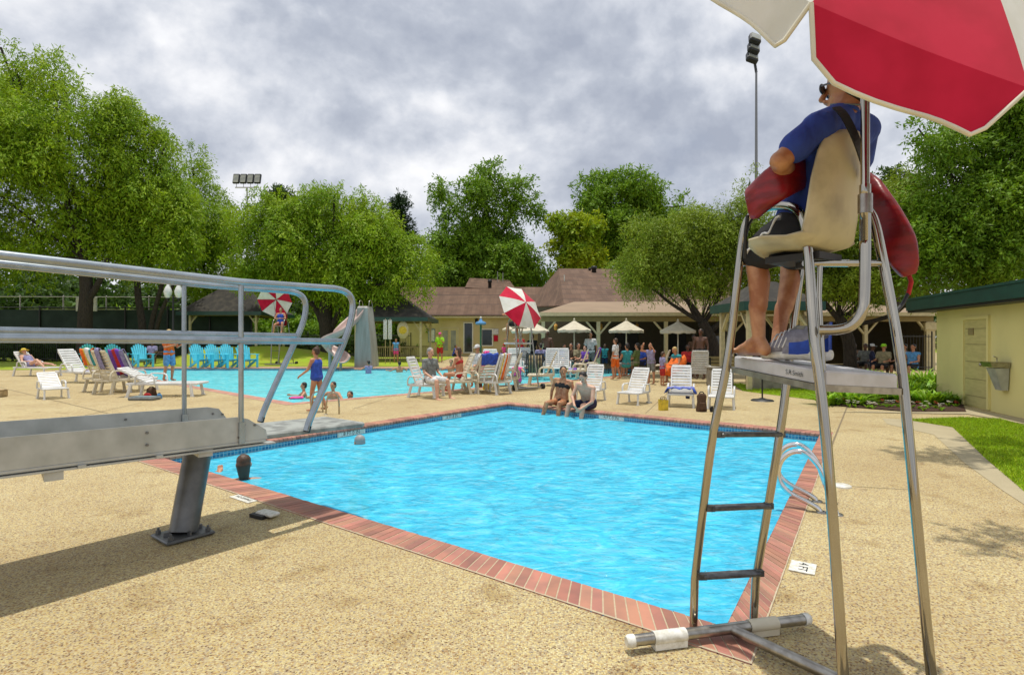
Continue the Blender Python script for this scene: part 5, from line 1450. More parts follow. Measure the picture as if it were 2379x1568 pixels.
# ------------------------------------------------------------ far guard chairs
def guard_chair(px, py, rz, sc, label, seat_m='red'):
    root = empty('lifeguard_chair', G(px, py), rz, label=label, cat='lifeguard chair', group='lifeguard chairs by the far pool'); root.scale = (sc,)*3
    key = 'gch'+seat_m
    if key not in LM:
        L = []
        for s_ in (-1, 1):
            mb = MB(); x = s_*.27
            mb.tube([(s_*.17, .52, .04)]+smooth_path([(s_*.18, .50, .2), (x*.85, .36, 1.32), (x, .22, 1.95), (x, .12, 2.12), (x, -.10, 2.12), (x, -.20, 1.95), (x*1.05, -.30, 1.32), (x*1.35, -.50, .03)], 2), .022, 6); L.append(('side_frame', mb, 'steel_dull'))
        for z in (.35, .68, 1.01):
            mb = MB(); mb.box((0, .50-.11*z, z), (.40, .05, .02)); L.append(('ladder_tread', mb, 'rung'))
        mb = MB(); mb.box((0, .10, 1.36), (.60, .66, .055), bev=.012); L.append(('foot_platform', mb, 'step_white'))
        mb = MB(); mb.tube([(-.48, .52, .05), (.48, .52, .05)], .026, 8); mb.tube([(-.50, -.52, .05), (.50, -.52, .05)], .026, 8); mb.tube([(0, .52, .05), (0, -.52, .05)], .024, 8); L.append(('base_bar', mb, 'steel_dull'))
        for s_ in (-1, 1):
            mb = MB(); mb.tube([(s_*.50-.04, -.52, .08), (s_*.50+.04, -.52, .08)], .08, 12); L.append(('wheel', mb, 'black'))
        mb = MB(); mb.box((0, .0, 1.86), (.40, .40, .03), bev=.01); mb.box((0, -.22, 2.12), (.38, .03, .50), rot=Matrix.Rotation(.12, 3, 'X'), bev=.01)
        L.append(('seat_shell', mb, 'tube_red' if seat_m == 'red' else 'seat_shell'))
        mb = MB(); mb.box((0, 0, 1.82), (.5, .05, .03)); mb.tube([(0, 0, 1.82), (0, 0, 1.4)], .02, 6); L.append(('seat_brace', mb, 'steel_dull'))
        LM[key] = [(n, mb.build(n, m_, root).data) for n, mb, m_ in L]
    else:
        for n, me in LM[key]:
            o = bpy.data.objects.new(n, me); COL.objects.link(o); o.parent = root
    return root
def far_umbrella(Ap, ax, Rr, h, phase, pole_foot, label, first=0):
    root = empty('umbrella', pole_foot, label=label, cat='umbrella', group='red and white umbrellas clamped to the far guard chairs')
    inv = -Vector(pole_foot)
    C0 = umbrella_canopy(Ap, ax, Rr, h, phase, 0.0, root, inv, first=first, hem=False, cols=('red_fab', 'white_fab'))
    mb = MB(); mb.tube([pole_foot, C0-ax.normalized()*.25, Ap], .018, 8); o = mb.build('pole', 'steel_dull', root); o.data.transform(Matrix.Translation(inv))
# right far chair: guard seen from behind, umbrella leaning to the right towards the camera
fd = GD(904)
guard_chair(1207, 902, .55, 1.0, 'far lifeguard chair on the deck spit between the pools, its umbrella leaning right', 'grey')
# left far chair
guard_chair(652, 848, 3.0, 1.22, 'far lifeguard chair with a red seat on the grass side of the far pool')
far_umbrella(P(1222, 702, 16.2), Vector((.55, -.62, .48)), .76, .28, .30, P(1214, 800, 16.5), 'red and white umbrella on the right-hand far guard chair', first=0)
far_umbrella(P(642, 696, 32.8), Vector((-.12, .86, .30)), .98, .34, .1, P(648, 775, 32.3), 'red and white umbrella behind the guard on the left-hand far chair', first=1)
# ------------------------------------------------------------ the people
ssit = lambda **k: (lambda u: sitting(u, **k))
# old man on the lounger
d = 14.1
figure(sitting(1.0, seat=.38, lean=-.05, aL=((-.2, .15, -1), (.2, .9, -.5)), aR=((.2, .15, -1), (-.2, .9, -.5)), lL=((-.25, 1, -.05), (-.1, .15, -1)), lR=((.25, 1, -.05), (.1, .15, -1)), head=(0, .18, 1), face=(0, 1, -.2)),
       'old man in a loose grey shirt sitting on a white lounger', ((1000-CX)/F*d, d, 0), facing(.8, -.62), 1.0, 'skin_lt', ('shirt', 'grey'), ('shorts', 'whitec'), hair='hair_gr')
person_at(1022, 842, 772, lambda u: stand(u, aL=((-.3, .3, -1), (.2, .5, .3)), aR=((.3, .1, -1), (.0, .3, -1))), 'child in a lime green shirt, red shorts and pink cap on the far deck', rz=facing(-.2, -1), top=('tee', 'lime'), bottom=('shorts', 'redc'), hair='hair_bl', hat=('cap', 'pink'))
d = 37
figure(pose(.9, pz=.40, torso=(0, .35, 1), lL=((-.3, 1, .25), (0, -.3, -1)), lR=((.3, 1, .25), (0, -.3, -1)), aL=((-.1, .8, -.6), (.3, .8, -.3)), aR=((.1, .8, -.6), (-.3, .8, -.3))), 'child in a blue top crouching by the pale building wall', ((1054-CX)/F*d, d, 0), facing(1, -.3), .9, 'skin', ('tank', 'bluec'), ('trunks', 'blackc'))
d = 15.5
figure(sitting(.95, lean=.1, head=(0, .1, 1)), 'person with long brown hair sitting on the shade-toned white lounger facing left', ((1069-CX)/F*d, d, 0), facing(-.9, .3), .95, 'skin', ('bra', 'redc'), ('brief', 'redc'), hair='hair_br', hairstyle='long')
d = 17.5
figure(sitting(1.0, lean=-.1), 'person in a white cap and pale shirt sitting behind the pink towel', ((1107-CX)/F*d, d, 0), facing(-.5, -.8), 1.0, 'skin', ('tee', 'whitec'), ('shorts', 'tan'), hat=('cap', 'whitec'))
# far guard on the right chair, seen from behind
gb = G(1207, 902)
figure(pose(.98, pz=1.98, torso=(0, -.02, 1), head=(0, .2, 1), lL=((-.2, 1, -.12), (0, .1, -1)), lR=((.2, 1, -.12), (0, .1, -1)), aL=((-.5, .2, -1), (-.1, .8, .1)), aR=((.5, .2, -1), (.1, .8, .1))), 'lifeguard seen from behind on the far chair between the pools', gb, .55, .98, 'skin_tan', ('tank', 'redc'), ('trunks', 'blackc'))
gb = G(652, 848)
figure(pose(1.1, pz=2.40, torso=(0, -.05, 1), lL=((-.25, 1, -.1), (0, .15, -1)), lR=((.25, 1, -.25), (.1, .1, -1)), aL=((-.35, .5, -1), (.7, .8, 0)), aR=((.35, .5, -1), (-.7, .8, 0))), 'lifeguard in a blue swimsuit facing forward on the far left chair', gb, 3.25, 1.1, 'skin', ('suit', 'bluec'), ('brief', 'bluec'))
# kids near the wall behind the far chair
person_at(1182, 846, 800, lambda u: stand(u), 'small child in a yellow top and blue trunks walking behind the far chair', rz=facing(-1, -.4), top=('tank', 'yellow'), bottom=('trunks', 'bluec'), hair='hair_bl', skin='skin_lt')
person_at(1171, 845, 799, lambda u: stand(u), 'small child in a red hat and pink top beside the yellow one', rz=facing(-.5, -1), top=('tank', 'pink'), bottom=('trunks', 'navy'), hat=('cap', 'redc'))
person_at(1161, 848, 808, lambda u: pose(u, torso=(0, .5, 1), pz=.75*u, lL=((-.1, .4, -1), (0, -.4, -1)), lR=((.1, .4, -1), (0, -.4, -1))), 'dark-haired child in blue bending forward left of the yellow one', rz=facing(1, -.4), top=('tank', 'bluec'), bottom=('trunks', 'navy'))
person_at(1210, 848, 776, lambda u: stand(u), 'person in a red shirt standing behind the far guard chair legs', rz=2.6, top=('tee', 'redc'), bottom=('shorts', 'bluec'))
# patio crowd
def crowd(px, d, kind, u, rz, label, **k):
    J = {'s': stand(u), 't': sitting(u, lean=-.08), 'w': stand(u, lL=((-.06, .35, -1), (0, -.1, -1)), lR=((.06, -.3, -1), (0, -.35, -1)), aL=((-.2, -.3, -1), (0, .2, -1)), aR=((.2, .4, -1), (0, .6, -1)))}[kind]
    return figure(J, label, ((px-CX)/F*d, d, 0), rz, u, **k)
crowd(1271, 24.2, 's', 1.06, 2.8, 'tall bare-chested man in dark shorts standing by the litter bin', skin='skin_dk', bottom=('shorts', 'blackc'))
crowd(1237, 25.0, 's', .98, 3.0, 'slim person in a black top standing left of the bare-chested man', skin='skin_dk', top=('tank', 'blackc'), bottom=('shorts', 'grey'))
crowd(1255, 23.2, 't', 1.0, .4, 'seated person in a lilac shirt right of the litter bin', top=('tee', 'lav'), bottom=('shorts', 'grey'))
crowd(1312, 24.0, 't', .95, 3.4, 'seated child in a blue shirt under the parasol by the left post', top=('tee', 'bluec'), bottom=('shorts', 'navy'))
crowd(1326, 23.4, 't', 1.0, 2.6, 'seated person in a maroon top left of the white-shirted man', top=('tee', 'brownc'), bottom=('shorts', 'grey'))
crowd(1345, 23.2, 't', 1.0, 3.6, 'seated person in a khaki top beside the white-shirted man', top=('tee', 'khaki'), bottom=('shorts', 'brownc'))
crowd(1358, 22.6, 't', .9, 2.2, 'seated child with a dark top in front of the white-shirted man', top=('tank', 'purple'), bottom=('shorts', 'blackc'), skin='skin_lt')
crowd(1372, 24.6, 's', 1.03, 2.9, 'man in a white shirt and grey shorts standing left of the patio post', top=('shirt', 'whitec'), bottom=('shorts', 'grey'))
crowd(1405, 25.6, 's', .72, 3.0, 'child in a teal top in the patio shade right of the post', top=('tank', 'teal'), bottom=('shorts', 'navy'), skin='skin_dk')
person_at(1430, 882, 785, lambda u: stand(u, lL=((-.06, .2, -1), (0, -.1, -1)), lR=((.06, -.15, -1), (0, -.25, -1))), 'boy in a white t-shirt and bright orange shorts walking on the deck', rz=facing(-.8, .5), top=('tee', 'whitec'), bottom=('shorts', 'orange'), hair='hair_br')
crowd(1455, 20.9, 't', 1.02, .5, 'person in a blue and teal tank top sitting with the back to the pool', top=('tank', 'teal'), bottom=('shorts', 'grey'), hairstyle='bun')
crowd(1478, 22.0, 't', 1.02, 1.0, 'person in an olive shirt seated right of the teal tank top', top=('tee', 'olive'), bottom=('shorts', 'khaki'))
crowd(1491, 22.6, 't', .95, 2.2, 'person in a dark blue shirt seated behind the olive shirt', top=('tee', 'bluec'), bottom=('shorts', 'navy'))
crowd(1440, 24.4, 't', 1.0, 3.2, 'person in black facing the camera across the middle parasol table', top=('tee', 'blackc'), bottom=('shorts', 'blackc'), skin='skin_dk')
person_at(1513, 892, 797, lambda u: stand(u, torso=(0, .15, 1), aL=((-.4, .8, .1), (.5, .2, 1)), aR=((.4, .8, .1), (-.5, .2, 1))), 'man in a lilac shirt raising both hands to his head near the shade-toned white lounger', rz=2.4, top=('tank', 'lav'), bottom=('shorts', 'grey'))
person_at(1539, 896, 817, lambda u: stand(u, head=(0, .25, 1)), 'child in a pale shirt and maroon shorts standing left of the orange towel', rz=facing(.9, .2), top=('tee', 'lav'), bottom=('shorts', 'redc'), hair='hair_br')
# person wrapped in orange towel
d = 18.4
pr = figure(sitting(.95, lean=.35, head=(0, .4, 1)), 'blond person leaning forward in a chair, wrapped in an orange towel', ((1580-CX)/F*d, d, 0), facing(-.9, -.35), .95, 'skin', ('tank', 'teal'), ('trunks', 'redc'), hair='hair_bl')
t = empty('towel', ((1578-CX)/F*d, d, 0), facing(-.9, -.35), label='bright orange towel wrapped round the blond seated person', cat='towel')
mb = MB(); nk = (0, .17, 0)
secs = [(.95, .0, .16, .12), (.86, .02, .25, .19), (.70, .06, .30, .27), (.56, .20, .31, .34), (.46, .34, .27, .32), (.30, .46, .2, .22)]
V = []; k = 14
for z, y, rx, ry in secs:
    for i in range(k):
        a = math.pi*(-.15)+math.pi*1.3*i/(k-1); V.append((rx*math.cos(a)*(1+.05*math.sin(i*3)), y-.02+ry*math.sin(a), z-.03*math.sin(i*1.3)))
mb.add(V, [(r_*k+i, r_*k+i+1, (r_+1)*k+i+1, (r_+1)*k+i) for r_ in range(len(secs)-1) for i in range(k-1)], 0, True)
o = mb.build('cloth', 'orange', t); sol = o.modifiers.new('t', 'SOLIDIFY'); sol.thickness = .012
crowd(1628, 20.5, 's', 1.08, 2.4, 'tall bare-chested dark-skinned man standing right of the orange towel', skin='skin_dk', bottom=('shorts', 'blackc'))
crowd(1612, 22.0, 's', .95, 3.3, 'person in a dark shirt with red trim behind the tall bare-chested man', skin='skin_dk', top=('tee', 'brownc'), bottom=('shorts', 'blackc'))
crowd(1598, 21.4, 't', .95, 3.0, 'seated person in a red top behind the grey-white lounger back', top=('tee', 'redc'), bottom=('shorts', 'blackc'), skin='skin_dk')
for px, d, c, h, lab in ((1985, 22.5, 'brownc', None, 'seated person in brown deep in the shade of the right patio'), (2010, 21.5, 'grey', None, 'seated person in grey in the shade left of the lime cap'),
                         (2029, 20.6, 'navy', ('cap', 'whitec'), 'seated person in a pale cap in the shade left of the lime cap'), (2052, 20.2, 'khaki', ('cap', 'lime'), 'seated person in a lime green cap in the patio shade'),
                         (2100, 20.0, 'whitec', None, 'seated person in a white shirt right of the near chair leg'), (2120, 19.6, 'skyb', None, 'seated person with bare shoulders at the right end of the patio')):
    crowd(px, d, 't', 1.0, random.uniform(1.8, 4.2), lab, top=('tank' if c == 'skyb' else 'tee', c), bottom=('shorts', 'blackc'), hat=h, skin='skin' if c in ('whitec', 'skyb', 'khaki') else 'skin_dk', group='people sitting in the patio shade')
# bathers on the far edge of the near pool
cb = C_.lerp(B, .245)
inn = Vector((-uAD.x, -uAD.y, 0))
e = (B-C_).normalized(); inward = Vector((-e.y, e.x, 0)); inward = inward if inward.dot(A-B) > 0 else -inward
figure(pose(.98, pz=.12, torso=(-.12, -.02, 1), head=(0, .1, 1), face=(-.5, 1, -.1), lL=((-.1, 1, .02), (0, .25, -1)), lR=((.2, 1, .0), (.25, .2, -1)), aL=((-.35, .1, -1), (-.1, .1, -1)), aR=((.4, -.1, -1), (.15, -.1, -1))),
       'woman in a black bikini sitting on the far edge of the near pool', P(1303, 940, 12.2)*1.0-Vector((0, 0, P(1303, 940, 12.2).z)), facing(inward.x+.25, inward.y), .98, 'skin_tan', ('bra', 'blackc'), ('brief', 'blackc'), hair='hair_dk', hairstyle='bob')
p0 = P(1368, 955, 11.75); p0.z = 0
figure(pose(1.02, pz=.12, torso=(-.25, .62, 1), head=(-.1, .5, .8), face=(-.2, .8, -.7), lL=((-.2, 1, .02), (-.05, .25, -1)), lR=((.25, 1, .0), (.1, .2, -1)), aL=((-.2, .4, -1), (.5, .6, -.5)), aR=((.2, .5, -1), (-.6, .5, -.5))),
       'boy in navy trunks bending forward on the far edge of the near pool', p0, facing(inward.x-.15, inward.y), 1.02, 'skin_lt', None, ('trunks', 'navy'), hair='hair_dk')
# girl in the blue swimsuit walking left
person_at(736, 957, 806, lambda u: stand(u, torso=(0, .05, 1), lL=((-.05, .2, -1), (0, .0, -1)), lR=((.05, -.1, -1), (0, -.45, -1)), aL=((-.2, .35, -1), (0, .9, -.6)), aR=((.2, .25, -1), (0, .8, -.7))), 'girl in a blue and purple swimsuit walking to the left past the arched rails', rz=facing(-.95, .25), d=11.4, top=('suit', 'bluec'), bottom=('brief', 'purple'), hair='hair_br', hairstyle='bun', fat=1.12)
# swimmers: bodies stand or float in the water, heads above it
def swimmer(px, py, d, label, hair='hair_dk', style='short', depth=1.33, u=.95, rz=0.0, **k):
    J = pose(u, pz=.93*u, aL=((-.8, .5, -.5), (-.4, 1, .1)), aR=((.8, .5, -.5), (.4, 1, .1)))
    loc = Vector(((px-CX)/F*d, d, WL-depth)); return figure(J, label, loc, rz, u, hair=hair, hairstyle=style, **k)
sd = 1.625*F/(1118-HY)
figure(pose(.98, pz=.93, aL=((-.5, .7, -.3), (-.1, 1, .55)), aR=((.5, .7, -.4), (.3, 1, .2)), head=(0, .05, 1), face=(-.1, 1, 0)), 'swimmer with long wet dark hair at the near coping by the board post', ((566-CX)/F*(sd+.12), sd+.12, -1.56), facing(-.25, .95), .98, 'skin', ('suit', 'navy'), None, hair='hair_br', hairstyle='long', vox=.009)
swimmer(835, 1020, 8.6, 'swimmer with only a grey wet head showing in the near pool', hair='hair_gr', depth=1.60, u=1.0, rz=.8)
swimmer(706, 893, 15.6, 'dark-haired child in the far pool with a pink and yellow float', depth=1.12, u=.88, rz=2.0)
swimmer(774, 900, 15.0, 'dark-haired swimmer in the far pool right of the girl in the blue swimsuit', depth=1.18, u=.95, rz=2.8)
swimmer(813, 906, 14.2, 'dark head of a swimmer close to the corner of the far pool', depth=1.36, u=.95, rz=3.0)
swimmer(928, 853, 27.0, 'dark head of a swimmer at the far side of the far pool', depth=1.2, u=1.0, rz=.5)
swimmer(856, 858, 26.0, 'child in a lilac swim top by the slide end in the far pool', depth=.95, u=.9, rz=.9, top=('tank', 'lav'))
swimmer(1048, 862, 24.5, 'tanned child with wet hair in the far pool right of the old man', depth=.95, u=.95, rz=3.0)
swimmer(1202, 884, 20.3, 'child in a pink swim top in the far pool behind the guard chair legs', depth=.72, u=.9, rz=2.6, top=('tank', 'pink'))
swimmer(1170, 874, 21.5, 'dark wet head in the far pool left of the pink swim top', depth=1.25, u=.9, rz=.6)
t = empty('kickboard', Vector(((708-CX)/F*15.1, 15.1, WL)), .3, label='pink and yellow foam float on the far pool', cat='swim float')
mb = MB(); mb.box((-.2, 0, .03), (.34, .26, .05), bev=.02); mb.box((.2, .04, .03), (.30, .2, .05), mi=1, bev=.02); mb.build('foam', ['pink', 'yellow'], t)
person_at(920, 843, 786, lambda u: stand(u), 'girl in a blue top and pink shorts on the far deck by the gazebo', rz=facing(.2, -1), top=('tank', 'skyb'), bottom=('trunks', 'pink'), hair='hair_br', hairstyle='pony')
person_at(393, 886, 764, lambda u: stand(u, lL=((-.05, .1, -1), (0, -.1, -1)), lR=((.05, -.05, -1), (0, -.2, -1)), aL=((-.3, .3, -1), (.3, .7, .2)), aR=((.3, .3, -1), (-.3, .7, .2))), 'boy in an orange shirt and blue trunks at the left end of the far pool', rz=facing(.9, -.2), top=('tee', 'orange'), bottom=('shorts', 'skyb'), skin='skin', hair='hair_bl')
figure(sitting(1.1), 'person in dark clothes sitting among the turquoise chairs', G(352, 848), 3.3, 1.1, 'skin_dk', ('tee', 'lav'), ('shorts', 'blackc'))
figure(sitting(1.1), 'person sitting low behind the boy in the orange shirt', G(374, 846), 2.8, 1.1, 'skin_dk', ('tee', 'blackc'), ('shorts', 'blackc'))
# woman reclining on the far left lounger
ll = l2
figure(pose(1.0, pz=.46, torso=(0, -.72, .75), head=(0, -.35, 1), lL=((-.15, 1, .1), (0, 1, -.08)), lR=((.1, 1, .5), (0, .8, -.6)), aL=((-.25, .5, -.7), (.2, 1, .1)), aR=((.25, .5, -.7), (-.2, 1, .1))), 'woman with a yellow sun hat lying back on the far left lounger', Vector(ll.location), ll.rotation_euler.z, 1.0, 'skin_lt', ('suit', 'lav'), None, hair='hair_bl', hat=('straw', 'yellow'))
# ------------------------------------------------------------ buildings
def shingle_mat():
    m = bpy.data.materials.new('brown shingles'); m.use_nodes = True
    nt = m.node_tree; N = nt.nodes.new; L = nt.links.new; b = nt.nodes['Principled BSDF']
    tc = N('ShaderNodeTexCoord'); br = N('ShaderNodeTexBrick'); mp = N('ShaderNodeMapping'); mp.inputs['Rotation'].default_value = (R(62), 0, 0)
    L(tc.outputs['Object'], mp.inputs['Vector']); L(mp.outputs[0], br.inputs['Vector'])
    br.inputs['Scale'].default_value = 1; br.inputs['Brick Width'].default_value = .33; br.inputs['Row Height'].default_value = .15; br.inputs['Mortar Size'].default_value = .006
    br.inputs['Color1'].default_value = (.105, .058, .036, 1); br.inputs['Color2'].default_value = (.145, .085, .055, 1); br.inputs['Mortar'].default_value = (.07, .042, .03, 1)
    n = N('ShaderNodeTexNoise'); n.inputs['Scale'].default_value = 1.2; n.inputs['Detail'].default_value = 7
    L(tc.outputs['Object'], n.inputs['Vector'])
    r = N('ShaderNodeMapRange'); r.inputs[3].default_value = .78; r.inputs[4].default_value = 1.2; r.inputs[1].default_value = .3; r.inputs[2].default_value = .7
    L(n.outputs['Fac'], r.inputs[0]); h = N('ShaderNodeHueSaturation'); L(br.outputs['Color'], h.inputs['Color']); L(r.outputs[0], h.inputs['Value'])
    L(h.outputs[0], b.inputs['Base Color']); b.inputs['Roughness'].default_value = .9
    return m
M['shingle'] = shingle_mat()
M['shingle_dk'] = mat('old dark shingles', (.030, .027, .023), .9, col2=(.075, .065, .048), nscale=3, nlo=.45, nhi=.75, bump=.4, bscale=20, detail=8)
M['roof_tan'] = mat('flat tan roofing', (.29, .205, .13), .85, col2=(.24, .17, .11), nscale=.7, nlo=.3, nhi=.7, detail=8)
M['wall_cream'] = mat('cream painted siding', (.62, .53, .28), .7, col2=(.56, .47, .24), nscale=1.1, detail=6)
M['wall_olive'] = mat('ochre stucco', (.76, .68, .29), .8, col2=(.66, .59, .245), nscale=1.2, nlo=.42, nhi=.8, stretch=(1, 1, .6), bump=.15, bscale=70, detail=7)
M['trim'] = mat('cream trim', (.60, .53, .32), .6)
M['trim_dk'] = mat('ochre beam', (.30, .24, .10), .7)
M['green_roof'] = mat('green metal fascia', (.010, .065, .048), .4, .0, col2=(.008, .05, .038), nscale=3)
M['glass_dk'] = mat('dark window glass', (.02, .03, .03), .08, coat=.3)
M['door'] = mat('ochre door', (.60, .53, .22), .6, col2=(.53, .47, .19), nscale=4, stretch=(1, 1, 4))
M['iron'] = mat('black iron', (.012, .013, .013), .5)
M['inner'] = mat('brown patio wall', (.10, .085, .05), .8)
M['stone'] = mat('pale stone', (.34, .31, .25), .85, col2=(.2, .18, .14), nscale=4, nlo=.4, nhi=.65, bump=.4, bscale=20)
M['lamp_w'] = mat('white glass globe', (.75, .75, .72), .3)
M['amber'] = mat('amber lantern', (.7, .35, .06), .5)
M['slide'] = mat('faded pink slide', (.50, .36, .32), .4, col2=(.42, .29, .26), nscale=2)
M['slide_post'] = mat('grey fibreglass', (.36, .35, .33), .6, col2=(.22, .21, .19), nscale=1.4, stretch=(3, 3, .35), nlo=.35, nhi=.7)

def slab(mb, pts, th, mi=0):
    "thicken a planar polygon downwards"
    n = len(pts); V = [Vector(p) for p in pts]+[Vector(p)-Vector((0, 0, th)) for p in pts]
    mb.add(V, [tuple(range(n)), tuple(range(2*n-1, n-1, -1))]+[(i, n+i, n+(i+1) % n, (i+1) % n) for i in range(n)], mi)
# --- club house: left wing, main hall, covered patio
ch = empty('club_house', (2, 47, 0), label='long cream club house with brown shingle roofs and a covered patio on its right', cat='building')
cin = Matrix.Translation(-Vector(ch.location))
def cb_(mb, name, m_, par=None, **kw):
    o = mb.build(name, m_, par or ch, **kw); o.data.transform(cin); return o
WY = 47.0
xw0, xw1 = -9.5, 2.2
def wx(px): return (px-CX)/F*WY
def wz(py): return 1.5-(py-HY)/F*WY
mb = MB(); mb.box(((xw0+xw1)/2, WY+4, 1.68), (xw1-xw0, 8, 3.36))
for i in range(24): mb.box(((xw0+xw1)/2, WY-.006, .08+i*.138), (xw1-xw0, .014, .010))
cb_(mb, 'wall', 'wall_cream')
mb = MB(); mb.box(((xw0+xw1)/2-.1, WY-.42, 3.36), (xw1-xw0+.9, .10, .22)); mb.box(((xw0+xw1)/2-.1, WY-.2, 3.27), (xw1-xw0+.9, .4, .03)); cb_(mb, 'fascia', 'trim')
mb = MB()
e0, e1 = Vector((xw0-.6, WY-.5, 3.48)), Vector((6, WY-.5, 3.48))
r0, r1 = Vector(((930-CX)/F*53, 53, 6.43)), Vector((6.5, 53, 6.43))
slab(mb, [e0, e1, r1, r0], .08); slab(mb, [r0, r1, Vector((6.5, 59, 3.5)), Vector((-11, 59, 3.5))], .08)
a0, a1 = P(1091, 646, 56), P(1183, 650, 56); b0, b1 = P(1080, 668, 52.6), P(1200, 674, 52.6)
slab(mb, [b0, b1, a1, a0], .08); slab(mb, [a0, a1, Vector((a1.x+1, 60, 5)), Vector((a0.x-1, 60, 5))], .08)
rf = cb_(mb, 'roof', 'shingle')
# main hall roof, a big hip seen from its front left
h0, h1 = P(1298, 624, 42), P(1720, 628, 42)
f0, f1 = P(1262, 722, 33), P(1700, 700, 33); f0b = P(1334, 700, 33)
mb = MB(); slab(mb, [P(1222, 712, 40), f0b+Vector((-.6, 0, -.25)), P(1700, 701, 33), h1, h0], .08)
slab(mb, [h0, h1, Vector((h1.x+2, 50, 3.6)), Vector((h0.x-3, 50, 3.6))], .08); slab(mb, [P(1222, 712, 40), h0, Vector((h0.x-3, 50, 3.6))], .08)
rf2 = cb_(mb, 'roof', 'shingle')
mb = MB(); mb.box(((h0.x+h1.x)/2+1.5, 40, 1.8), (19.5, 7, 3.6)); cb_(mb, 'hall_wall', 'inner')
# roof vents
for px, py, d, w, h, m_ in ((1138, 668, 52.9, .38, .75, 'iron'), (1380, 636, 41, .40, .55, 'iron'), (1370, 632, 41.5, .2, .3, 'iron')):
    p = P(px, py, d); mb = MB(); mb.lathe([(w*.42, -.3), (w*.42, h*.6), (w*.55, h*.62), (w*.5, h), (0, h*1.02)], p, 10); cb_(mb, 'roof_vent', m_)
p = P(1311, 664, 38.5); mb = MB(); mb.tube([p, p+Vector((0, 0, .75))], .035, 6); mb.lathe([(.0, .0), (.17, -.02), (.05, .16)], p, 8); cb_(mb, 'vent_pipe', 'white_cap')
p = P(1156, 655, 52.5); mb = MB(); mb.tube([p, p+Vector((0, 0, 1.0))], .03, 6); mb.tube([p+Vector((.5, 0, 0)), p+Vector((.5, 0, .9))], .03, 6); cb_(mb, 'vent_pipe', 'steel_dull')
# openings in the left wing
def win(px0, px1, py0, py1, name, frame='trim', pane='glass_dk', mull=0, y=WY, deep=.05):
    x0, x1 = (px0-CX)/F*y, (px1-CX)/F*y; z1, z0 = 1.5-(py0-HY)/F*y, 1.5-(py1-HY)/F*y
    z0 = max(z0, .02); mb = MB(); fw = .09
    for (c, s_) in ((((x0+x1)/2, z1+fw/2), (x1-x0+2*fw, fw)), (((x0+x1)/2, z0-fw/2+.0), (x1-x0+2*fw, fw)), ((x0-fw/2, (z0+z1)/2), (fw, z1-z0)), ((x1+fw/2, (z0+z1)/2), (fw, z1-z0))):
        mb.box((c[0], y-.05, c[1]), (s_[0], deep, s_[1]))
    for i in range(mull): mb.box((x0+(x1-x0)*(i+1)/(mull+1), y-.052, (z0+z1)/2), (.05, deep, z1-z0))
    o = cb_(mb, name, frame)
    mb = MB(); mb.box(((x0+x1)/2, y-.024, (z0+z1)/2), (x1-x0, .02, z1-z0)); g = cb_(mb, 'pane' if name == 'window' else 'door_leaf', pane, o)
    return o
M['pale_glass'] = mat('curtained glass', (.34, .34, .28), .25, col2=(.24, .25, .22), nscale=2)
win(1079, 1097, 751, 818, 'window', frame='white_cap')
win(1120, 1143, 766, 802, 'window', frame='white_cap', mull=0)
dr = win(1024, 1063, 764, 829, 'door_frame', pane='wall_cream', mull=1)
for a, b_ in ((1027, 1042), (1046, 1061)):
    mb = MB(); mb.box(((wx(a)+wx(b_))/2, WY-.037, 1.35), (wx(b_)-wx(a)-.1, .012, 1.7)); 
    for i in range(1, 4): pass
    cb_(mb, 'door_glass', 'pale_glass', dr)
def wall_item(px0, px1, py0, py1, name, m_, label, cat, par=None, y=WY, th=.06):
    x0, x1 = (px0-CX)/F*y, (px1-CX)/F*y; z1, z0 = 1.5-(py0-HY)/F*y, 1.5-(py1-HY)/F*y
    mb = MB(); mb.box((0, 0, 0), (x1-x0, th, z1-z0), bev=.01); mb.box((0, -th*.5-.004, 0), ((x1-x0)*.82, .012, (z1-z0)*.84), mi=1)
    return mb.build(name, [m_, 'whitec' if m_ != 'redc' else 'red_fab'], par, loc=((x0+x1)/2, y-th/2-.016, (z0+z1)/2), label=label, cat=cat)
wall_item(995, 1011, 764, 795, 'notice_board', 'greyblue', 'framed notice board on the cream wall left of the double door', 'notice board')
wall_item(1147, 1157, 779, 793, 'first_aid_box', 'redc', 'red box on the cream wall right of the square window', 'wall box')
wall_item(1145, 1158, 764, 777, 'notice_board', 'whitec', 'white notice on the cream wall above the red box', 'notice board')
mb = MB(); mb.lathe([(0, .16), (.12, .14), (.13, -.1), (.08, -.16), (0, -.16)], n=10); mb.build('wall_lamp', 'iron', None, loc=(wx(1107), WY-.15, wz(745)), label='small dark lamp under the eave of the cream wing', cat='wall lamp')

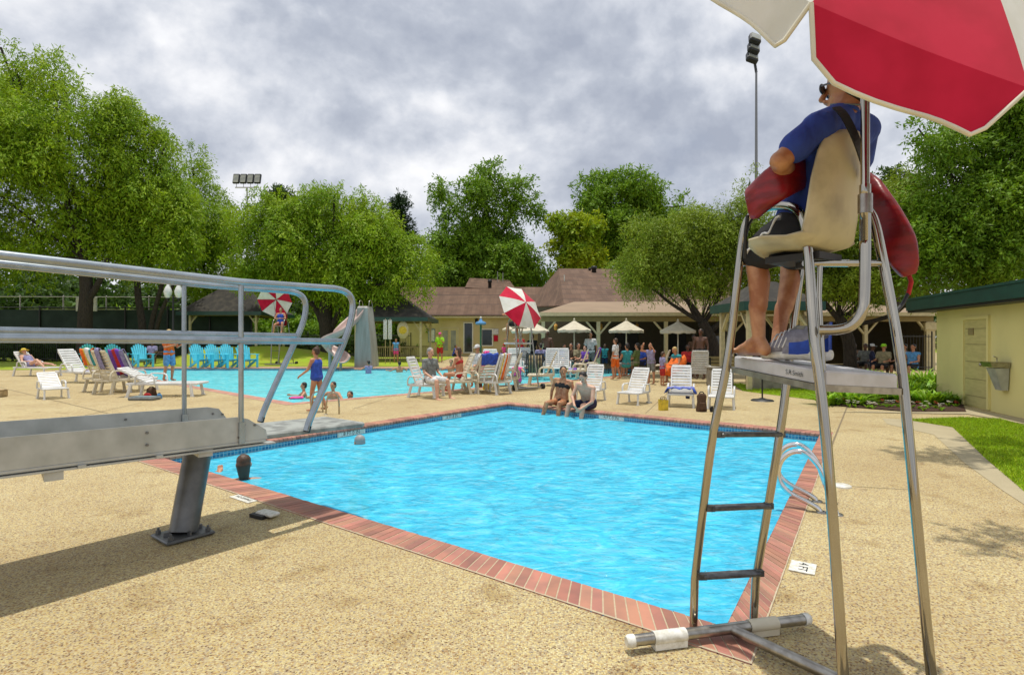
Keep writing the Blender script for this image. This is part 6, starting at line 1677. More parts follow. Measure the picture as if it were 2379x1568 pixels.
# patio
PY = 26.5; px_ = lambda q: (q-CX)/F*PY; pz_ = lambda q: 1.5-(q-HY)/F*PY
x0, x1 = px_(1257), px_(2166)
mb = MB()
slab(mb, [Vector((x0-.1, PY-.35, 2.74)), Vector((x1+.2, PY-.35, 2.74)), Vector((x1+.2, 33.2, 3.72)), P(1334, 701, 33.2)], .10); cb_(mb, 'patio_roof', 'roof_tan')
mb = MB(); mb.box(((x0+x1)/2, PY-.40, 2.655), (x1-x0+.4, .08, .17)); cb_(mb, 'patio_fascia', 'trim')
mb = MB(); mb.box(((x0+x1)/2, PY, 2.44), (x1-x0, .16, .24)); mb.box((x0+.1, PY+3.2, 2.48), (.16, 6.4, .22)); cb_(mb, 'patio_beam', 'trim_dk')
for q in (1262, 1390, 1547, 1700, 1860, 2010, 2160):
    x = px_(q); mb = MB(); mb.box((x, PY, 1.16), (.16 if q < 2100 else .42, .16, 2.32)); 
    if q > 2100: mb.box((x, PY, 2.1), (.62, .3, .34))
    cb_(mb, 'patio_post', 'trim')
    for s_ in (-1, 1):
        mb = MB(); mb.beam((x, PY, 1.66), (x+s_*.58, PY, 2.33), .08, .10, up=(0, 1, 0)); cb_(mb, 'post_brace', 'trim')
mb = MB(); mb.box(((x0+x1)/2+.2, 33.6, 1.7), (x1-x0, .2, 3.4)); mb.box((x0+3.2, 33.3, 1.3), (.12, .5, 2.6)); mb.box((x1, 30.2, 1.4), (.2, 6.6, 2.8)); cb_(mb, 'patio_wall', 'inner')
for a, b_ in ((6.2, 7.6), (9.2, 10.5), (12.2, 15.5)):
    mb = MB(); mb.box(((a+b_)/2, 33.46, 1.15), (b_-a, .06, 2.3)); cb_(mb, 'patio_door', 'iron')
for q in (1291, 1396, 1480):
    p = P(q, 760, 30); mb = MB(); mb.lathe([(0, .18), (.09, .14), (.10, -.1), (.05, -.16), (0, -.16)], n=8); mb.tube([(0, 0, .16), (0, 0, .62)], .01, 4)
    mb.build('lantern', 'amber', None, loc=p, label='amber lantern hanging in the patio, %s' % {1291: 'leftmost of the three', 1396: 'behind the patio post', 1480: 'right of the middle parasol'}[q], cat='lantern')
mb = MB(); mb.box((0, 0, .9), (1.0, .8, 1.8), bev=.03); mb.box((0, -.41, 1.0), (.85, .02, 1.3), mi=1); mb.box((.35, -.43, .8), (.04, .03, .3), mi=2)
mb.build('drinks_cabinet', ['inner', 'glass_dk', 'steel_dull'], None, loc=(P(1655, 800, 30).x, 30, 0), label='tall dark drinks cabinet against the patio back wall', cat='cabinet')

# --- right outbuilding
rb = empty('outbuilding', (10.2, 12.4, 0), label='low ochre stucco outbuilding with a green roof edge at the right', cat='building')
wd = Vector((.277, .961, 0)).normalized(); wn = Vector((-wd.y, wd.x, 0))   # wall runs along wd, faces wn (towards the pools)
O = Vector((10.2, 12.4, 0)); rin = Matrix.Translation(-O)
def rbd(mb, name, m_, par=None, **kw):
    o = mb.build(name, m_, par or rb, **kw); o.data.transform(rin); return o
ang = math.atan2(wd.y, wd.x)
s0, s1 = -7.0, 1.55
mb = MB(); c = O+wd*(s0+s1)/2-wn*3; mb.box((c.x, c.y, 1.09), (s1-s0, 6, 2.18), rz=ang); rbd(mb, 'wall', 'wall_olive')
mb = MB(); c = O+wd*((s0+s1)/2+.2)-wn*2.9; mb.box((c.x, c.y, 2.22), (s1-s0+.9, 6.6, .08), rz=ang)
rbd(mb, 'soffit', 'iron')
mb = MB(); a = O+wd*(s0-.2)+wn*.42; b_ = O+wd*(s1+.62)+wn*.42
for p, q in ((a, b_), (b_, b_-wn*6.6)):
    d_ = (q-p).normalized(); 
    mb.beam(p+Vector((0, 0, 2.36)), q+Vector((0, 0, 2.36)), .05, .26); mb.beam(p+Vector((0, 0, 2.52)), q+Vector((0, 0, 2.52)), .10, .05)
rbd(mb, 'fascia', 'green_roof')
mb = MB(); slab(mb, [a+Vector((0, 0, 2.55)), b_+Vector((0, 0, 2.55)), b_-wn*3.3+Vector((0, 0, 3.0)), a-wn*3.3+Vector((0, 0, 3.0))], .04); rbd(mb, 'roof', 'green_roof')
def on_wall(px):
    k = (px-CX)/F; return (k*O.y-O.x)/(wd.x-k*wd.y)
def wall_box(mb, sa, sb, za, zb, out, th=.04, mi=0):
    c = O+wd*(sa+sb)/2+wn*(out); mb.box((c.x, c.y, (za+zb)/2), (abs(sb-sa), th, zb-za), rz=ang, mi=mi)
sa, sb = on_wall(2243), on_wall(2297)
mb = MB(); wall_box(mb, sa, sb, .03, 1.93, -.006, .05); 
for z in (.25, .62, 1.0, 1.38, 1.72): wall_box(mb, sb+.05, sa-.05, z-.006, z+.006, .020, .006, 1)
mb.build  # thin darker strips at the joints between the boards
o = rbd(mb, 'door', ['door', 'trim_dk'])
mb = MB()
for a_, b2 in ((sa, sa+.07), (sb-.07, sb)): wall_box(mb, a_, b2, 0.02, 1.98, .022, .05)
wall_box(mb, sa+.07, sb-.07, 1.92, 1.99, .024, .05); rbd(mb, 'door_frame', 'wall_olive')
mb = MB(); c = O+wd*(sb+.18)+wn*.06+Vector((0, 0, .95)); mb.ell(c, (.035, .035, .035)); mb.beam(c-wn*.05, c, .02, .02); rbd(mb, 'door_handle', 'steel_dull', o)
mb = MB(); c = O+wd*(sa-.30)+wn*.03; mb.box((c.x, c.y, 1.66), (.22, .012, .15), rz=ang); rbd(mb, 'door_plate', 'trim_dk', o)
# drinking fountain on that wall
sc_ = on_wall(2337); c = O+wd*sc_; c = Vector((c.x, c.y, 0))
df = empty('drinking_fountain', c+wn*.02+Vector((0, 0, .06)), label='stainless drinking fountain on the ochre wall right of the door', cat='drinking fountain')
mb = MB(); e = [(-.22, 0, 1.02), (.22, 0, 1.02), (.22, .34, 1.02), (-.22, .34, 1.02)]
def loc_(x, y, z): p = wd*x+wn*y; return Vector((p.x, p.y, z))
V = [loc_(-.2, 0, .98), loc_(.2, 0, .98), loc_(.2, .33, .98), loc_(-.2, .33, .98), loc_(-.18, 0, .86), loc_(.18, 0, .86), loc_(.18, .29, .88), loc_(-.18, .29, .88)]
mb.add(V, [(0, 1, 2, 3), (7, 6, 5, 4), (0, 4, 5, 1), (1, 5, 6, 2), (2, 6, 7, 3), (3, 7, 4, 0)]); mb.build('basin', 'steel_dull', df)
mb = MB(); V = [loc_(-.16, 0, .86), loc_(.16, 0, .86), loc_(.16, .24, .86), loc_(-.16, .24, .86), loc_(-.12, 0, .42), loc_(.12, 0, .42), loc_(.12, .10, .42), loc_(-.12, .10, .42)]
mb.add(V, [(7, 6, 5, 4), (0, 4, 5, 1), (1, 5, 6, 2), (2, 6, 7, 3), (3, 7, 4, 0)]); mb.build('cabinet', 'galv', df)
mb = MB(); mb.tube([loc_(.1, .08, .98), loc_(.1, .08, 1.06), loc_(.08, .15, 1.09)], .010, 6); mb.build('spout', 'steel', df)

# --- gazebos
def gazebo(cx, cy, half, z_eave, z_peak, label, roofm='shingle_dk', fas='green_roof', cup=False, rot=0.0, rail=False, over=.45, flat=.25):
    g = empty('gazebo', (cx, cy, 0), rot, label=label, cat='gazebo')
    e = half+over; f_ = half*flat
    mb = MB(); V = [(x*e, y*e, z_eave) for x, y in ((-1, -1), (1, -1), (1, 1), (-1, 1))]+[(x*f_, y*f_, z_peak) for x, y in ((-1, -1), (1, -1), (1, 1), (-1, 1))]
    mb.add(V, [(0, 1, 5, 4), (1, 2, 6, 5), (2, 3, 7, 6), (3, 0, 4, 7), (4, 5, 6, 7)]); mb.add([(x, y, z-.06) for x, y, z in V[:4]], [(3, 2, 1, 0)]); mb.build('roof', roofm, g)
    mb = MB()
    for x, y in ((0, -1), (0, 1)): mb.box((0, y*e, z_eave-.10), (2*e+.06, .06, .26))
    for x in (-1, 1): mb.box((x*e, 0, z_eave-.10), (.06, 2*e-.06, .26))
    mb.build('fascia', fas, g)
    if cup:
        mb = MB(); mb.box((0, 0, z_peak+.15), (.5, .5, .3)); mb.lathe([(.45, z_peak+.3), (0, z_peak+.7)], n=4); mb.build('cupola', roofm, g)
    for x in (-1, 1):
        for y in (-1, 1):
            mb = MB(); mb.box((x*half, y*half, z_eave/2-.05), (.13, .13, z_eave-.1)); mb.build('post', 'trim', g)
            mb = MB(); mb.beam((x*half, y*half, z_eave-.85), (x*(half-.5), y*half, z_eave-.2), .07, .09, up=(0, 1, 0)); mb.beam((x*half, y*half, z_eave-.85), (x*half, y*(half-.5), z_eave-.2), .07, .09, up=(1, 0, 0)); mb.build('brace', 'trim', g)
    mb = MB()
    for y in (-1, 1): mb.box((0, y*half, z_eave-.18), (2*half, .1, .14))
    for x in (-1, 1): mb.box((x*half, 0, z_eave-.18), (.1, 2*half, .14))
    mb.build('beam', 'trim_dk', g)
    if rail:
        for y in (-1, 1):
            mb = MB()
            mb.box((0, y*half, .95), (2*half, .07, .07)); mb.box((0, y*half, .2), (2*half, .07, .07))
            for i in range(int(2*half/.14)): mb.box((-half+.1+i*.14, y*half, .57), (.035, .035, .7))
            mb.build('railing', 'trim_dk', g)
    return g
g1 = gazebo((556-CX)/F*41, 41, 2.3, 3.35, 5.1, 'dark hipped shelter behind the left railing posts', over=.6, flat=.42)
g2 = gazebo((918-CX)/F*38, 38, 2.1, 2.85, 4.35, 'dark roofed shelter with cream posts behind the pool slide', cup=True, rail=True, over=.5)
g3 = gazebo((1775-CX)/F*17.2, 17.2, .92, 2.55, 3.25, 'small green-edged shelter behind the near guard chair ladder', roofm='shingle_dk', rot=.05, over=.26)
# sign and boards at the second shelter
sg = empty('hanging_sign', P(936, 767, 35.6), label='oval cream sign with a gold emblem hanging on the shelter behind the slide', cat='sign')
mb = MB(); rotx = Matrix.Rotation(R(90), 3, 'X')
mb.lathe([(0, .03), (.44, .03), (.46, .0), (.44, -.03), (0, -.03)], n=24, rot=rotx); mb.v = [(x*.82, y, z*1.28) for x, y, z in mb.v]; mb.build('plate', 'trim', sg)
mb = MB(); mb.lathe([(0, .04), (.28, .04), (.30, .03)], n=20, rot=rotx); mb.v = [(x*.85, y-.008, z*.85) for x, y, z in mb.v]; mb.build('emblem', 'yellow', sg)
mb = MB(); mb.tube([(-.2, 0, .5), (-.2, 0, .75)], .015, 4); mb.tube([(.2, 0, .5), (.2, 0, .75)], .015, 4); mb.build('hanger', 'iron', sg)
for i, q in enumerate((895, 906)):
    s_ = empty('rules_board', (P(q, 800, 33).x, 33, 0), label='%s of two narrow pale boards on posts by the shelter behind the slide' % ('left', 'right')[i], cat='sign')
    mb = MB(); mb.box((0, 0, 2.05), (.22, .03, 1.15)); mb.build('board', 'whitec', s_)
    mb = MB(); mb.tube([(0, .03, 0), (0, .03, 2.7)], .025, 6); mb.build('pole', 'tan', s_)
# low stone wall, seats and pole under the third shelter
for px0, px1, d, h, lab in ((1645, 1700, 17.8, .55, 'low pale stone wall left of the green-edged shelter'), (1745, 1905, 16.6, .5, 'low pale stone wall under the green-edged shelter')):
    mb = MB(); w_ = (px1-px0)*d/F; mb.box((0, 0, h/2), (w_, .35, h), bev=.02); mb.box((0, 0, h+.03), (w_+.08, .45, .06), bev=.015)
    mb.build('garden_wall', 'stone', None, loc=(((px0+px1)/2-CX)/F*d, d, 0), label=lab, cat='wall')
up_ = empty('umbrella_stand', G(1771, 931), label='bare dark parasol pole on a round base at the lawn edge', cat='parasol stand')
mb = MB(); mb.lathe([(0, .07), (.05, .07), (.10, .05), (.24, .03), (.27, 0)], n=18); mb.build('base', 'iron', up_)
mb = MB(); mb.tube([(0, 0, .05), (0, 0, 1.55)], .020, 8); mb.build('pole', 'iron', up_)
# slatted bench under the shelter
bn = empty('park_bench', ((1700-CX)/F*19, 19, 0), .1, label='slatted bench in the shade left of the green-edged shelter', cat='bench')
mb = MB()
for i in range(4): mb.box((0, -.18+i*.11, .44), (1.5, .09, .03))
mb.build('seat', 'trim_dk', bn); mb = MB()
for i in range(3): mb.box((0, .26+i*.02, .60+i*.12), (1.5, .03, .09))
mb.build('backrest', 'trim_dk', bn)
for x in (-.65, .65): mb = MB(); mb.box((x, .02, .21), (.06, .42, .42)); mb.box((x, .27, .6), (.05, .05, .5)); mb.build('leg', 'iron', bn)

# --- lamp posts
def lamp_post(px, py_globe, d, label, gap=25):
    x = (px-CX)/F*d; z = 1.5-(py_globe-HY)/F*d
    g = empty('street_lamp', (x, d, 0), label=label, cat='street lamp'); hg = gap*d/F/2
    mb = MB(); mb.lathe([(.14, 0), (.12, .3), (.06, .4), (.05, z-.5), (.06, z-.4), (.03, z-.2)], n=10); mb.build('pole', 'iron', g)
    mb = MB(); mb.tube(smooth_path([(-hg, 0, z-.36), (-hg, 0, z-.6), (0, 0, z-.62), (hg, 0, z-.6), (hg, 0, z-.36)], 2), .03, 6); mb.build('arm', 'iron', g)
    for s_ in (-1, 1):
        mb = MB(); mb.lathe([(.09, -.38), (.19, -.2), (.22, -.02), (.15, .2), (.06, .36), (.03, .48), (0, .52)], (s_*hg, 0, z), 12); mb.build('globe', 'lamp_w', g)
        mb = MB(); mb.lathe([(.05, -.5), (.11, -.40), (.10, -.37)], (s_*hg, 0, z), 10); mb.build('fitter', 'iron', g)
lamp_post(402.5, 677, 31.5, 'twin white-globed lamp post on the far lawn left of the shelter')
lamp_post(833, 712, 38, 'twin white-globed lamp post just behind the pool slide', gap=15)

# --- floodlight masts
def mast(px, py_top, py_lamps, d, n, dx, dy, lw, lh, label, rot=0.0, stack=1):
    x = (px-CX)/F*d; z = 1.5-(py_top-HY)/F*d
    g = empty('floodlight_mast', (x, d, 0), rot, label=label, cat='floodlight')
    mb = MB(); mb.tube([(0, 0, 0), (0, 0, z)], [.20, .09], 10); mb.build('mast', 'steel_dull', g)
    s_ = d/F
    if stack == 1:
        mb = MB(); mb.box((0, 0, z), ((n-1)*dx*s_+.3, .12, .12)); 
        for i in range(n): mb.box(((i-(n-1)/2)*dx*s_, 0, z+.35), (.06, .06, .7))
        mb.build('crossarm', 'steel_dull', g)
        for i in range(n):
            x_ = (i-(n-1)/2)*dx*s_; zc = z+dy*s_
            f_ = empty('lamp_head', (x_, 0, zc)); f_.parent = g
            mb = MB(); mb.box((0, 0, 0), (lw*s_, .3, lh*s_), bev=.06, rot=Matrix.Rotation(-.25, 3, 'X')); mb.build('housing', 'iron', f_)
            mb = MB(); mb.box((0, -.17, -.0), (lw*s_*.80, .05, lh*s_*.8), rot=Matrix.Rotation(-.25, 3, 'X')); mb.build('lens', 'pale_glass', f_)
    return g
m1 = mast(574, 436, 415, 72, 4, 16.5, 20, 15, 24, 'floodlight mast with four square lamps above the left trees')
d = 30.0; x = (1757-CX)/F*d; zt = 1.5-(165-HY)/F*d
g = empty('floodlight_mast', (x, d, 0), label='tall floodlight mast with lamps stacked steeply above the right trees', cat='floodlight')
mb = MB(); mb.tube([(0, 0, 0), (0, 0, zt)], [.12, .055], 10); mb.build('mast', 'bolt', g)
mb = MB(); mb.beam((0, 0, zt-.1), (-.25, 0, zt+1.5), .10, .10); mb.build('bracket', 'iron', g)
for i, (dx, dz) in enumerate(((-.30, .62), (-.22, 1.12), (-.15, 1.62))):
    f_ = empty('lamp_head', (dx, -.15, zt+dz)); f_.parent = g; rt = Matrix.Rotation(.35, 3, 'Y')@Matrix.Rotation(-.7, 3, 'X')
    mb = MB(); mb.box((0, 0, 0), (.62, .30, .80), bev=.06, rot=rt); mb.build('housing', 'iron', f_)
    mb = MB(); c = rt@Vector((0, -.165, 0)); mb.box(c, (.50, .04, .66), rot=rt); mb.build('lens', 'pale_glass', f_)

# --- pool slide
sl = empty('pool_slide', (P(846, 800, 29.6).x, 29.6, 0), label='water slide with a pink chute curling down from a tall grey column', cat='water slide')
so = Vector(sl.location)
def sP(px, py, d): return P(px, py, d)-so
mb = MB(); zt = 1.5-(712-HY)/F*29.6
V = []
for (z, w, dy) in ((0, .47, .75), (zt*.5, .38, .7), (zt-.1, .27, .6), (zt, .24, .5)):
    for x_, y_ in ((-1, -1), (1, -1), (1, 1), (-1, 1)): V.append((x_*w+.10*(1-z/zt)*1.0, y_*dy+.2, z))
mb.add(V, [(k*4+i, k*4+(i+1) % 4, k*4+4+(i+1) % 4, k*4+4+i) for k in range(3) for i in range(4)]+[(12, 13, 14, 15)]); mb.build('stair_column', 'slide_post', sl)
mb = MB()
path = smooth_path([sP(843, 716, 29.6), sP(832, 728, 29.4), sP(815, 745, 29.0), sP(795, 762, 28.5), sP(775, 776, 28.2), sP(762, 788, 28.3), sP(762, 800, 28.6), sP(775, 812, 28.6), sP(790, 822, 28.2), sP(796, 832, 27.8)], 2)
nseg = len(path); kk = 11; V = []
for i, p in enumerate(path):
    T = (path[min(i+1, nseg-1)]-path[max(i-1, 0)]).normalized(); h_ = Vector((T.x, T.y, 0)).normalized(); sd_ = Vector((-h_.y, h_.x, 0)); upv = sd_.cross(T); upv = upv if upv.z > 0 else -upv
    for j in range(kk):
        a = math.pi*(1.02+.96*j/(kk-1)) - .0
        V.append(p+sd_*.40*math.cos(a)+upv*(.40*math.sin(a)+.1))
mb.add(V, [(i*kk+j, i*kk+j+1, (i+1)*kk+j+1, (i+1)*kk+j) for i in range(nseg-1) for j in range(kk-1)], 0, True)
o = mb.build('chute', 'slide', sl); q = o.modifiers.new('t', 'SOLIDIFY'); q.thickness = .05
mb = MB(); p = path[nseg//2]; mb.tube([(p.x, p.y, p.z-.3), (p.x, p.y, 0)], .09, 8); p = path[-6]; mb.tube([(p.x, p.y+.1, p.z-.35), (p.x, p.y+.1, -.2)], .07, 8); mb.build('support', 'slide_post', sl)
for s_ in (-1, 1):
    mb = MB(); mb.tube(smooth_path([(s_*.25, .0, zt-.2), (s_*.26, .0, zt+.35), (s_*.26, .7, zt+.35), (s_*.26, .75, zt-.6)], 2), .02, 6); mb.build('handrail', 'steel_dull', sl)

# --- mushroom shower
ms = empty('water_mushroom', ((1117-CX)/F*36, 36, 0), label='green pole with a blue umbrella-shaped spray head in front of the cream wing', cat='water feature')
mb = MB(); mb.lathe([(.09, 0), (.07, .2), (.06, .4), (.06, 2.5)], n=10); mb.build('pole', mat('green enamel', (.01, .15, .08), .4), ms)
mb = MB(); mb.lathe([(.0, 2.84), (.08, 2.8), (.10, 2.66), (.34, 2.56), (.36, 2.48), (.30, 2.40), (.0, 2.44)], n=16); mb.build('spray_head', 'skyb', ms)
mb = MB(); mb.lathe([(.0, 2.96), (.06, 2.9), (.09, 2.8), (.0, 2.8)], n=12); mb.build('cap', 'white_cap', ms)

# --- fences
def fence_run(a, b_, h, label, post=2.4, picket=.0, panel=None, pm='iron', rails=(), name='fence', pr=.04):
    a = Vector(a); b_ = Vector(b_); g = empty(name, a, math.atan2((b_-a).y, (b_-a).x), label=label, cat='fence'); L_ = (b_-a).length
    n = max(1, round(L_/post))
    for i in range(n+1):
        mb = MB(); mb.tube([(L_*i/n, 0, 0), (L_*i/n, 0, h+.05)], pr, 6); mb.ell((L_*i/n, 0, h+.06), pr*1.2, 6, 4); mb.build('post', pm, g)
    mb = MB()
    for z in rails: mb.tube([(0, 0, z), (L_, 0, z)], pr*.7, 6)
    if rails: mb.build('rail', pm, g)
    if picket:
        mb = MB(); k = int(L_/picket)
        for i in range(k): mb.box((i*picket, 0, h*.5), (.02, .02, h*.94))
        mb.build('pickets', pm, g)
    if panel:
        z0, z1, m_ = panel; mb = MB(); mb.box((L_/2, .05, (z0+z1)/2), (L_, .012, z1-z0)); mb.build('windscreen', m_, g)
    return g
M['screen'] = mat('dark green windscreen', (.012, .028, .022), .85, col2=(.03, .055, .045), nscale=.9, nlo=.4, nhi=.75, detail=8)
M['screen_b'] = mat('grey backboard', (.26, .25, .23), .8)
fence_run((-46, 39.5, 0), (-19.0, 40.5, 0), 3.75, 'tall tennis court fence with dark green windscreen behind the left trees', post=3.0, panel=(.1, 3.6, 'screen'), rails=(3.75,), pr=.06)
fence_run((-48, 46, 0), (-20, 47, 0), 5.0, 'higher pale wire fence of the tennis court behind the windscreen', post=3.4, rails=(5.0, 3.9), pm='steel_dull', pr=.05, name='wire_fence')
fence_run((-46, 34.5, 0), (-27.0, 36, 0), 1.9, 'black iron picket fence along the left lawn', post=2.3, picket=.13, rails=(.2, 1.75))
fence_run((-19.0, 46, 0), (-8.2, 45, 0), 1.9, 'black iron picket fence behind the slide', post=2.3, picket=.13, rails=(.2, 1.75))
fence_run((P(2080, 800, 25.6).x, 25.6, 0), (P(2165, 800, 25.2).x, 25.2, 0), 1.75, 'black iron picket fence at the right end of the patio', post=1.6, picket=.12, rails=(.2, 1.6), pr=.03)
p = P(201, 707, 39); mb = MB(); mb.box((0, 0, 0), (1.5, .06, .98), bev=.02); mb.box((0, -.035, 0), (1.35, .02, .85), mi=1); mb.build('notice_board', ['whitec', 'white_cap'], None, loc=p, label='large blank white board on the court fence beside the left trunk', cat='board')
p = P(240, 735, 50); mb = MB(); mb.box((0, 0, 1.9), (8.5, 5, 3.8)); mb.box((0, 0, 3.9), (9, 5.5, .2), mi=1); mb.box((2.1, -2.52, 1.2), (1.0, .06, 2.1), mi=1)
mb.build('court_hut', ['screen_b', 'trim'], None, loc=(p.x, 50, 0), label='low grey hut with a flat cream roof beyond the court fence', cat='hut')
# dark clipped hedge under the trees
# --- parked cars behind the first shelter
def car(px, d, rz, body, label, roof_h=1.75, L_=4.7, grp=None):
    g = empty('parked_car', ((px-CX)/F*d, d, 0), rz, label=label, cat='car', group='cars parked beyond the far lawn')
    prof = [(-.5, .35), (-.5, .95), (-.44, 1.02), (-.36, roof_h-.08), (-.30, roof_h), (.12, roof_h), (.26, 1.08), (.46, .98), (.5, .8), (.5, .35)]
    mb = MB(); V = []
    for y in (-.88, .88):
        for x_, z in prof: V.append((x_*L_, y*(.86 if z > 1.1 else 1), z))
    k = len(prof); mb.add(V, [tuple(range(k)), tuple(range(2*k-1, k-1, -1))]+[(i, k+i, k+(i+1) % k, (i+1) % k) for i in range(k)]); mb.build('body', body, g)
    mb = MB(); gp = [(-.40, 1.1), (-.335, roof_h-.12), (.11, roof_h-.1), (.225, 1.12)]
    for y in (-.885, .885):
        yy = y*.9; V = [(x_*L_, yy, z) for x_, z in gp]; mb.add(V, [(0, 1, 2, 3)])
    mb.add([(.135*L_, -.7, roof_h-.06), (.135*L_, .7, roof_h-.06), (.262*L_, .76, 1.12), (.262*L_, -.76, 1.12)], [(0, 3, 2, 1)]); mb.build('windows', 'glass_dk', g)
    for x_ in (-.31, .31):
        for y in (-.80, .80):
            w_ = MB(); w_.tube([(x_*L_, y-.11, .34), (x_*L_, y+.11, .34)], .34, 16); w = w_.build('wheel', 'black', g)
            w_ = MB(); w_.tube([(x_*L_, y-.12, .34), (x_*L_, y+.12, .34)], .19, 12); w_.build('rim', 'steel_dull', w)
    for y in (-.6, .6):
        mb = MB(); mb.box((.498*L_, y, .78), (.04, .3, .16)); mb.build('headlight', 'lamp_w', g)
car(532, 52, .15, mat('white car paint', (.7, .7, .72), .25, coat=.5), 'white pickup-like van parked beyond the shelter at the left', 2.2, 5.4)
car(487, 58, .1, mat('grey car paint', (.2, .22, .24), .25, coat=.5), 'grey boxy van parked left of the white one', 2.4, 4.8)
car(455, 60, .2, mat('silver car paint', (.45, .46, .48), .25, coat=.5), 'silver car parked left of the grey van', 1.6, 4.4)

# --- flower bed
bed = [G(1905, 931), G(1925, 942), G(2010, 949), G(2120, 958), G(2245, 958), G(2235, 936), G(2200, 915), G(2120, 896), G(1960, 898), G(1900, 905)]
sheet(bed, .02, 'mulch', 'flower_bed')
M['lily'] = mat('bright strap leaves', (.27, .46, .02), .5, col2=(.18, .36, .015), nscale=6, island=.4, trans=.35)
M['petal_r'] = mat('red petals', (.5, .03, .03), .6, island=.3); M['petal_w'] = mat('white petals', (.75, .72, .6), .6)
def strap_plant(loc, h, n, label, seed, m_='lily', spread=.5):
    rr = random.Random(seed); mb = MB()
    for i in range(n):
        a = rr.uniform(0, 6.28); r_ = rr.uniform(0, .16); b0 = Vector((r_*math.cos(a), r_*math.sin(a), 0)); hh = h*rr.uniform(.6, 1.1); ln = rr.uniform(.2, spread); w = rr.uniform(.018, .034)
        dr = Vector((math.cos(a+rr.uniform(-.5, .5)), math.sin(a+rr.uniform(-.5, .5)), 0)); sd_ = Vector((-dr.y, dr.x, 0))
        V = []
        for k in range(5):
            t = k/4; p = b0+dr*ln*t*t+Vector((0, 0, hh*(t-.30*t*t*t))); ww = w*(1-.9*t**2.2)+.002; V += [p-sd_*ww, p+sd_*ww]
        mb.add(V, [(2*k, 2*k+1, 2*k+3, 2*k+2) for k in range(4)], 0, True)
    return mb.build('leafy_plant', m_, None, loc=loc, label=label, cat='plant', group='strap-leaved plants in the flower bed')
rr = random.Random(5); L_ = None
for i in range(46):
    row = i % 3; q = rr.random()
    px = 1905+330*((i//3+rr.uniform(-.3, .3)+.5)/15.3); py = (908, 922, 937)[row]+rr.uniform(-5, 5); 
    hp = .74 if row == 0 else (.60 if row == 1 else .42)
    if px > 2190: hp *= .8
    strap_plant(G(px, py), hp*rr.uniform(.8, 1.15), 46, 'clump of bright green strap leaves in the mulched flower bed', i)
def flower(loc, m_, label, seed):
    rr = random.Random(seed); g = empty('flower', loc, rr.uniform(0, 6), label=label, cat='flower', group='small bedding flowers at the front of the flower bed' if 'white' not in label else 'small white bedding flowers at the front of the flower bed')
    mb = MB()
    for i in range(6):
        a = rr.uniform(0, 6.28); V = [Vector((0, 0, .0)), Vector((.05*math.cos(a-.5), .05*math.sin(a-.5), .07)), Vector((.11*math.cos(a), .11*math.sin(a), .10)), Vector((.05*math.cos(a+.5), .05*math.sin(a+.5), .07))]; mb.add(V, [(0, 1, 2, 3)])
    g.scale = (.8, .8, .9); mb.build('leaves', 'lily', g); mb = MB()
    for j in range(4):
        c = Vector((rr.uniform(-.06, .06), rr.uniform(-.06, .06), .14+rr.uniform(-.03, .04)))
        for i in range(5):
            a = 1.257*i+rr.random(); mb.add([c, c+Vector((.03*math.cos(a-.5), .03*math.sin(a-.5), .012)), c+Vector((.05*math.cos(a), .05*math.sin(a), .004)), c+Vector((.03*math.cos(a+.5), .03*math.sin(a+.5), .012))], [(0, 1, 2, 3)])
    mb.build('petals', m_, g)
for i in range(22):
    px = 1915+14.5*i+rr.uniform(-5, 5); py = 942+min(12, (px-1915)*.08)+rr.uniform(-9, 3); w_ = i % 3 != 0
    flower(G(px, py), 'petal_w' if w_ else 'petal_r', 'small %s bedding flower at the front of the flower bed' % ('white' if w_ else 'red'), i)
# ------------------------------------------------------------ trees
def leaf_mat(name, c, c2, tr=.35, isl=.28):
    return mat(name, c, .55, col2=c2, nscale=.45, nlo=.35, nhi=.65, island=isl, trans=tr, spec=.3, detail=5)
M['lf_oak'] = leaf_mat('light green foliage', (.31, .44, .014), (.19, .32, .014))
M['lf_mid'] = leaf_mat('mid green foliage', (.205, .35, .014), (.13, .245, .014))
M['lf_dark'] = leaf_mat('deep green foliage', (.065, .13, .014), (.045, .09, .012))
M['lf_yel'] = leaf_mat('yellow green foliage', (.42, .48, .010), (.20, .33, .012))
M['lf_pine'] = leaf_mat('dark pine foliage', (.025, .06, .012), (.02, .05, .012), .15)
M['lf_grey'] = leaf_mat('olive grey-green foliage', (.26, .355, .022), (.185, .27, .02))
M['bark'] = mat('dark bark', (.045, .034, .024), .9, col2=(.02, .015, .01), nscale=9, bump=.8, bscale=14, bdist=.05, stretch=(3, 3, .6))
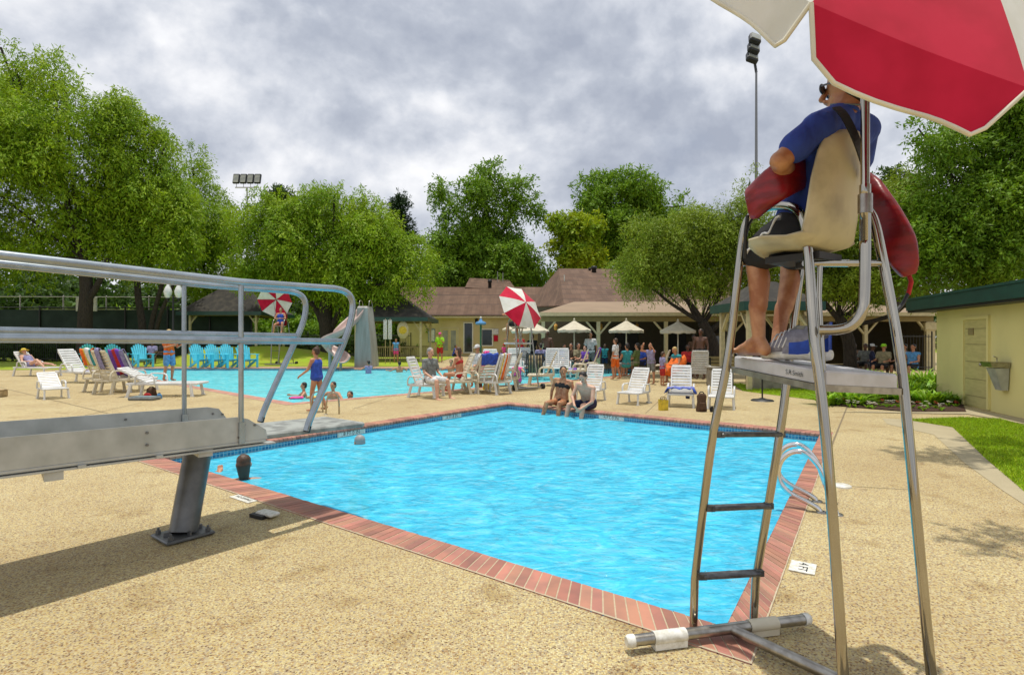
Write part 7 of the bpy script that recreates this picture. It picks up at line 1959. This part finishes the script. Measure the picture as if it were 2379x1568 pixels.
def crown(name, lumps, n, L_, W_, matn, droop=.5, seed=0, parent=None, origin=Vector((0, 0, 0)), inner=.25, clump=.35, kind=None, per=14):
    """lumps: (centre, (rx, ry, rz)). Twigs are spread through the outer part of every lump; each carries a spray of small leaves."""
    rg = np.random.default_rng(seed)
    cs = np.array([tuple(c) for c, r in lumps]); rs = np.array([r for c, r in lumps])
    wgt = (rs[:, 0]*rs[:, 2]+rs[:, 0]*rs[:, 1]+rs[:, 1]*rs[:, 2]); wgt = wgt/wgt.sum()
    nt_ = n//per
    # secondary lumps give light and dark clumps
    k2 = max(10, int(len(lumps)*9)); i2 = rg.choice(len(lumps), k2, p=wgt)
    dv = rg.normal(size=(k2, 3)); dv /= np.linalg.norm(dv, axis=1)[:, None]
    c2 = cs[i2]+dv*rs[i2]*rg.uniform(.45, .98, (k2, 1)); r2 = rs[i2].mean(1)*rg.uniform(.22, .46, k2)
    ni = int(nt_*inner); no = nt_-ni
    j = rg.choice(k2, no, p=r2**2/(r2**2).sum()); d2 = rg.normal(size=(no, 3)); d2 /= np.linalg.norm(d2, axis=1)[:, None]
    tw = c2[j]+d2*(r2[j]*rg.uniform(.55, 1.12, no)**.8)[:, None]*np.array([1, 1, .85])
    jj = rg.choice(len(lumps), ni, p=wgt); d3 = rg.normal(size=(ni, 3)); d3 /= np.linalg.norm(d3, axis=1)[:, None]
    tw = np.vstack([tw, cs[jj]+d3*rs[jj]*(rg.uniform(.1, 1, (ni, 1))**.5)*.85])
    out = np.vstack([d2*[1, 1, .6]+[0, 0, .1], d3])
    T = np.repeat(tw, per, 0); O_ = np.repeat(out, per, 0); m = len(T)
    # spray direction: outwards then hanging
    t = np.tile(np.linspace(0, 1, per), len(tw))+rg.uniform(-.05, .05, m)
    sdir = O_+rg.normal(0, .35, (m, 3))*0; rnd = np.repeat(rg.normal(0, .5, (len(tw), 3)), per, 0)
    ax = sdir+rnd; ax /= np.linalg.norm(ax, axis=1)[:, None]
    pos = T+ax*(t*clump)[:, None]; pos[:, 2] -= droop*clump*t**2
    pos += rg.normal(0, clump*.12, (m, 3))
    ldir = ax*.6+rg.normal(0, .7, (m, 3)); ldir[:, 2] -= droop*.9; ldir /= np.linalg.norm(ldir, axis=1)[:, None]
    nrm = rg.normal(size=(m, 3))*.55+O_*.9; nrm[:, 2] += .45; sd = np.cross(ldir, nrm); sd /= np.linalg.norm(sd, axis=1)[:, None]+1e-9
    ls = L_*rg.uniform(.6, 1.25, (m, 1)); ws = W_*rg.uniform(.7, 1.2, (m, 1))
    V = np.empty((m, 4, 3)); V[:, 0] = pos; V[:, 1] = pos+ldir*ls*.45+sd*ws*.5; V[:, 2] = pos+ldir*ls; V[:, 3] = pos+ldir*ls*.45-sd*ws*.5
    V -= np.array(tuple(origin))
    me = bpy.data.meshes.new(name); me.vertices.add(m*4); me.vertices.foreach_set('co', V.ravel())
    me.loops.add(m*4); me.loops.foreach_set('vertex_index', np.arange(m*4, dtype=np.int32))
    me.polygons.add(m); me.polygons.foreach_set('loop_start', np.arange(0, m*4, 4, dtype=np.int32)); me.polygons.foreach_set('loop_total', np.full(m, 4, dtype=np.int32))
    me.materials.append(M[matn]); me.update()
    o = bpy.data.objects.new(name, me); COL.objects.link(o)
    if parent: o.parent = parent
    return o
def tree(label, base_px, d, lumps_px, n, L_, W_, matn, trunks, droop=.5, seed=1, clump=.4, inner=.25, group=None, ry=None, name='tree', tr=.18):
    "lumps_px: (px, py, rx, ry[, dy]) in frame units at depth d"
    base = Vector(((base_px-CX)/F*d, d, 0))
    g = empty(name, base, label=label, cat='tree', group=group); s_ = d/F; rg = random.Random(seed); L = []
    for l in lumps_px:
        px, py, rx, rz = l[:4]; dy = l[4] if len(l) > 4 else rg.uniform(-.5, .5)*min(rx, rz)*s_
        c = P(px, py, d)+Vector((0, dy, 0)); L.append((c, (rx*s_, (rx+rz)/2*s_*1.0, rz*s_)))
    crown('crown', L, n, L_, W_, matn, droop, seed, g, base, inner, clump)
    mb = MB()
    for t_ in trunks:
        pts = [P(px, py, d)-base+Vector((0, dy, 0)) for (px, py, dy) in t_[0]]
        pts = smooth_path(pts, 2); r0, r1 = t_[1]; k = len(pts); mb.tube(pts, [r0+(r1-r0)*i/(k-1) for i in range(k)], 10)
    # limbs running into the lumps
    if trunks:
        top = P(*trunks[0][0][-1][:2], d)-base
        for c, r in L:
            e = c-base; m_ = top.lerp(e, .5)+Vector((rg.uniform(-.3, .3), 0, -.3)); mb.tube(smooth_path([top, m_, e], 2), [tr*.7, tr*.6, tr*.5, tr*.4, tr*.35, tr*.3, tr*.25, tr*.2, .03][:9] if False else tr*.35, 6)
    mb.build('trunk', 'bark', g)
    return g
GL = HY+1933.5/35
# left big trees
tree('tallest light green tree at the far left edge of the photo', -10, 34, [(-60, 260, 150, 140), (60, 220, 115, 105), (-20, 400, 200, 150), (130, 330, 110, 120), (100, 480, 150, 110), (-60, 560, 160, 90), (200, 560, 70, 60), (60, 590, 120, 50), (30, 150, 40, 55), (120, 180, 40, 60), (0, 110, 25, 45), (160, 220, 25, 55)],
     120000, .27, .082, 'lf_oak', [([(197, 842, 0), (197, 740, 0), (203, 660, 0), (190, 600, 0)], (.46, .30)), ([(203, 700, 0), (232, 655, 0), (250, 600, 0)], (.22, .12))], droop=.75, seed=2, clump=.75)
tree('light green tree with several leaning stems, second from the left', 325, 36, [(300, 330, 75, 90), (330, 430, 95, 90), (270, 480, 70, 80), (370, 500, 70, 90), (310, 570, 100, 60), (410, 570, 50, 50), (285, 260, 40, 45), (350, 300, 35, 40), (385, 335, 18, 30)],
     80000, .27, .08, 'lf_oak', [([(335, 842, 0), (330, 740, 0), (318, 680, 0), (322, 600, 0)], (.26, .16)), ([(340, 842, 0), (352, 750, 0), (368, 690, 0), (388, 620, 0)], (.20, .1)), ([(342, 842, .3), (368, 740, 0), (390, 690, 0), (412, 640, 0)], (.16, .08))], droop=.9, seed=3, clump=.8)
tree('lower mid green tree left of the four-lamp mast', 480, 44, [(430, 440, 60, 70), (470, 520, 70, 90), (440, 590, 80, 60), (530, 550, 60, 70), (510, 640, 90, 50), (450, 390, 30, 45), (500, 470, 30, 40)],
     44000, .27, .08, 'lf_oak', [([(470, 838, 0), (475, 740, 0), (480, 660, 0)], (.2, .14))], droop=.8, seed=4, clump=.8)
tree('broad light green tree spreading behind the board tip', 762, 37, [(640, 520, 85, 75), (740, 500, 100, 75), (850, 520, 90, 70), (700, 600, 130, 75), (820, 610, 120, 75), (920, 600, 85, 70), (960, 650, 55, 45), (600, 620, 60, 60), (790, 670, 110, 35), (880, 680, 70, 30), (655, 460, 35, 30), (780, 455, 50, 28), (850, 470, 40, 28)],
     135000, .26, .08, 'lf_oak', [([(765, 838, 0), (760, 770, 0), (755, 720, 0), (765, 660, 0)], (.55, .35)), ([(752, 760, 0), (735, 715, 0), (700, 680, 0)], (.25, .12)), ([(770, 760, 0), (795, 715, 0), (840, 680, 0)], (.25, .12))], droop=.8, seed=5, clump=.7)
tree('small dark pine showing above the broad tree', 925, 70, [(925, 490, 26, 30), (920, 540, 36, 40), (930, 465, 14, 20)], 9000, .5, .12, 'lf_pine', [([(925, 830, 0), (925, 560, 0)], (.3, .2))], droop=.0, seed=6, clump=.7)
tree('dark rounded treetop just right of the four-lamp mast', 655, 70, [(655, 455, 26, 25), (640, 480, 30, 25)], 7000, .5, .13, 'lf_dark', [([(650, 830, 0), (650, 500, 0)], (.3, .2))], droop=.2, seed=61, clump=.7)
tree('tall deep green tree with open branches left of the roof peak', 1130, 62, [(1130, 420, 38, 45), (1110, 480, 60, 60), (1030, 440, 30, 35), (1040, 500, 28, 30), (1130, 560, 85, 60), (1060, 590, 75, 60), (1190, 600, 65, 60), (1185, 470, 28, 55), (1215, 430, 22, 40), (1240, 480, 24, 35), (1110, 640, 130, 45), (1230, 640, 60, 45), (1010, 560, 30, 30), (1250, 500, 14, 28)],
     90000, .42, .16, 'lf_mid', [([(1130, 828, 0), (1128, 600, 0), (1130, 470, 0)], (.6, .25)), ([(1128, 600, 0), (1180, 520, 0), (1210, 450, 0)], (.22, .1)), ([(1128, 590, 0), (1070, 510, 0), (1035, 460, 0)], (.2, .1))], droop=.6, seed=7, clump=1.0, inner=.12)
tree('tall rounded green tree right of the roof gap', 1440, 66, [(1360, 440, 40, 35), (1420, 430, 55, 35), (1470, 450, 55, 45), (1510, 490, 45, 40), (1400, 500, 60, 50), (1460, 550, 80, 60), (1560, 500, 38, 40), (1590, 480, 20, 28), (1380, 590, 70, 50), (1530, 590, 60, 50), (1530, 440, 22, 22)],
     76000, .44, .165, 'lf_mid', [([(1440, 826, 0), (1435, 600, 0), (1430, 480, 0)], (.5, .2)), ([(1435, 590, 0), (1480, 520, 0), (1500, 460, 0)], (.2, .1))], droop=.4, seed=8, clump=1.0, inner=.12)
tree('yellow-green tree in front of the tall rounded one', 1330, 58, [(1310, 515, 26, 28), (1340, 545, 35, 35), (1300, 575, 22, 26), (1370, 520, 28, 26), (1340, 600, 35, 28), (1310, 640, 24, 18), (1375, 590, 20, 30)],
     17000, .42, .20, 'lf_yel', [([(1330, 828, 0), (1332, 640, 0), (1335, 560, 0)], (.3, .12))], droop=.4, seed=9, clump=.8, inner=.1)
tree('wispy olive tree with dark leaning limbs beside the patio', 1625, 22.5, [(1520, 570, 70, 60), (1600, 540, 80, 65), (1680, 560, 70, 65), (1500, 630, 65, 45), (1580, 625, 90, 50), (1670, 640, 75, 50), (1640, 500, 45, 30), (1730, 530, 50, 60), (1740, 620, 50, 50), (1455, 620, 22, 18), (1700, 470, 22, 35), (1745, 420, 14, 40)],
     100000, .16, .036, 'lf_grey', [([(1655, 862, 0), (1662, 810, 0), (1645, 770, 0), (1630, 748, 0)], (.24, .19)), ([(1632, 750, 0), (1590, 725, 0), (1550, 700, 0), (1520, 672, 0)], (.10, .04)), ([(1632, 748, 0), (1610, 710, 0), (1585, 690, 0), (1570, 650, 0)], (.11, .05)), ([(1640, 750, .2), (1655, 720, 0), (1670, 690, 0), (1690, 650, 0)], (.10, .05)), ([(1632, 752, 0), (1610, 730, 0), (1600, 705, 0), (1580, 685, 0), (1555, 655, 0)], (.07, .04)), ([(1650, 770, 0), (1690, 735, 0), (1720, 700, 0), (1740, 640, 0)], (.11, .05))],
     droop=.7, seed=10, clump=.55, inner=.2, tr=.06)
tree('olive tree with low forked limbs behind the red rescue tube', 1960, 21, [(1830, 580, 75, 70), (1900, 540, 80, 60), (1980, 560, 80, 70), (2070, 560, 80, 75), (2120, 620, 70, 60), (1850, 660, 70, 40), (1950, 650, 80, 45), (2040, 650, 80, 40), (2060, 480, 60, 45), (2150, 520, 60, 60), (2110, 440, 45, 40), (1960, 480, 40, 30)],
     90000, .17, .045, 'lf_grey', [([(1975, 862, 0), (1975, 800, 0), (1960, 760, 0), (1950, 735, 0)], (.24, .18)), ([(1955, 745, 0), (1990, 715, 0), (2010, 690, 0)], (.12, .06)), ([(1952, 745, 0), (1925, 715, 0), (1905, 690, 0), (1890, 650, 0)], (.12, .06)), ([(1960, 760, 0), (2060, 740, 0), (2105, 710, 0), (2130, 660, 0)], (.10, .05)), ([(1952, 742, 0), (1948, 700, 0), (1965, 660, 0)], (.09, .05))],
     droop=.6, seed=12, clump=.5, inner=.25, tr=.06)
tree('large leafy tree behind the ochre outbuilding at the right edge', 2300, 19, [(2180, 340, 60, 60), (2250, 330, 80, 70), (2340, 360, 90, 90), (2200, 440, 80, 80), (2300, 480, 110, 90), (2400, 450, 90, 110), (2180, 540, 80, 70), (2260, 590, 110, 70), (2360, 600, 110, 80), (2450, 300, 110, 110), (2160, 620, 60, 50), (2330, 230, 80, 60), (2130, 300, 20, 30)],
     100000, .17, .06, 'lf_mid', [([(2300, 880, 0), (2300, 700, 0), (2300, 520, 0)], (.35, .2)), ([(2300, 620, 0), (2250, 500, 0), (2200, 400, 0)], (.14, .06))], droop=.5, seed=13, clump=.5, inner=.3, tr=.08)
tree('dark green tree filling the gap behind the olive tree', 2080, 34, [(2060, 420, 35, 28), (2080, 470, 60, 50), (2020, 520, 60, 50), (2110, 560, 80, 60), (2000, 600, 70, 50)], 30000, .3, .12, 'lf_dark', [([(2080, 840, 0), (2080, 560, 0)], (.3, .2))], droop=.4, seed=14, clump=.7)
def side_tree():
    base = Vector((11.5, 6.0, 0)); g = empty('tree', base, label='tree past the right frame edge whose high limbs shade the deck and lawn', cat='tree')
    L = [(Vector(c)-Vector((0, 0, 0)), r) for c, r in (((5.8, 7.7, 7.6), (1.0, .5, .4)), ((8.0, 7.2, 8.0), (1.3, 1.0, .8)), ((3.75, 4.5, 6.4), (.45, .22, .3)), ((6.2, 4.6, 6.8), (1.0, .5, .5)), ((6.9, 8.6, 9.0), (.7, .3, .4)), ((10.5, 6.5, 8.5), (2.4, 2.2, 1.6)))]
    crown('crown', L, 52000, .15, .065, 'lf_mid', .3, 98, g, base, .2, .3)
    mb = MB(); mb.tube([(0, 0, 0), (-.2, .1, 3), (-.6, .2, 6.5)], [.3, .24, .16], 10)
    for c, r in L: mb.tube(smooth_path([(-.4, .1, 5.0), (Vector(c)-base).lerp(Vector((-.4, .1, 6)), .5), Vector(c)-base], 2), .05, 6)
    mb.build('trunk', 'bark', g)
side_tree()
# far woods as one mass behind everything
rg = random.Random(21); L = []
for i in range(120):
    x = -62+125*i/119+rg.uniform(-1, 1); y = rg.uniform(68, 84); h = rg.uniform(7.5, 11.5)
    L.append((Vector((x, y, h*.5)), (rg.uniform(3, 5), 3.5, h*.55)))
for i in range(60):
    x = -80+40*i/59; y = rg.uniform(52, 60); h = rg.uniform(6, 9); L.append((Vector((x, y, h*.5)), (3.5, 3, h*.5)))
o = crown('woods', L, 150000, .75, .34, 'lf_dark', .4, 33, None, Vector((0, 0, 0)), .3, 1.3)
tag(o, 'mass of dark green woods beyond the fences and roofs', 'woods', kind='stuff')
# understorey hedge behind the fences on the left and right
L = []
for i in range(70):
    x = -44+38*i/69; y = 50+rg.uniform(-1.5, 1.5); L.append((Vector((x, y, 1.7)), (1.3, 1.2, rg.uniform(1.4, 2.6))))
o = crown('hedge', L, 50000, .4, .18, 'lf_mid', .3, 34, None, Vector((0, 0, 0)), .3, .6)
tag(o, 'band of mid green shrubs behind the left fences', 'shrubs', kind='stuff')
L = []
for i in range(40):
    x = -45+18*i/39; y = 36.8+rg.uniform(-.3, .3); L.append((Vector((x, y, .75)), (.6, .5, .85)))
for i in range(46):
    x = -23.5+15*i/45; y = 47.5+rg.uniform(-.3, .3); L.append((Vector((x, y, .8)), (.6, .5, rg.uniform(.8, 1.5))))
o = crown('hedge', L, 40000, .22, .09, 'lf_dark', .2, 35, None, Vector((0, 0, 0)), .4, .3)
tag(o, 'low dark hedge at the foot of the left fences', 'hedge', kind='stuff')
for i, (px, w) in enumerate(((2010, 40),)):
    pass
bake_remesh()
